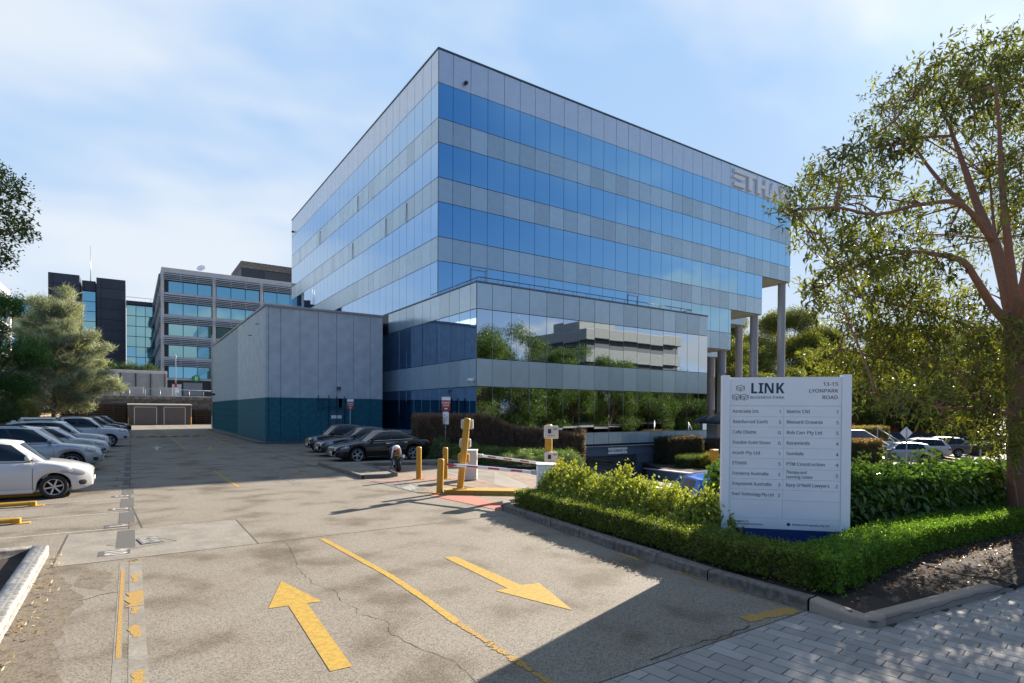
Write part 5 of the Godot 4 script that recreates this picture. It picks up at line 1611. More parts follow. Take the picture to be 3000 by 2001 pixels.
func build_cars() -> void:
	var white := paint(0.52, 0.52, 0.52)
	var pearl := paint(0.48, 0.48, 0.49)
	var silver := paint(0.42, 0.43, 0.45, 0.55)
	var silver2 := paint(0.36, 0.38, 0.42, 0.5)
	var black := paint(0.006, 0.007, 0.008)
	var graphite := paint(0.02, 0.028, 0.036, 0.3)
	var brown := paint(0.05, 0.035, 0.03, 0.3)
	var blue := paint(0.005, 0.10, 0.48, 0.15)
	var grey := paint(0.10, 0.105, 0.11, 0.4)
	var row := "cars parked nose out along the left of the lane"
	var place := func(c, nose, v): return V(nose - c.L * 0.5, 0, v)
	var c := hatch()
	car("parked_hatchback", "white small hatchback parked nearest in the left row, sunlit", c, place.call(c, -0.86, 19.5), 0.0, white, row)
	c = suv()
	car("parked_suv", "silver SUV with dark windows behind the white hatchback", c, place.call(c, -0.9, 27.1), 0.0, silver, row)
	c = sedan(); c.erase("trim")
	car("parked_sedan", "silver sedan half hidden between the silver SUV and the pale wagon", c, place.call(c, -1.2, 29.9), 0.0, silver2, row)
	c = wagon()
	car("parked_wagon", "pale silver wagon with roof rails beyond the silver SUV", c, place.call(c, -0.88, 33.9), 0.0, pearl, row)
	c = suv(); c.fin = true; c.erase("roof_rails")
	car("parked_suv", "white SUV with a shark fin aerial just before the white ute", c, place.call(c, -0.95, 37.6), 0.0, white, row)
	c = ute()
	var ut := car("parked_ute", "white double cab ute with a canopy, nose furthest into the lane", c, place.call(c, -0.1, 43.2), 0.0, white, row)
	# canopy over the tray
	var cs := mb()
	box(cs, car_point(c, 4.35, 1.48, 0), Vector3(1.75, 0.62, 1.6), 0.09)
	var can := part(ut, "canopy", cs.commit(), white)
	for sgn in [1, -1]:
		part(can, "canopy_window", bbox(Vector3(1.3, 0.34, 0.02), 0.008), M.car_glass, at(car_point(c, 4.35, 1.52, 0.805 * sgn)))
	for sgn in [1, -1]:
		var arch := mb(true)
		for ax in [c.fo, c.fo + c.wb]:
			var pts := []
			for k in 9:
				var a := PI * k / 8.0
				pts.append(car_point(c, ax + cos(a) * 0.46, c.wr + sin(a) * 0.46, (c.W * 0.5 + 0.0) * sgn))
			tube(arch, pts, [0.035], 6)
		part(ut, "wheel_arch", done(arch), white)
	c = wagon()
	car("parked_wagon", "white wagon parked just beyond the white ute", c, place.call(c, -0.75, 47.6), 0.0, white, row)
	c = suv()
	car("parked_suv", "white SUV with red sticker third from the far end of the left row", c, place.call(c, -0.7, 53.5), 0.0, pearl, row)
	c = suv()
	car("parked_suv", "dark brown SUV second from the far end of the left row", c, place.call(c, -0.3, 58.6), 0.0, brown, row)
	c = suv()
	car("parked_suv", "charcoal SUV furthest along the left row near the shed", c, place.call(c, 0.0, 65.0), 0.0, graphite, row)
	# right bays, noses to the lane
	var row2 := "dark cars parked between the annex and the gate island"
	c = sedan()
	car("parked_coupe", "black four door coupe with chrome window trim behind the motorcycle", c, V(7.52 + c.L * 0.5, -0.04, 26.1), PI + 0.02, black, row2)
	c = sedan(); c.erase("trim")
	car("parked_sedan", "charcoal sedan between the black coupe and the small black hatchback", c, V(7.75 + c.L * 0.5, 0, 29.2), PI, graphite, row2)
	c = bubble()
	car("parked_hatchback", "small rounded black hatchback nearest the blue annex wall", c, V(8.0 + c.L * 0.5, 0, 32.2), PI, black, row2)
	# ramp and lower car park
	c = hatch()
	car("blue_hatchback", "bright blue hatchback below the ramp behind the glossy hedge", c, V(13.5, -0.77, 9.15), -0.35, blue)
	var row3 := "cars in the lower car park on the right"
	c = hatch(); c.L = 4.18; c.wb = 2.6; c.W = 1.7; c.fo = 0.82
	c.gh = [1.0, 1.7, 3.75, 4.12]; c.roof = [[1.6, 1.36], [2.0, 1.44], [2.6, 1.45], [3.3, 1.42], [3.8, 1.33]]; c.deck = [[0.0, 0.56], [0.04, 0.66], [0.15, 0.75], [0.45, 0.83], [0.95, 0.92], [1.3, 0.93], [2.6, 0.96], [3.7, 1.0], [4.12, 0.97], [4.18, 0.8]]; c.seams = [1.25, 2.4, 3.2]; c.handles = [2.2, 3.05]
	car("parked_hatchback", "silver hatchback beside the grey stair wall in the lower car park", c, V(49.6, -1.4, 20.0), 2.3, silver, row3)
	c = suv()
	car("parked_suv", "white SUV with dark trim behind the silver hatchback, lower car park", c, V(53.6, -1.4, 20.6), 2.3, white, row3)
	c = suv()
	car("parked_suv", "dark grey SUV beyond the white one in the lower car park", c, V(58.4, -1.4, 20.8), 2.35, grey, row3)
	c = wagon()
	car("parked_wagon", "silver wagon at the back of the lower car park, seen over the hatchback", c, V(61.0, -1.4, 27.5), 2.6, pearl, row3)
	motorcycle()

func motorcycle() -> void:
	# sports motorcycle seen from behind, leaning on its stand; built looking along +x
	var o := thing("motorcycle", "white and black sports motorcycle on its side stand beside the kerb", "motorcycle", V(8.62, 0, 21.0), 1.28)
	o.rotation.x = 0.0
	var lean := Node3D.new()
	lean.name = "frame_group"
	var bs := Basis(Vector3.RIGHT, -0.12)
	var P := func(v: Vector3) -> Vector3: return bs * v
	for w in [[-0.68, 0.31, 0.095, "rear"], [0.72, 0.30, 0.06, "front"]]:
		var wn := Node3D.new()
		wn.name = "wheel"
		o.add_child(wn, true)
		wn.transform = Transform3D(bs, P.call(Vector3(w[0], w[1], 0)))
		var ty := mb(true)
		var r: float = w[1]
		var k: float = w[2]
		lathe(ty, Vector3.ZERO, [[r - 0.11, -k * 0.8], [r - 0.06, -k], [r - 0.02, -k * 0.7], [r, 0], [r - 0.02, k * 0.7], [r - 0.06, k], [r - 0.11, k * 0.8]], Basis(Vector3.RIGHT, PI / 2), 28)
		part(wn, "tyre", done(ty), M.tyre)
		var ri := mb(true)
		lathe(ri, Vector3.ZERO, [[r - 0.11, -k * 0.8], [r - 0.13, 0], [r - 0.11, k * 0.8]], Basis(Vector3.RIGHT, PI / 2), 24)
		for s in 5:
			var a := TAU * s / 5
			tube(ri, [Vector3(0, 0, 0), Vector3(cos(a) * (r - 0.12), sin(a) * (r - 0.12), 0)], [0.025, 0.02], 6)
		part(wn, "rim", done(ri), M.rim)
	var L := func(called, m, list): # limbs of round section
		var st := mb(true)
		for t in list:
			var pts := []
			for q in t[0]: pts.append(P.call(q))
			tube(st, pts, t[1], 8)
		part(o, called, done(st), m)
	L.call("fork", M.galv, [[[Vector3(0.72, 0.3, 0.09), Vector3(0.52, 0.85, 0.09)], [0.03]], [[Vector3(0.72, 0.3, -0.09), Vector3(0.52, 0.85, -0.09)], [0.03]]])
	L.call("swing_arm", M.galv, [[[Vector3(-0.68, 0.31, 0.12), Vector3(-0.2, 0.42, 0.1)], [0.035]], [[Vector3(-0.68, 0.31, -0.12), Vector3(-0.2, 0.42, -0.1)], [0.035]]])
	L.call("handlebar", M.dark_plastic, [[[Vector3(0.42, 0.95, 0.36), Vector3(0.52, 0.93, 0.12), Vector3(0.52, 0.93, -0.12), Vector3(0.42, 0.95, -0.36)], [0.018]]])
	L.call("exhaust", M.chrome, [[[Vector3(0.1, 0.3, 0.1), Vector3(-0.3, 0.3, 0.16), Vector3(-0.55, 0.46, 0.2), Vector3(-0.95, 0.58, 0.22)], [0.03, 0.035, 0.06, 0.065]]])
	L.call("side_stand", M.dark_plastic, [[[Vector3(-0.1, 0.3, -0.12), Vector3(-0.2, 0.02, -0.34)], [0.014]]])
	L.call("subframe_rail", M.white, [[[Vector3(-0.1, 0.5, 0.15), Vector3(-0.5, 0.55, 0.17), Vector3(-0.72, 0.72, 0.16), Vector3(-0.9, 0.9, 0.12)], [0.03]], [[Vector3(-0.1, 0.5, -0.15), Vector3(-0.5, 0.55, -0.17), Vector3(-0.72, 0.72, -0.16), Vector3(-0.9, 0.9, -0.12)], [0.03]]])
	var B := func(called, m, c, r, turn := 0.0):
		var st := mb(true)
		ball(st, P.call(c), r, bs * Basis(Vector3.BACK, turn), 14, 9)
		return part(o, called, done(st), m)
	B.call("engine", M.dark_plastic, Vector3(0.1, 0.42, 0), Vector3(0.3, 0.22, 0.17))
	B.call("fuel_tank", M.navy, Vector3(0.2, 0.80, 0), Vector3(0.3, 0.14, 0.15), -0.1)
	B.call("fairing", M.dark_plastic, Vector3(0.5, 0.66, 0), Vector3(0.26, 0.24, 0.17), 0.3)
	B.call("seat", M.dark_plastic, Vector3(-0.3, 0.80, 0), Vector3(0.3, 0.07, 0.14), -0.12)
	B.call("tail_unit", M.white, Vector3(-0.74, 0.92, 0), Vector3(0.27, 0.085, 0.14), -0.2)
	B.call("windshield", M.car_glass, Vector3(0.58, 0.96, 0), Vector3(0.14, 0.1, 0.12), 0.5)
	for s in [1, -1]:
		B.call("mirror", M.dark_plastic, Vector3(0.5, 1.06, 0.3 * s), Vector3(0.03, 0.035, 0.06))
	part(o, "tail_light", bbox(Vector3(0.05, 0.085, 0.15), 0.025), M.tail, Transform3D(bs, P.call(Vector3(-0.97, 0.80, 0))))
	part(o, "mudguard", bbox(Vector3(0.05, 0.26, 0.17), 0.02), M.dark_plastic, Transform3D(bs * Basis(Vector3.BACK, -0.35), P.call(Vector3(-0.95, 0.68, 0))))
	var pl := part(o, "number_plate", bbox(Vector3(0.012, 0.13, 0.2), 0.004), M.yellow_paint, Transform3D(bs * Basis(Vector3.BACK, -0.3), P.call(Vector3(-0.99, 0.70, 0))))
	part(pl, "plate_text", bbox(Vector3(0.004, 0.05, 0.14), 0.0), M.ink, at(Vector3(-0.007, 0, 0)))
	B.call("indicator", M.yellow_paint, Vector3(-0.98, 0.57, 0), Vector3(0.03, 0.03, 0.05))

# ---------------------------------------------------------------- gate, posts and signs
func bollard(p: Vector3, h: float, label: String, r := 0.09, lean := Basis()) -> Node3D:
	var t := thing("bollard", label, "bollard", p, 0.0, "yellow bollards")
	var st := mb(true)
	lathe(st, Vector3.ZERO, [[r, 0.0], [r, h - 0.05], [r * 0.92, h - 0.012], [r * 0.6, h], [0.0, h]], lean, 18)
	part(t, "tube", done(st), M.yellow_metal)
	part(t, "base_plate", bbox(Vector3(r * 3.2, 0.02, r * 3.2), 0.004), M.yellow_metal, at(Vector3(0, 0.02, 0)))
	return t

func build_gate() -> void:
	bollard(V(8.05, 0, 17.7), 1.1, "yellow bollard nearest the motorcycle")
	bollard(V(8.84, 0, 17.3), 1.08, "yellow bollard right behind the front one, beside the boom housing")
	bollard(V(7.15, 0, 14.33), 0.98, "front yellow bollard leaning at the corner of the red strip", 0.095, Basis(Vector3(0.555, 0, 0.832), -0.07))
	bollard(V(9.35, 0, 11.75), 1.02, "yellow bollard behind the white boom cabinet above the yellow shrubs", 0.1)
	# leaning post with card readers
	var rt := Vector3(0.832, 0, 0.555)
	var fw := Vector3(0.555, 0, -0.832)
	var bs := Basis(Vector3(0.555, 0, -0.832), 0.1)
	var pr := thing("reader_post", "tall leaning yellow post with cream reader boxes at the boom gate", "post", V(7.68, 0.13, 14.12))
	var st := mb(true)
	lathe(st, Vector3.ZERO, [[0.095, 0.0], [0.095, 1.95], [0.085, 1.985], [0.05, 2.0], [0.0, 2.0]], bs, 18)
	part(pr, "tube", done(st), M.yellow_metal)
	part(pr, "base_plate", bbox(Vector3(0.3, 0.02, 0.3), 0.004), M.yellow_metal, at(Vector3(0, 0.015, 0)))
	var face := Basis(rt, Vector3.UP, -fw)
	for b in [[1.82, Vector3(0.34, 0.27, 0.16), M.offwhite], [1.28, Vector3(0.32, 0.25, 0.16), M.offwhite], [0.86, Vector3(0.32, 0.24, 0.18), M.yellow_metal]]:
		part(pr, "reader_box", bbox(b[1], 0.02), b[2], Transform3D(face, bs * Vector3(0, b[0], 0) + fw * 0.15))
	var p2 := thing("reader_post", "upright yellow post with three cream intercom boxes facing the street", "post", V(9.75, 0, 12.75))
	var s2 := mb(true)
	lathe(s2, Vector3.ZERO, [[0.105, 0.0], [0.105, 1.9], [0.09, 1.94], [0.05, 1.955], [0.0, 1.955]], Basis(), 18)
	part(p2, "tube", done(s2), M.yellow_metal)
	for b in [[1.74, 0.40, 0.36], [1.03, 0.36, 0.32], [0.72, 0.38, 0.34]]:
		var bx := part(p2, "intercom_box", bbox(Vector3(b[1], b[2], 0.16), 0.015), M.offwhite, Transform3D(face, Vector3(0, b[0], 0) - fw * 0.16 + rt * 0.06))
		part(bx, "keypad", bbox(Vector3(0.09, 0.12, 0.02), 0.005), M.ink, at(Vector3(-0.05, 0.03, 0.08)))
		part(bx, "speaker_slot", bbox(Vector3(0.1, 0.03, 0.02), 0.005), M.frame_grey, at(Vector3(0.1, 0.09, 0.08)))
		part(bx, "card_slot", bbox(Vector3(0.22, 0.015, 0.02), 0.003), M.frame_grey, at(Vector3(0, -0.09, 0.08)))
	# boom gates
	var gates := [
		[V(9.48, 0, 16.68), "pinkish white boom cabinet with a red and white arm, beyond the leaning post", Vector3(0.42, 1.0, 0.42), V(9.75, 0.82, 16.5), V(10.5, 0.72, 13.4)],
		[V(8.6, 0, 11.35), "white boom cabinet with blue foot stripe half hidden by yellow shrubs", Vector3(0.46, 1.0, 0.44), V(8.42, 0.79, 11.55), V(7.42, 0.82, 14.0)]]
	for gt in gates:
		var o := thing("boom_gate", gt[1], "barrier", gt[0], 0.0, "boom gates")
		var sz: Vector3 = gt[2]
		part(o, "cabinet", bbox(sz, 0.03), M.offwhite if gt == gates[0] else M.white, Transform3D(face, Vector3(0, sz.y / 2, 0)))
		part(o, "cap", bbox(Vector3(sz.x + 0.03, 0.04, sz.z + 0.03), 0.015), M.white, Transform3D(face, Vector3(0, sz.y, 0)))
		part(o, "foot_stripe", bbox(Vector3(sz.x + 0.004, 0.06, sz.z + 0.004), 0.005), M.navy if gt != gates[0] else M.offwhite, Transform3D(face, Vector3(0, 0.16, 0)))
		if gt == gates[0]:
			part(o, "notice", bbox(Vector3(0.1, 0.2, 0.01), 0.002), M.white, Transform3D(face, Vector3(0, 0.62, 0) - fw * (sz.z / 2 + 0.006) - rt * 0.14))
			part(o, "notice_print", bbox(Vector3(0.09, 0.08, 0.006), 0.002), M.navy, Transform3D(face, Vector3(0, 0.7, 0) - fw * (sz.z / 2 + 0.012) - rt * 0.14))
		var a: Vector3 = gt[3] - gt[0]
		var b: Vector3 = gt[4] - gt[0]
		var dir := (b - a).normalized()
		var side := dir.cross(Vector3.UP).normalized()
		var ab := Basis(dir, side.cross(dir), side)
		var arm := part(o, "boom_arm", bbox(Vector3(a.distance_to(b), 0.085, 0.05), 0.02), M.white, Transform3D(ab, (a + b) / 2))
		var ln := a.distance_to(b)
		for k in 4:
			part(arm, "red_band", bbox(Vector3(0.38, 0.062, 0.054), 0.012), M.red, at(Vector3(-ln * 0.5 + 0.55 + 0.72 * k, 0.0, 0)))
		part(o, "arm_bracket", bbox(Vector3(0.22, 0.12, 0.1), 0.02), M.galv, Transform3D(ab, a))
	# parking zone signs
	for s in [[V(12.9, -0.05, 25.3), "red and white parking sign on a pole in front of the clipped dark hedge", true], [V(12.1, 0, 37.6), "red and white parking sign on a pole before the blue annex wall", false]]:
		var o := thing("parking_sign", s[1], "sign", s[0], -0.5, "parking zone signs")
		var ps := mb(true)
		tube(ps, [Vector3(0.0, 0, 0), Vector3(0.05, 2.9, 0)], [0.035, 0.03], 8)
		part(o, "pole", done(ps), M.galv)
		var pn := part(o, "panel", bbox(Vector3(0.42, 0.52, 0.02), 0.005), M.red_sign, at(Vector3(0.05, 2.62, 0.04)))
		part(pn, "white_band", bbox(Vector3(0.42, 0.17, 0.021), 0.005), M.white, at(Vector3(0, 0.345, 0)))
		lettering(pn, "PERMIT", Vector3(0, 0.14, 0.012), 0.085, 0.0, M.white, HORIZONTAL_ALIGNMENT_CENTER, true)
		lettering(pn, "ZONE", Vector3(0, 0.01, 0.012), 0.085, 0.0, M.white, HORIZONTAL_ALIGNMENT_CENTER, true)
		part(pn, "arrow", bbox(Vector3(0.14, 0.06, 0.006), 0.0), M.white, at(Vector3(0, -0.15, 0.012)))
		if s[2]:
			part(o, "notice", bbox(Vector3(0.3, 0.62, 0.015), 0.004), M.white, at(Vector3(0.04, 2.0, 0.04)))
	# wheel stops
	for w in [[V(-2.55, 0, 17.5), 1.3, "yellow wheel stop in the empty bay beside the white hatchback"], [V(-2.6, 0, 15.0), 1.45, "yellow wheel stop in the nearest empty bay"], [V(-2.3, 0, 19.2), 1.5, "yellow wheel stop under the white hatchback"], [V(10.5, -0.03, 37.0), 1.6, "yellow wheel stop in the empty bay by the annex wall"]]:
		var o := thing("wheel_stop", w[2], "wheel stop", w[0], 0.0 if (w[0] as Vector3).x < 0 else 0.0, "yellow wheel stops")
		part(o, "rail", bbox(Vector3(w[1], 0.09, 0.13), 0.025), M.yellow_metal, at(Vector3(0, 0.08, 0)))
		for s in [-1, 1]:
			part(o, "foot", bbox(Vector3(0.14, 0.12, 0.15), 0.01), M.yellow_metal, at(Vector3((float(w[1]) / 2 - 0.05) * s, 0.06, 0)))
			part(o, "foot_plate", bbox(Vector3(0.26, 0.015, 0.2), 0.003), M.yellow_metal, at(Vector3((float(w[1]) / 2 + 0.04) * s, 0.012, 0)))
	# lower car park: diamond warning sign seen from behind, stair walls, rails
	var dm := thing("diamond_sign", "back of a diamond road sign on a grey pole, lower car park", "sign", V(45.0, -1.4, 17.8), -0.6)
	var dp := mb(true)
	tube(dp, [Vector3.ZERO, Vector3(0, 2.75, 0)], [0.04], 8)
	part(dm, "pole", done(dp), M.galv)
	part(dm, "plate", bbox(Vector3(0.62, 0.62, 0.02), 0.01), M.letter, Transform3D(Basis(Vector3.BACK, PI / 4), Vector3(0, 2.35, -0.05)))
	struct("lower_island", prism_mesh([Vector2(36, 20.5), Vector2(44.5, 17.2), Vector2(47.5, 17.4), Vector2(50.0, 19.6), Vector2(44, 24.0), Vector2(36, 26)], -1.6, -1.26), M.slab)
	var sw := thing("stair_wall", "dark blue grey stair wall with white edge line and handrail", "wall", V(51.1, -1.4, 21.2), 2.72)
	var ss := mb()
	var prf := [Vector2(0, 0), Vector2(0, 0.95), Vector2(2.6, 2.3), Vector2(5.6, 2.35), Vector2(7.4, 3.1), Vector2(8.2, 3.1), Vector2(8.2, 0)]
	var idx := Geometry2D.triangulate_polygon(PackedVector2Array(prf))
	for k in range(0, idx.size(), 3):
		for zz in [0.0, 0.25]:
			tri(ss, Vector3(prf[idx[k]].x, prf[idx[k]].y, zz), Vector3(prf[idx[k + 1]].x, prf[idx[k + 1]].y, zz), Vector3(prf[idx[k + 2]].x, prf[idx[k + 2]].y, zz))
	for k in prf.size():
		var a2: Vector2 = prf[k]
		var b2: Vector2 = prf[(k + 1) % prf.size()]
		quad(ss, Vector3(a2.x, a2.y, 0), Vector3(b2.x, b2.y, 0), Vector3(b2.x, b2.y, 0.25), Vector3(a2.x, a2.y, 0.25))
	part(sw, "wall", done(ss), M.base_blue)
	var ed := mb(true)
	for zz in [0.0, 0.25]:
		tube(ed, [Vector3(0, 0.97, zz), Vector3(2.6, 2.32, zz), Vector3(5.6, 2.37, zz), Vector3(7.4, 3.12, zz)], [0.035], 5)
	part(sw, "coping", done(ed), M.white)
	for k in 7:
		part(sw, "step", bbox(Vector3(0.45, 0.24 * (k + 1), 2.2), 0.02), M.slab, at(Vector3(1.2 + 0.42 * k, 0.12 * (k + 1), -1.2)))
	var hr := mb(true)
	tube(hr, [Vector3(0.7, 1.15, -2.2), Vector3(3.6, 2.7, -2.2)], [0.04], 6)
	for q in [0.9, 3.4]: tube(hr, [Vector3(q, 0.2, -2.2), Vector3(q, 1.25 + (q - 0.9) * 0.53, -2.2)], [0.03], 6)
	part(sw, "handrail", done(hr), M.galv)
	var pp := thing("park_pole", "slim white pole standing in the lower car park kerb, right", "pole", V(56.8, -1.4, 17.2))
	var pq := mb(true)
	tube(pq, [Vector3.ZERO, Vector3(-0.05, 2.2, 0)], [0.06], 8)
	part(pp, "pole", done(pq), M.galv)
	var yk := struct("kerb", bbox(Vector3(7.0, 0.2, 0.25), 0.03), M.yellow_paint, at(V(53.6, -1.32, 17.4), 0.75))

# ---------------------------------------------------------------- the tenant directory sign
func build_sign() -> void:
	var a := V(8.12, 0.08, 5.93)
	var b := V(9.47, 0.08, 4.55)
	var w := a.distance_to(b)
	var dir := (b - a).normalized()
	var turn := atan2(-dir.z, dir.x)
	var H := 2.82
	var o := thing("directory_sign", "tall white directory sign of the business park with navy foot", "sign", (a + b) / 2, turn)
	var pw := 0.125
	for s in [-1, 1]:
		part(o, "post", bbox(Vector3(pw if s < 0 else pw * 1.05, H + 0.03, 0.16), 0.008), M.white, at(Vector3((w / 2 - pw / 2) * s, (H + 0.03) / 2, 0)))
	var iw := w - 2 * pw
	var x0 := -iw / 2
	var z := 0.035
	part(o, "back_panel", bbox(Vector3(iw - 0.01, H - 0.02, 0.05), 0.003), M.sign_white, at(Vector3(0, H / 2, 0)))
	part(o, "navy_foot", bbox(Vector3(iw - 0.012, 0.35, 0.012), 0.002), M.navy, at(Vector3(0, 0.175, z)))
	# heights read down the panel, as fractions of the visible face
	var Y := func(f): return H * (1.0 - f)
	var head := part(o, "header_panel", bbox(Vector3(iw - 0.012, Y.call(0.0) - Y.call(0.166) - 0.008, 0.014), 0.002), M.sign_white, at(Vector3(0, (Y.call(0.0) + Y.call(0.166)) / 2, z)))
	var hy: float = (Y.call(0.0) + Y.call(0.166)) / 2
	var lz := 0.0085
	var T := func(p, text, x, y, h, m, al, bold := false, sq := 1.0): return lettering(p, text, Vector3(x, y, lz), h, 0.0, m, al, bold, sq, 0.003)
	T.call(head, "LINK", x0 + iw * 0.185, Y.call(0.066) - hy, 0.165, M.teal_ink, HORIZONTAL_ALIGNMENT_LEFT, true, 0.97)
	T.call(head, "BUSINESS PARK", x0 + iw * 0.185, Y.call(0.118) - hy, 0.037, M.ink, HORIZONTAL_ALIGNMENT_LEFT, false, 1.42)
	T.call(head, "13-15", x0 + iw * 0.965, Y.call(0.042) - hy, 0.057, M.ink, HORIZONTAL_ALIGNMENT_RIGHT, false, 1.12)
	T.call(head, "LYONPARK", x0 + iw * 0.965, Y.call(0.080) - hy, 0.057, M.ink, HORIZONTAL_ALIGNMENT_RIGHT, false, 1.12)
	T.call(head, "ROAD", x0 + iw * 0.965, Y.call(0.117) - hy, 0.057, M.ink, HORIZONTAL_ALIGNMENT_RIGHT, false, 1.12)
	# three line-drawn cubes
	var lg := mb()
	for q in [[0.097, 0.060], [0.062, 0.112], [0.132, 0.112]]:
		var c := Vector3(x0 + iw * float(q[0]), Y.call(q[1]) - hy + 0.0, lz)
		var e := 0.063
		var hx := [Vector3(0, e * 0.62, 0), Vector3(e, e * 0.25, 0), Vector3(0, -e * 0.12, 0), Vector3(-e, e * 0.25, 0)]
		var dn := Vector3(0, -e * 0.85, 0)
		var segs := [[hx[0], hx[1]], [hx[1], hx[2]], [hx[2], hx[3]], [hx[3], hx[0]], [hx[3], hx[3] + dn], [hx[2], hx[2] + dn], [hx[1], hx[1] + dn], [hx[3] + dn, hx[2] + dn], [hx[2] + dn, hx[1] + dn], [hx[3] + dn * 0.5, hx[2] + dn * 0.5], [hx[2] + dn * 0.5, hx[1] + dn * 0.5]]
		for sgm in segs:
			var m0: Vector3 = c + sgm[0]
			var m1: Vector3 = c + sgm[1]
			var an := atan2(m1.y - m0.y, m1.x - m0.x)
			box(lg, (m0 + m1) / 2, Vector3(m0.distance_to(m1) + 0.004, 0.006, 0.003), 0.0, Basis(Vector3.BACK, an))
	part(head, "cube_emblem", lg.commit(), M.ink)
	# tenant strips, two columns of ten
	var left := [["Amtrade Int.", "1"], ["Reinforced Earth", "5"], ["Cafe Ellatte", "G"], ["Double Gold Stone", "G"], ["ecash Pty Ltd", "1"], ["ETHAN", "5"], ["Fonterra Australia", "2"], ["Freyssinet Australia", "3"], ["Everi Technology Pty Ltd", "2"], ["", ""], ["", ""]]
	var right := [["Matrix CNI", "1"], ["Menard Oceania", "5"], ["Rob Carr Pty Ltd", "5"], ["Karaminds", "4"], ["Sundale", "4"], ["PTM Construction", "4"], ["Therapy and\nLearning Centre", "2"], ["Karp O'Neill Lawyers", "2"], ["", ""], ["", ""], ["", ""]]
	var top := 0.168
	var step := 0.060
	var xm := x0 + iw * 0.492
	for col in 2:
		var list: Array = [left, right][col]
		var xa := x0 + 0.006 if col == 0 else xm
		var xb := xm if col == 0 else -x0 - 0.006
		for r in 11:
			var ya: float = Y.call(top + step * r)
			var yb: float = Y.call(top + step * (r + 1))
			if r >= 9 and col == 0 or r >= 9 and col == 1:
				if r == 10: continue
				yb = Y.call(top + step * 10.75)
			var cy := (ya + yb) / 2
			var sp := part(o, "tenant_strip", bbox(Vector3(xb - xa - 0.003, ya - yb - 0.003, 0.014), 0.0015), M.sign_white, at(Vector3((xa + xb) / 2, cy, z)))
			if list[r][0]:
				var h := 0.052
				var sq := 1.0
				if list[r][0].length() > 20: sq = 0.86; h = 0.049
				elif list[r][0].length() > 16: sq = 0.96
				if r == 6 and col == 1: h = 0.046
				T.call(sp, list[r][0], xa + iw * 0.025 - (xa + xb) / 2, 0.0, h, M.ink, HORIZONTAL_ALIGNMENT_LEFT, false, sq)
				T.call(sp, list[r][1], xb - iw * 0.022 - (xa + xb) / 2, -0.004, 0.052, M.ink, HORIZONTAL_ALIGNMENT_RIGHT)
	var fy0: float = Y.call(top + step * 10.75)
	var fy1: float = 0.352
	var ft := part(o, "footer_panel", bbox(Vector3(iw - 0.012, fy0 - fy1 - 0.004, 0.014), 0.002), M.sign_white, at(Vector3(0, (fy0 + fy1) / 2, z)))
	T.call(ft, "MANAGED BY\nRATHDRUM PROPERTIES", x0 + iw * 0.03, 0.0, 0.026, M.ink, HORIZONTAL_ALIGNMENT_LEFT, false, 1.2)
	T.call(ft, "Rathdrum Properties Pty Ltd", x0 + iw * 0.58, 0.0, 0.030, M.ink, HORIZONTAL_ALIGNMENT_LEFT, false, 1.02)
	var dot := mb(true)
	lathe(dot, Vector3.ZERO, [[0.0, 0.002], [0.026, 0.002], [0.026, -0.002]], Basis(Vector3.RIGHT, PI / 2), 20)
	part(ft, "round_emblem", done(dot), M.ink, at(Vector3(x0 + iw * 0.545, 0, lz)))

# ---------------------------------------------------------------- planting
# a sprig: n folded leaves round a point, leaf length l and width w
func sprig(n: int, l: float, w: float, spread: float, s: int, droop := 0.0, up := 0.3, fold := 0.25) -> ArrayMesh:
	var r := RandomNumberGenerator.new()
	r.seed = s
	var st := mb()
	for k in n:
		var d := Vector3(r.randfn(), r.randfn() * 0.7 + up - droop, r.randfn()).normalized()
		var o := Vector3(r.randfn(), r.randfn(), r.randfn()) * spread * 0.5
		var side := d.cross(Vector3(r.randfn(), r.randfn() * 0.4 + 1.0, r.randfn()).normalized()).normalized()
		var nrm := side.cross(d)
		var ll := l * r.randf_range(0.7, 1.15)
		var ww := w * r.randf_range(0.8, 1.15)
		var tip := o + d * ll - Vector3(0, droop * ll * 0.35, 0)
		var mid := o + d * ll * 0.45
		var a := mid + side * ww * 0.5 + nrm * ww * fold
		var b := mid - side * ww * 0.5 + nrm * ww * fold
		for t in [[o, a, mid], [a, tip, mid], [o, mid, b], [mid, tip, b]]:
			tri(st, t[0], t[1], t[2])
	st.generate_normals()
	return st.commit()

func copies(parent: Node, called: String, mesh: Mesh, m: Material, xf: Array, col: Array) -> MultiMeshInstance3D:
	var mm := MultiMesh.new()
	mm.transform_format = MultiMesh.TRANSFORM_3D
	mm.use_colors = true
	mm.mesh = mesh
	mm.instance_count = xf.size()
	for i in xf.size():
		mm.set_instance_transform(i, xf[i])
		mm.set_instance_color(i, col[i])
	var o := MultiMeshInstance3D.new()
	o.name = called
	o.multimesh = mm
	o.material_override = m
	o.set_meta("kind", "stuff")
	parent.add_child(o, true)
	return o

func spin(scale := 1.0) -> Basis:
	return Basis(Vector3(rng.randfn(), rng.randfn() * 0.4, rng.randfn()).normalized(), rng.randf_range(-0.6, 0.6)) * Basis(Vector3.UP, rng.randf() * TAU) * Basis.from_scale(Vector3.ONE * scale * rng.randf_range(0.75, 1.2))

func tint(a: Color, b: Color, j := 0.15) -> Color:
	var c := a.lerp(b, rng.randf())
	var k := 1.0 + rng.randf_range(-j, j)
	return Color(c.r * k, c.g * k, c.b * k)

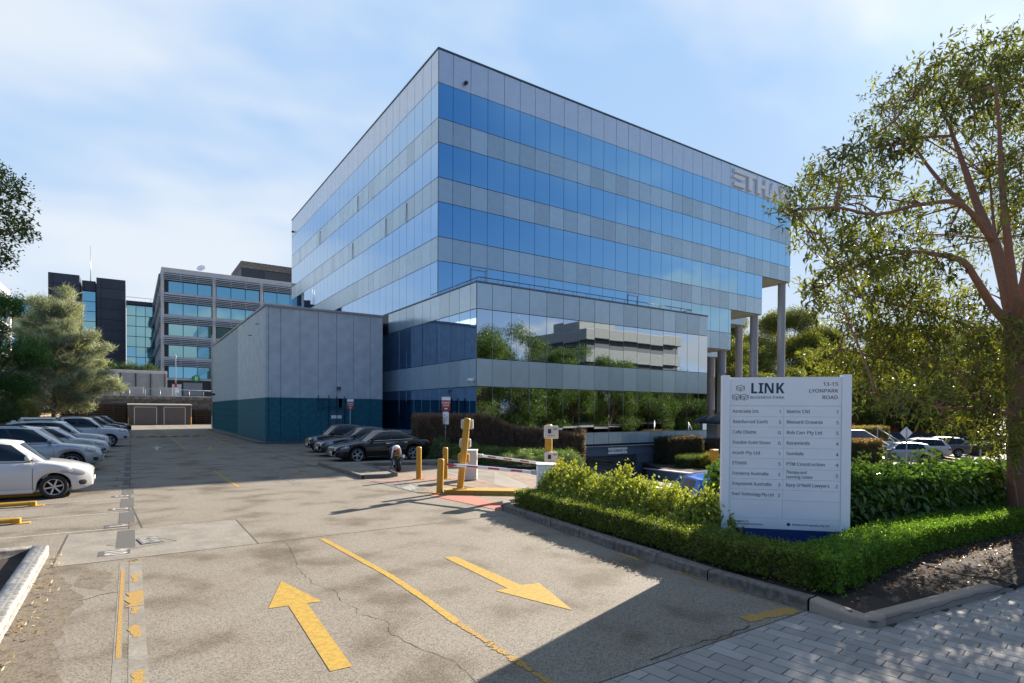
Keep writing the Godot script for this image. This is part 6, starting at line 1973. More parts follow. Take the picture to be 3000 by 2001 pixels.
# leaf colours come as matched dark and light pairs
# clipped hedge along (u, v) points: leaves over top, sides and ends, twigs inside
func hedge(called: String, label: String, pts: Array, wid: float, top: Array, base: Array, per: float, mesh: Mesh, m: Material, ca: Color, cb: Color, shag: float, group := "", core := true, tip := Color(0, 0, 0, 0)) -> Node3D:
	var p0: Vector2 = pts[0]
	var o := thing(called, label, "hedge", V(p0.x, 0, p0.y), 0.0, group)
	var org := o.position
	var xf := []
	var col := []
	var cst := mb()
	for i in pts.size() - 1:
		var a: Vector2 = pts[i]
		var b: Vector2 = pts[i + 1]
		var ln := a.distance_to(b)
		var t := (b - a) / ln
		var n := Vector2(-t.y, t.x)
		var h0: float = top[i]
		var h1: float = top[i + 1]
		var g0: float = base[i]
		var g1: float = base[i + 1]
		var hm := (h0 + h1 - g0 - g1) / 2
		var area := ln * (wid + 2 * hm)
		for k in int(area * per):
			var s := rng.randf()
			var q := rng.randf() * (wid + 2 * hm)
			var x := 0.0
			var y := 0.0
			var deep := absf(rng.randfn()) * 0.035
			if q < wid:
				x = q - wid / 2; y = 1.0
			elif q < wid + hm:
				x = -wid / 2; y = (q - wid) / hm
			else:
				x = wid / 2; y = (q - wid - hm) / hm
			var gy := lerpf(g0, g1, s)
			var hy := lerpf(h0, h1, s)
			x -= signf(x) * deep
			var ctr := a.lerp(b, s) + n * x
			var yy := lerpf(gy + 0.06, hy, y) + (rng.randfn() * shag if y >= 0.98 else rng.randfn() * 0.012) - (deep if y >= 0.98 else 0.0)
			xf.append(Transform3D(spin(), V(ctr.x, yy, ctr.y) - org))
			var c := tint(ca, cb)
			if tip.a > 0.0 and y > 0.9 and rng.randf() < 0.5: c = tint(tip, cb)
			col.append(c)
		# ends
		for e in [[a, i == 0], [b, i == pts.size() - 2]]:
			if not e[1]: continue
			for k in int(wid * hm * per):
				var c2: Vector2 = e[0] + n * rng.randf_range(-wid / 2, wid / 2)
				xf.append(Transform3D(spin(), V(c2.x, rng.randf_range(g0 + 0.05, h0), c2.y) - org))
				col.append(tint(ca, cb))
		if core:
			var ins := 0.09
			var A := []
			for q in [[a, -1, g0, h0], [b, -1, g1, h1], [b, 1, g1, h1], [a, 1, g0, h0]]:
				var c3: Vector2 = q[0] + n * (wid / 2 - ins) * float(q[1]) + t * (ins if q[0] == a and i == 0 else (-ins if q[0] == b and i == pts.size() - 2 else 0.0))
				A.append([V(c3.x, float(q[2]) + 0.06, c3.y) - org, V(c3.x, float(q[3]) - ins, c3.y) - org])
			for k in 4:
				quad(cst, A[k][0], A[k][1], A[(k + 1) % 4][1], A[(k + 1) % 4][0])
			quad(cst, A[0][1], A[1][1], A[2][1], A[3][1])
	if core:
		part(o, "twigs", done(cst), M.twig)
	copies(o, "leaves", mesh, m, xf, col)
	return o

# a loose shrub: a dome of sprigs with stems
func shrub(called: String, label: String, p: Vector3, rad: Vector3, n: int, mesh: Mesh, m: Material, ca: Color, cb: Color, category := "shrub", group := "", fill := 0.55) -> Node3D:
	var o := thing(called, label, category, p, 0.0, group)
	var xf := []
	var col := []
	for k in n:
		var d := Vector3(rng.randfn(), absf(rng.randfn()) * 0.9 + 0.05, rng.randfn()).normalized()
		var r := lerpf(fill, 1.0, sqrt(rng.randf())) * (1.0 + rng.randfn() * 0.05)
		xf.append(Transform3D(spin(), Vector3(d.x * rad.x, d.y * rad.y, d.z * rad.z) * r))
		col.append(tint(ca, cb))
	copies(o, "leaves", mesh, m, xf, col)
	var st := mb(true)
	for k in 7:
		var d2 := Vector3(rng.randfn() * 0.5, 1.0, rng.randfn() * 0.5).normalized()
		tube(st, [Vector3.ZERO, Vector3(d2.x * rad.x * 0.4, d2.y * rad.y * 0.5, d2.z * rad.z * 0.4), Vector3(d2.x * rad.x * 0.8, d2.y * rad.y * 0.85, d2.z * rad.z * 0.8)], [0.02, 0.012, 0.006], 5)
	part(o, "stems", done(st), M.bark_grey)
	return o

func build_plants() -> void:
	var box_leaf := sprig(13, 0.03, 0.02, 0.045, 101, 0.0, 0.5)
	var gold_leaf := sprig(12, 0.075, 0.042, 0.08, 102, 0.0, 0.6)
	var dark_leaf := sprig(12, 0.08, 0.034, 0.10, 103, 0.0, 0.4)
	var big_leaf := sprig(6, 0.16, 0.085, 0.09, 104, 0.1, 0.6)
	var small_leaf := sprig(14, 0.06, 0.03, 0.12, 105, 0.0, 0.5)
	# clipped box hedge round the sign bed
	hedge("box_hedge", "low clipped bright green box hedge along the lane kerb", [Vector2(7.62, 10.75), Vector2(7.42, 7.0), Vector2(7.28, 5.0), Vector2(7.35, 3.85)], 0.66, [0.5, 0.5, 0.5, 0.52], [0.08, 0.08, 0.08, 0.08], 680, box_leaf, M.leaf, Color(0.07, 0.10, 0.018), Color(0.23, 0.29, 0.045), 0.01, "box hedges")
	hedge("box_hedge", "low clipped bright green box hedge along the street in front of the mulch", [Vector2(7.1, 3.85), Vector2(10.2, 4.15), Vector2(13.0, 4.0), Vector2(17.0, 3.6)], 0.7, [0.53, 0.5, 0.48, 0.46], [0.08, 0.08, 0.05, 0.0], 660, box_leaf, M.leaf, Color(0.06, 0.13, 0.012), Color(0.19, 0.34, 0.032), 0.01, "box hedges")
	# golden shrubs behind it
	for k in 6:
		var v := 10.55 - 0.85 * k
		shrub("golden_shrub", "yellow green golden shrub, %s in the row behind the box hedge" % ["first and farthest", "second", "third", "fourth", "fifth", "sixth, nearest the sign"][k], V(8.5 - 0.05 * k, 0.1, v), Vector3(0.66, 0.95 - 0.03 * k, 0.66), 520, gold_leaf, M.leaf, Color(0.17, 0.21, 0.025), Color(0.42, 0.46, 0.08), "shrub", "golden shrubs behind the box hedge")
	for k in 4:
		var o := thing("duranta_shoot", "tall leafy shoot rising above the golden shrubs, %s" % ["by the white boom cabinet", "second along", "third along", "nearest the sign"][k], "shoot", V([8.45, 8.6, 8.55, 8.5][k], 0.6, [10.6, 10.2, 8.6, 8.4][k]), 0.0, "shoots over the golden shrubs")
		var xf := []
		var col := []
		for q in 14:
			xf.append(Transform3D(spin(0.9), Vector3(rng.randfn() * 0.05, 0.05 + 0.04 * q, rng.randfn() * 0.05)))
			col.append(tint(Color(0.24, 0.28, 0.03), Color(0.40, 0.42, 0.05)))
		copies(o, "leaves", gold_leaf, M.leaf, xf, col)
		var st := mb(true)
		tube(st, [Vector3.ZERO, Vector3(0.02, 0.6, 0)], [0.008, 0.004], 5)
		part(o, "stem", done(st), M.bark_grey)
	# glossy broad-leaved hedge behind the sign
	hedge("glossy_hedge", "broad glossy dark green hedge right of the directory sign", [Vector2(9.9, 5.85), Vector2(11.5, 5.3), Vector2(13.5, 4.9), Vector2(16.5, 4.7)], 1.0, [1.36, 1.14, 1.1, 1.1], [0.08, 0.08, 0.05, 0.0], 110, big_leaf, M.leaf_gloss, Color(0.035, 0.085, 0.016), Color(0.14, 0.25, 0.04), 0.07)
	hedge("glossy_hedge", "glossy dark green hedge clump just left of the directory sign", [Vector2(9.25, 6.75), Vector2(10.1, 6.3)], 0.7, [1.28, 1.36], [0.08, 0.08], 110, big_leaf, M.leaf_gloss, Color(0.04, 0.09, 0.014), Color(0.14, 0.25, 0.03), 0.09)
	for k in 5:
		var o2 := thing("hedge_shoot", "thin leafy shoot above the glossy hedge, %s from the sign" % ["first", "second", "third", "fourth", "fifth"][k], "shoot", V([11.0, 11.6, 12.3, 13.2, 13.9][k], 1.2, [5.5, 5.35, 5.2, 5.0, 4.95][k]), 0.0, "shoots over the glossy hedge")
		var xf2 := []
		var col2 := []
		for q in 7:
			xf2.append(Transform3D(spin(0.7), Vector3(rng.randfn() * 0.04, 0.04 + 0.05 * q, rng.randfn() * 0.04)))
			col2.append(tint(Color(0.05, 0.10, 0.015), Color(0.14, 0.2, 0.03)))
		copies(o2, "leaves", big_leaf, M.leaf_gloss, xf2, col2)
		var st2 := mb(true)
		tube(st2, [Vector3(0, -0.2, 0), Vector3(0.02, 0.4, 0)], [0.008, 0.004], 5)
		part(o2, "stem", done(st2), M.bark_grey)
	# dark purple-brown clipped hedge before the podium
	hedge("dark_hedge", "long clipped purple brown hedge stepping down before the podium", [Vector2(11.7, 26.2), Vector2(15.3, 25.4), Vector2(16.6, 24.9), Vector2(20.4, 23.9)], 1.3, [2.05, 2.03, 1.45, 1.02], [-0.1, -0.3, -0.4, -0.6], 170, dark_leaf, M.leaf, Color(0.08, 0.06, 0.042), Color(0.26, 0.19, 0.14), 0.04, "", true, Color(0.18, 0.05, 0.035))
	hedge("low_green_hedge", "low dark green hedge at the foot of the purple brown hedge", [Vector2(12.6, 23.6), Vector2(15.0, 22.2), Vector2(17.5, 21.2)], 0.7, [0.62, 0.42, 0.3], [-0.1, -0.3, -0.5], 180, small_leaf, M.leaf, Color(0.05, 0.10, 0.015), Color(0.15, 0.25, 0.03), 0.03)
	var sp := [[12.5, 25.0, 0.7, 1.25], [13.3, 23.4, 0.65, 0.95], [13.9, 22.5, 0.55, 0.75], [12.3, 22.7, 0.4, 0.45], [15.0, 21.4, 0.6, 0.62], [15.9, 20.8, 0.6, 0.55], [16.8, 20.3, 0.62, 0.6], [14.2, 21.7, 0.5, 0.5]]
	for k in sp.size():
		var s: Array = sp[k]
		shrub("lavender_shrub", "rounded grey green shrub in the bed below the dark hedge, %s from the left" % ["second", "fourth", "fifth", "first", "seventh", "eighth", "ninth", "sixth"][k], V(s[0], -0.17, s[1]), Vector3(s[2], s[3], s[2]), 260, small_leaf, M.leaf, Color(0.08, 0.13, 0.05), Color(0.22, 0.30, 0.11), "shrub", "shrubs in the gate bed")
	struct("garden_bed", prism_mesh([Vector2(12.0, 23.3), Vector2(12.6, 22.0), Vector2(14.5, 20.6), Vector2(17.0, 19.4), Vector2(17.0, 29.3), Vector2(11.5, 27.4)], -2.0, -0.12), M.mulch)
	# right of the ramp
	hedge("dark_hedge", "tall clipped purple and green hedge right of the basement grille", [Vector2(31.4, 27.9), Vector2(34.6, 27.4)], 1.6, [0.42, 0.5], [-1.4, -1.4], 130, dark_leaf, M.leaf, Color(0.035, 0.04, 0.02), Color(0.10, 0.09, 0.05), 0.05, "", true, Color(0.16, 0.05, 0.03))
	hedge("low_green_hedge", "low clipped green hedge below the tall purple one by the ramp", [Vector2(30.6, 25.4), Vector2(34.2, 25.2)], 1.0, [-0.72, -0.7], [-1.4, -1.4], 150, small_leaf, M.leaf, Color(0.05, 0.08, 0.012), Color(0.13, 0.18, 0.03), 0.03)
	shrub("spiky_plant", "spiky yellow green plant in front of the low hedge by the ramp", V(32.0, -1.4, 24.3), Vector3(0.55, 0.85, 0.55), 120, sprig(10, 0.4, 0.035, 0.05, 109, 0.0, 1.0), M.leaf, Color(0.12, 0.14, 0.03), Color(0.30, 0.27, 0.06), "plant")
	shrub("ramp_shrub", "small dark shrub left of the basement grille", V(23.6, -1.1, 27.5), Vector3(0.6, 0.85, 0.6), 220, small_leaf, M.leaf, Color(0.03, 0.05, 0.015), Color(0.07, 0.1, 0.03))
	hedge("dark_hedge", "dark hedge behind the top of the sign post near the columns", [Vector2(36.0, 28.0), Vector2(40.0, 27.5)], 1.4, [0.15, 0.2], [-1.4, -1.4], 110, dark_leaf, M.leaf, Color(0.03, 0.028, 0.02), Color(0.08, 0.06, 0.045), 0.05)
	hedge("orange_tip_hedge", "clipped hedge with orange tips by the stair in the lower car park", [Vector2(41.5, 20.0), Vector2(45.3, 20.2)], 1.6, [0.35, 0.35], [-1.4, -1.4], 110, dark_leaf, M.leaf, Color(0.06, 0.06, 0.02), Color(0.16, 0.13, 0.04), 0.05, "", true, Color(0.42, 0.16, 0.03))
	hedge("orange_tip_hedge", "long low hedge with yellow tips behind the stair wall", [Vector2(50.0, 25.2), Vector2(60.0, 25.8)], 1.2, [1.05, 1.0], [-0.2, -0.2], 60, dark_leaf, M.leaf, Color(0.09, 0.09, 0.02), Color(0.22, 0.2, 0.05), 0.06, "", true, Color(0.5, 0.26, 0.04))
	hedge("low_green_hedge", "low hedge at the far edge of the lower car park on the right", [Vector2(62, 19.5), Vector2(90, 21)], 1.2, [-0.4, -0.3], [-1.4, -1.4], 40, small_leaf, M.leaf, Color(0.03, 0.05, 0.012), Color(0.07, 0.11, 0.02), 0.08)
	# bushes over the crib wall on the left and on the terrace
	var bl := [[-7.9, 50.5, 1.5, 1.5], [-8.2, 54.5, 1.7, 1.9], [-9.6, 58.5, 1.8, 1.6], [-8.8, 64.0, 1.2, 1.2], [-8.5, 70.0, 1.3, 1.6]]
	for k in bl.size():
		var s3: Array = bl[k]
		shrub("bank_shrub", "leafy green shrub on the bank above the crib wall, %s from the left" % ["first", "second", "third", "fourth", "fifth"][k], V(s3[0], 1.5, s3[1]), Vector3(s3[2], s3[3], s3[2]), 600, sprig(14, 0.11, 0.05, 0.2, 106 + k, 0.0, 0.5), M.leaf, Color(0.025, 0.055, 0.012) if k < 3 else Color(0.12, 0.14, 0.03), Color(0.085, 0.13, 0.025) if k < 3 else Color(0.3, 0.3, 0.07), "shrub", "shrubs on the left bank")
	for k in 3:
		shrub("terrace_bush", "green bush behind the terrace wall, %s of three" % ["left", "middle", "right"][k], V(-3.0 + 2.7 * k, 7.6, 116), Vector3(1.9, 2.6, 1.5), 420, sprig(12, 0.2, 0.1, 0.4, 121, 0.0, 0.5), M.leaf, Color(0.025, 0.06, 0.012), Color(0.09, 0.15, 0.03), "shrub", "bushes behind the terrace wall")
	# fallen leaves and chips on the beds
	var xs := []
	var cs := []
	for k in 1500:
		var u := rng.randf_range(6.85, 15.0)
		var v := rng.randf_range(2.5, 11.0) if u < 7.6 else rng.randf_range(2.5 - (u - 7) * 0.1, 4.4)
		if v < 3.1 - (u - 6.6) * 0.118: continue
		xs.append(Transform3D(Basis(Vector3.UP, rng.randf() * TAU) * Basis(Vector3.RIGHT, rng.randfn() * 0.4), V(u, 0.125 + rng.randf() * 0.02, v)))
		cs.append(tint(Color(0.10, 0.05, 0.03), Color(0.34, 0.2, 0.12), 0.4))
	var lit := copies(self, "leaf_litter", sprig(2, 0.06, 0.025, 0.03, 131, 0.0, 0.1), M.leaf, xs, cs)
	tag(lit, "brown leaf litter and bark chips scattered over the mulch", "leaf litter", "", "stuff")
	var xs2 := []
	var cs2 := []
	for k in 70:
		var v2 := rng.randf_range(4.5, 11.3)
		xs2.append(Transform3D(Basis(Vector3.UP, rng.randf() * TAU), V(-1.02 + absf(rng.randfn()) * 0.12, 0.03, v2)))
		cs2.append(tint(Color(0.25, 0.16, 0.08), Color(0.5, 0.36, 0.2), 0.3))
	var l2 := copies(self, "gutter_leaves", sprig(2, 0.06, 0.022, 0.02, 132, 0.0, 0.1), M.leaf, xs2, cs2)
	tag(l2, "dry fallen leaves along the foot of the left white kerb", "leaf litter", "", "stuff")

# ---------------------------------------------------------------- trees
func limb(st: SurfaceTool, pts: Array, r0: float, r1: float, sides := 8) -> void:
	# a smooth tapering limb through the points
	var c := Curve3D.new()
	for i in pts.size():
		var t: Vector3 = ((pts[mini(i + 1, pts.size() - 1)] as Vector3) - (pts[maxi(i - 1, 0)] as Vector3)) / 6.0
		c.add_point(pts[i], -t, t)
	c.bake_interval = 0.3
	var bp := c.get_baked_points()
	var rad := []
	var arr := []
	for i in bp.size():
		arr.append(bp[i])
		rad.append(lerpf(r0, r1, pow(float(i) / maxi(1, bp.size() - 1), 0.8)) * (1.0 + rng.randf_range(-0.05, 0.05)))
	tube(st, arr, rad, sides, true)

# generic tree: trunk, limbs towards leaf clumps, leaves in the clumps
func tree(called: String, label: String, p: Vector3, clumps: Array, fork: float, trunk_r: float, leaf: Mesh, m: Material, ca: Color, cb: Color, density: float, bark: Material, group := "", hollow := 0.35) -> Node3D:
	var o := thing(called, label, "tree", p, 0.0, group)
	var st := mb(true)
	var base := [Vector3(0, -0.6, 0), Vector3(rng.randfn() * 0.05, fork * 0.5, rng.randfn() * 0.05), Vector3(rng.randfn() * 0.1, fork, rng.randfn() * 0.1)]
	limb(st, base, trunk_r, trunk_r * 0.75, 10)
	var xf := []
	var col := []
	for c in clumps:
		var ctr: Vector3 = c[0]
		var rad: Vector3 = c[1]
		var start: Vector3 = base[2] * rng.randf_range(0.85, 1.0) if ctr.y > fork else base[1].lerp(base[2], 0.6)
		var mid := start.lerp(ctr, 0.5) + Vector3(rng.randfn() * 0.2, 0.25 * rad.y, rng.randfn() * 0.2)
		limb(st, [start, mid, ctr], trunk_r * 0.32, 0.02, 6)
		for q in 4:
			var d := Vector3(rng.randfn(), rng.randfn() * 0.6, rng.randfn()).normalized()
			limb(st, [mid.lerp(ctr, rng.randf_range(0.3, 1.0)), ctr + Vector3(d.x * rad.x, d.y * rad.y, d.z * rad.z) * 0.8], 0.03, 0.008, 5)
		var n := int(density * (rad.x * rad.y + rad.y * rad.z + rad.x * rad.z))
		for k in n:
			var d2 := Vector3(rng.randfn(), rng.randfn(), rng.randfn()).normalized()
			var r := lerpf(hollow, 1.0, pow(rng.randf(), 0.6)) * (1.0 + rng.randfn() * 0.08)
			var q2 := ctr + Vector3(d2.x * rad.x, d2.y * rad.y, d2.z * rad.z) * r
			xf.append(Transform3D(spin(), q2))
			col.append(tint(ca, cb, 0.25))
	part(o, "trunk", done(st), bark)
	copies(o, "crown", leaf, m, xf, col)
	return o

func round_clumps(n: int, h: float, r: float, low: float, size: float) -> Array:
	var out := []
	for k in n:
		var a := rng.randf() * TAU
		var y := lerpf(low, h, rng.randf())
		var t := (y - low) / (h - low)
		var rr := r * sqrt(maxf(0.05, 1.0 - pow(t * 1.5 - 0.55, 2.0))) * sqrt(rng.randf_range(0.15, 1.0))
		var s := size * rng.randf_range(0.7, 1.25)
		out.append([Vector3(cos(a) * rr, y - s * 0.5, sin(a) * rr), Vector3(s, s * 0.65, s)])
	return out

func build_trees() -> void:
	street_tree()
	# wispy she-oak on the left bank: many upright plumes of needles
	var o := thing("wispy_tree", "pale wispy she-oak with feathery plumes on the left bank", "tree", V(-6.7, 1.6, 76.0))
	var st := mb(true)
	limb(st, [Vector3(0, -0.6, 0), Vector3(0.1, 4, 0.1), Vector3(0.2, 8, 0), Vector3(0.6, 12, 0)], 0.28, 0.05, 9)
	var needle := sprig(22, 0.55, 0.034, 0.3, 140, 0.0, 0.9, 0.0)
	var xf := []
	var col := []
	for k in 84:
		var y0 := rng.randf_range(0.0, 10.5)
		var a := rng.randf() * TAU
		var reach := lerpf(5.2, 1.6, clampf(y0 / 11.0, 0, 1)) * rng.randf_range(0.6, 1.1)
		var dir := Vector3(cos(a), rng.randf_range(0.1, 0.9), sin(a) * 0.8)
		var tip := Vector3(0.15, y0, 0) + dir * reach
		if k == 0: tip = Vector3(5.2, 3.6, 0.5); y0 = 2.0
		elif k == 1: tip = Vector3(4.2, 5.6, 0.3); y0 = 3.5
		elif k == 2: tip = Vector3(1.3, 13.2, 0); y0 = 9
		elif k == 3: tip = Vector3(-1.5, 11.5, 0); y0 = 8
		elif k == 4: tip = Vector3(4.8, 7.4, 0.4); y0 = 4.0
		elif k == 5: tip = Vector3(5.9, 2.9, 0.2); y0 = 1.6
		var s := Vector3(0.15, y0, 0)
		var mid := s.lerp(tip, 0.55) + Vector3(0, 0.3, 0)
		limb(st, [s, mid, tip], 0.06, 0.012, 5)
		for q in 54:
			var t := sqrt(rng.randf_range(0.08, 1.08))
			var c := s.lerp(mid, t * 2.0) if t < 0.5 else mid.lerp(tip, t * 2.0 - 1.0)
			var wide := 0.55 * (1.15 - t)+ 0.12
			var lean := Basis(Vector3(rng.randfn() * 0.5, 0, rng.randfn() * 0.5).normalized(), rng.randf_range(-0.6, 0.6))
			xf.append(Transform3D(lean * Basis(Vector3.UP, rng.randf() * TAU) * Basis.from_scale(Vector3.ONE * rng.randf_range(0.8, 1.5)), c + Vector3(rng.randfn(), rng.randfn() * 0.7, rng.randfn()) * wide))
			col.append(tint(Color(0.20, 0.23, 0.14), Color(0.46, 0.49, 0.36), 0.2))
	part(o, "trunk", done(st), M.bark_grey)
	copies(o, "crown", needle, M.needle, xf, col)
	# dark broad-leaved trees at the left edge
	var broad := sprig(12, 0.15, 0.075, 0.28, 141, 0.15, 0.2)
	tree("leafy_tree", "dark green leafy tree at the left edge beside the wispy one", V(-8.6, 1.5, 56.0), round_clumps(30, 9.5, 3.0, 2.0, 1.25), 2.4, 0.22, broad, M.leaf, Color(0.03, 0.085, 0.02), Color(0.11, 0.24, 0.04), 42.0, M.bark_grey)
	tree("leafy_tree", "tree at the top left whose branches hang into the sky", V(-7.2, 0.0, 27.0), [[Vector3(3.2, 9.9, 0.2), Vector3(1.1, 0.8, 1.0)], [Vector3(3.7, 8.7, 0.3), Vector3(0.7, 0.6, 0.8)], [Vector3(2.9, 7.7, 0.0), Vector3(0.9, 0.6, 0.8)], [Vector3(2.3, 10.8, 0.0), Vector3(1.0, 0.7, 1.0)], [Vector3(1.0, 9.5, 0), Vector3(1.6, 1.2, 1.6)], [Vector3(1.0, 11.5, 0), Vector3(1.6, 1.2, 1.6)], [Vector3(-1.5, 10.5, 0.5), Vector3(1.8, 1.4, 1.8)], [Vector3(0, 10.5, -2), Vector3(1.8, 1.3, 1.6)], [Vector3(0, 10.0, 2), Vector3(1.8, 1.3, 1.6)], [Vector3(2.3, 6.9, 0.2), Vector3(0.6, 0.5, 0.6)]], 5.0, 0.24, sprig(11, 0.14, 0.06, 0.22, 142, 0.15, 0.2), M.leaf, Color(0.04, 0.075, 0.015), Color(0.15, 0.2, 0.03), 75.0, M.bark_grey)
	tree("leafy_tree", "pale olive tree behind the wispy one at the far left", V(-14.5, 1.5, 108.0), round_clumps(26, 15.0, 4.5, 5.0, 1.7), 5.0, 0.3, broad, M.leaf, Color(0.06, 0.075, 0.02), Color(0.16, 0.17, 0.05), 16.0, M.bark_grey)
	# gum trees beyond the columns and the lower car park
	var gum := sprig(14, 0.30, 0.085, 0.55, 143, 0.25, 0.1)
	var gs := [[74, 62, 21, 7.0, "directly behind the columns"], [86, 66, 25, 8.0, "rising between the columns and the street tree"], [98, 58, 22, 8.0, "behind the crown of the street tree"], [66, 86, 20, 7.0, "furthest back behind the columns"], [112, 48, 20, 8.0, "over the red building"], [124, 36, 19, 8.0, "right of the red building"], [92, 84, 26, 9.0, "tallest at the back right"], [78, 46, 10, 4.0, "low between the columns and red building"], [70, 44, 9, 4.0, "low beside the outermost column"], [104, 30, 13, 6.0, "low at the far right behind the parked cars"], [86, 30.5, 9, 3.6, "small before the red building"], [122, 22, 17, 8.0, "at the right edge beyond the car park"], [96, 42, 12, 4.5, "half hiding the red wall"], [82, 38, 12, 5.0, "standing before the red building, sunlit"], [76, 54, 15, 6.0, "filling the gap behind the columns"], [90, 48, 14, 6.0, "broad and sunlit above the red roof"], [100, 36, 12, 5.0, "broad and low at the right of the red wall"], [110, 60, 20, 8.0, "tall behind the red building"], [84, 56, 16, 6.5, "between the columns and the red roof"], [70, 52, 14, 5.0, "close behind the outermost column"], [130, 50, 22, 9.0, "furthest right and tall"]]
	for k in gs.size():
		var g: Array = gs[k]
		tree("gum_tree", "green gum tree " + g[4], V(g[0], -1.4, g[1]), round_clumps(30, g[2], g[3], float(g[2]) * 0.28, float(g[3]) * 0.33), float(g[2]) * 0.3, 0.3 + 0.012 * float(g[2]), gum, M.leaf, Color(0.04, 0.058, 0.014) if k % 3 else Color(0.06, 0.068, 0.02), Color(0.27, 0.29, 0.045), 24.0, M.bark_grey, "gum trees beyond the lower car park")
	# trees across the street, mirrored in the podium
	var mt := [[40, -9, 15, 5.0], [49, -11, 16, 5.5], [57, -10, 14, 5.0], [66, -11, 12, 5.0], [76, -12, 10.5, 5.0], [86, -12, 11, 5.0], [95, -13, 10, 5.0], [104, -13, 16, 6.0], [114, -14, 17, 6.0], [124, -15, 13, 5.5], [134, -16, 13.5, 5.5], [30, -12, 9.0, 4.5], [45, -22, 9.0, 6.0], [58, -24, 8.0, 6.0], [70, -24, 8.0, 6.0], [82, -25, 8.0, 6.0], [94, -26, 8.5, 6.0], [108, -27, 9, 6.5], [122, -28, 12, 6.5], [138, -28, 12, 7.0]]
	var ord_names := ["first", "second", "third", "fourth", "fifth", "sixth", "seventh", "eighth", "ninth", "tenth", "eleventh", "twelfth"]
	for k in mt.size():
		var t: Array = mt[k]
		tree("street_side_tree", "leafy street tree mirrored in the podium glass, %s of the %s row" % [ord_names[k if k < 12 else k - 12], "front" if k < 12 else "back"], V(t[0], -1.0, t[1]), round_clumps(26, t[2], t[3], 1.6, float(t[3]) * 0.38), 2.6, 0.25, gum, M.leaf, Color(0.035, 0.065, 0.012), Color(0.14, 0.21, 0.03), 15.0, M.bark, "trees across the street")

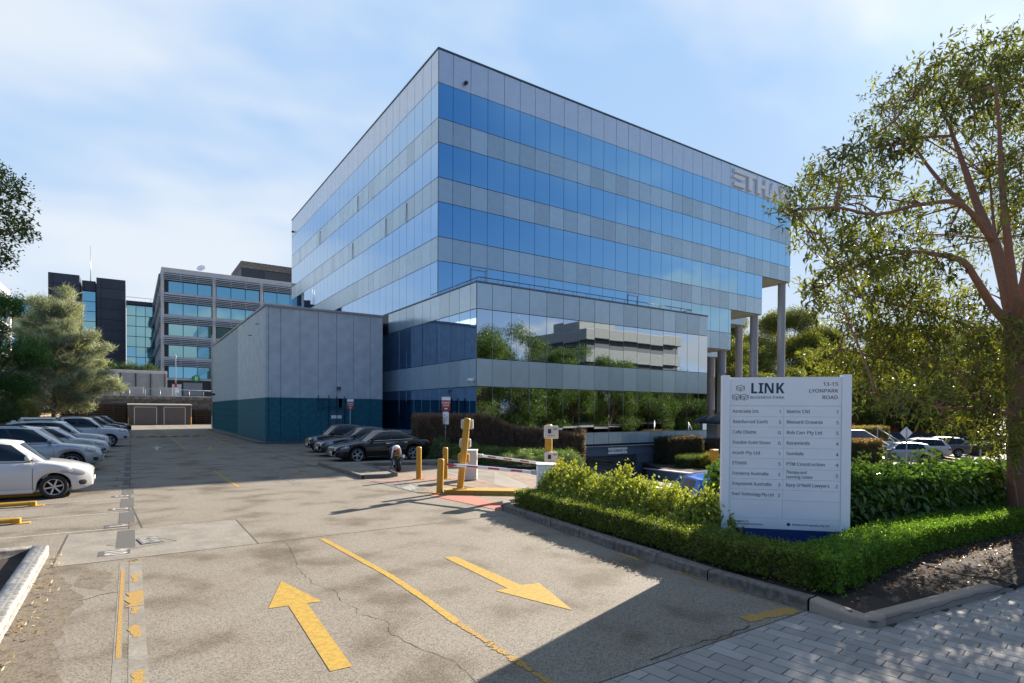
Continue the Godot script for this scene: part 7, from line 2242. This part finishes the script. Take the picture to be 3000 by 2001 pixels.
func street_tree() -> void:
	# the big brush box at the right: limbs traced in the plane of the picture, s to the right of the trunk, y up, d away
	var o := thing("street_tree", "large spreading brush box tree with reddish limbs at the right edge", "tree", V(14.6, 0.0, 3.75))
	var rt := V(0.832, 0, -0.555)
	var fw := V(0.555, 0, 0.832)
	var P := func(x, y, d): # photograph x and y at a chosen distance beyond the trunk, from its foot
		var D: float = 11.22 + d
		return rt * ((x - 1500.0) / 1671.0 * D - 10.0) + fw * d + Vector3(0, (1209.0 - y) / 1671.0 * D + 2.325, 0)
	var st := mb(true)
	limb(st, [Vector3(0.05, -0.5, 0), P.call(2990, 1400, 0), P.call(2978, 1150, 0), P.call(2960, 930, 0)], 0.27, 0.2, 12)
	var red := mb(true)
	var limbs := [
		[[2960, 950, 0], [2935, 850, 0.1], [2899, 722, 0.3], [2848, 610, 0.5], [2807, 498, 0.6], [2770, 400, 0.6], [2740, 330, 0.6], 0.15],
		[[2962, 930, 0], [2948, 814, -0.2], [2930, 671, -0.4], [2914, 544, -0.6], [2904, 386, -0.7], [2890, 260, -0.8], 0.11],
		[[2966, 930, 0], [2990, 800, 0.3], [3010, 640, 0.5], [3020, 450, 0.6], [3040, 250, 0.7], 0.12],
		[[2970, 940, 0], [3060, 840, -0.4], [3200, 650, -0.8], [3330, 480, -1.0], 0.13],
		[[2955, 960, 0], [2894, 896, -0.3], [2838, 809, -0.7], [2802, 763, -0.9], [2710, 743, -1.2], [2623, 738, -1.4], [2540, 760, -1.6], 0.10],
		[[2870, 661, 0.4], [2790, 590, 0.8], [2710, 503, 1.2], [2654, 426, 1.4], [2600, 360, 1.5], 0.06],
		[[2885, 700, 0.3], [2797, 600, -0.5], [2680, 600, -1.0], [2547, 630, -1.4], [2430, 610, -1.6], [2300, 620, -1.7], 0.06],
		[[2968, 1140, 0], [2818, 1093, 0.6], [2746, 1070, 0.9], [2568, 1048, 1.4], [2450, 1020, 1.7], 0.06],
		[[2975, 1215, 0], [2871, 1195, -0.5], [2737, 1191, -0.9], [2648, 1164, -1.2], [2560, 1160, -1.3], 0.05],
		[[2970, 1060, 0], [2880, 980, 0.9], [2760, 930, 1.5], [2640, 900, 2.0], [2500, 870, 2.3], 0.06],
		[[2975, 1000, 0], [3080, 980, -0.8], [3240, 900, -1.5], [3400, 820, -2.0], 0.07],
		[[2978, 1180, 0], [3060, 1130, 0.4], [3180, 1110, 0.8], 0.05],
		[[2960, 950, 0], [2930, 880, 1.0], [2900, 700, 2.2], [2880, 520, 3.0], 0.08],
		[[2960, 950, 0], [2990, 880, -1.0], [3020, 720, -2.0], [3040, 560, -2.6], 0.08]]
	for l in limbs:
		var pts := []
		for i in l.size() - 1: pts.append(P.call(l[i][0], l[i][1], l[i][2]))
		limb(red, pts, l[l.size() - 1], 0.018, 8)
	# leaf clumps: picture x, y, depth, radius
	var cl := [
		[2270, 625, -1.7, 0.34], [2330, 610, -1.6, 0.5], [2400, 580, -1.5, 0.55], [2390, 520, -1.4, 0.45], [2470, 600, -1.3, 0.55], [2450, 480, -1.2, 0.45], [2530, 530, -1.0, 0.55], [2500, 450, -1.0, 0.4],
		[2330, 700, -1.6, 0.3], [2380, 720, -1.5, 0.28], [2560, 440, 1.2, 0.5], [2560, 350, 1.4, 0.4], [2600, 280, 1.4, 0.5], [2640, 350, 1.2, 0.55], [2680, 260, 0.8, 0.6], [2620, 430, 0.6, 0.5], [2700, 400, 0.4, 0.55],
		[2760, 230, 0.6, 0.65], [2740, 320, 0.5, 0.6], [2830, 190, 0.2, 0.7], [2820, 290, -0.2, 0.7], [2900, 180, -0.6, 0.75], [2900, 280, -0.8, 0.75], [2980, 190, 0.4, 0.8], [2970, 300, 0.6, 0.8], [3060, 220, 0.6, 0.9], [3060, 340, 0.4, 0.8], [3150, 260, 0, 0.9], [3160, 420, -0.6, 0.9], [3270, 400, -0.8, 0.9], [3350, 520, -1.0, 0.9], [3300, 640, -1.4, 0.9], [3420, 760, -1.9, 0.9],
		[2830, 400, 0.2, 0.45], [2880, 480, 0.0, 0.4], [2960, 460, 0.6, 0.45], [2780, 500, 0.4, 0.3], [2850, 560, 1.5, 0.35], [2940, 600, -1.8, 0.4], [3020, 560, -2.4, 0.55],
		[2640, 600, -1.0, 0.42], [2700, 570, -0.8, 0.36], [2600, 680, -1.2, 0.4], [2680, 690, -1.1, 0.3], [2760, 690, -0.8, 0.3], [2480, 700, -1.4, 0.45], [2420, 790, -1.6, 0.45], [2500, 780, -1.6, 0.55], [2570, 760, -1.5, 0.5], [2650, 760, -1.3, 0.45], [2740, 790, -1.0, 0.35],
		[2380, 860, -1.6, 0.35], [2440, 880, -1.5, 0.5], [2520, 860, 2.0, 0.6], [2600, 860, 1.9, 0.55], [2680, 850, 1.6, 0.5], [2760, 880, 1.4, 0.45], [2850, 860, 1.0, 0.3],
		[2470, 960, 1.8, 0.5], [2540, 980, 1.6, 0.6], [2620, 960, 1.4, 0.6], [2700, 980, 1.2, 0.6], [2790, 960, 1.0, 0.55], [2870, 960, -0.6, 0.5], [2930, 1000, -0.8, 0.45], [3010, 960, -0.4, 0.6],
		[2420, 1060, 1.8, 0.45], [2500, 1070, 1.6, 0.55], [2590, 1080, 1.4, 0.6], [2680, 1060, 1.2, 0.6], [2770, 1080, -0.4, 0.55], [2850, 1060, -0.6, 0.5], [2930, 1090, -0.5, 0.45], [3030, 1080, 0.3, 0.6],
		[2560, 1160, -1.3, 0.4], [2640, 1170, -1.1, 0.45], [2720, 1160, -0.9, 0.5], [2800, 1160, -0.7, 0.5], [2880, 1150, -0.6, 0.45], [2760, 1230, -0.8, 0.35], [2840, 1250, -0.5, 0.4], [2920, 1260, -0.6, 0.5], [2980, 1220, -0.7, 0.5], [2950, 1330, -0.6, 0.45], [3040, 1200, 0.5, 0.6], [3140, 1110, 0.8, 0.7], [3240, 1000, -1.5, 0.8],
		[2480, 720, 2.6, 0.5], [2560, 800, 3.0, 0.6], [2640, 760, 3.2, 0.5], [2700, 880, 3.0, 0.6], [2600, 900, 3.4, 0.5], [2540, 690, 2.2, 0.4],
		[2900, 700, 2.4, 0.7], [2860, 560, 3.0, 0.7], [2960, 620, 2.6, 0.6], [3080, 700, -2.2, 0.8], [3060, 480, -2.6, 0.7]]
	var leaf := sprig(10, 0.175, 0.046, 0.10, 150, 0.3, 0.4)
	var xf := []
	var col := []
	for ci in cl.size():
		var c: Array = cl[ci]
		var back: float = [0.0, 3.6, 1.5, 5.0, 0.6][ci % 5] if c[1] < 720 else 0.0 # the crown is as deep as it is wide
		var ctr: Vector3 = P.call(c[0], c[1], c[2] + back)
		var r: float = c[3] * (11.2 + c[2] + back) / 11.2
		# a twig from the nearest limb
		var best := Vector3.ZERO
		var bd := 1e9
		for l in limbs:
			for i in l.size() - 1:
				var q: Vector3 = P.call(l[i][0], l[i][1], l[i][2])
				if q.distance_to(ctr) < bd and q.y < ctr.y + 0.6:
					bd = q.distance_to(ctr); best = q
		limb(red, [best, best.lerp(ctr, 0.55) + Vector3(0, 0.08, 0), ctr], 0.024, 0.007, 5)
		for q in 5:
			var d := Vector3(rng.randfn(), rng.randfn() * 0.7, rng.randfn()).normalized()
			limb(red, [best.lerp(ctr, rng.randf_range(0.5, 1.0)), ctr + d * r * 0.9], 0.010, 0.004, 4)
		for k in int(66.0 * r * r + 16.0 * r):
			var d2 := Vector3(rng.randfn(), rng.randfn() * 0.8, rng.randfn()).normalized()
			var rr := r * lerpf(0.2, 1.12, sqrt(rng.randf()))
			xf.append(Transform3D(spin(), ctr + d2 * rr))
			col.append(tint(Color(0.055, 0.068, 0.013), Color(0.22, 0.24, 0.035), 0.3))
	part(o, "trunk", done(st), M.bark)
	part(o, "limbs", done(red), M.bark_red)
	copies(o, "crown", leaf, M.leaf, xf, col)

func build_small() -> void:
	# cafe umbrella by the columns
	var u := thing("cafe_umbrella", "dark folded cafe umbrella between the podium and the columns", "umbrella", V(39.6, -1.2, 29.0))
	var st := mb(true)
	lathe(st, Vector3.ZERO, [[0.05, 3.6], [0.5, 3.25], [1.5, 2.85], [1.55, 2.6], [1.45, 2.65]], Basis(), 8)
	part(u, "canopy", done(st), M.frame_dark)
	part(u, "pole", bbox(Vector3(0.06, 3.2, 0.06), 0.01), M.galv, at(Vector3(0, 1.6, 0)))
	# orange intercom post by the blue hatchback
	var p := thing("reader_post", "small orange post beyond the blue hatchback on the ramp", "post", V(22.2, -0.75, 16.6))
	part(p, "tube", bbox(Vector3(0.16, 1.35, 0.16), 0.04), M.yellow_metal, at(Vector3(0, 0.67, 0)))
	part(p, "reader_box", bbox(Vector3(0.4, 0.36, 0.25), 0.03), M.yellow_metal, at(Vector3(-0.1, 1.2, 0.1)))
	# notice behind the podium side glass
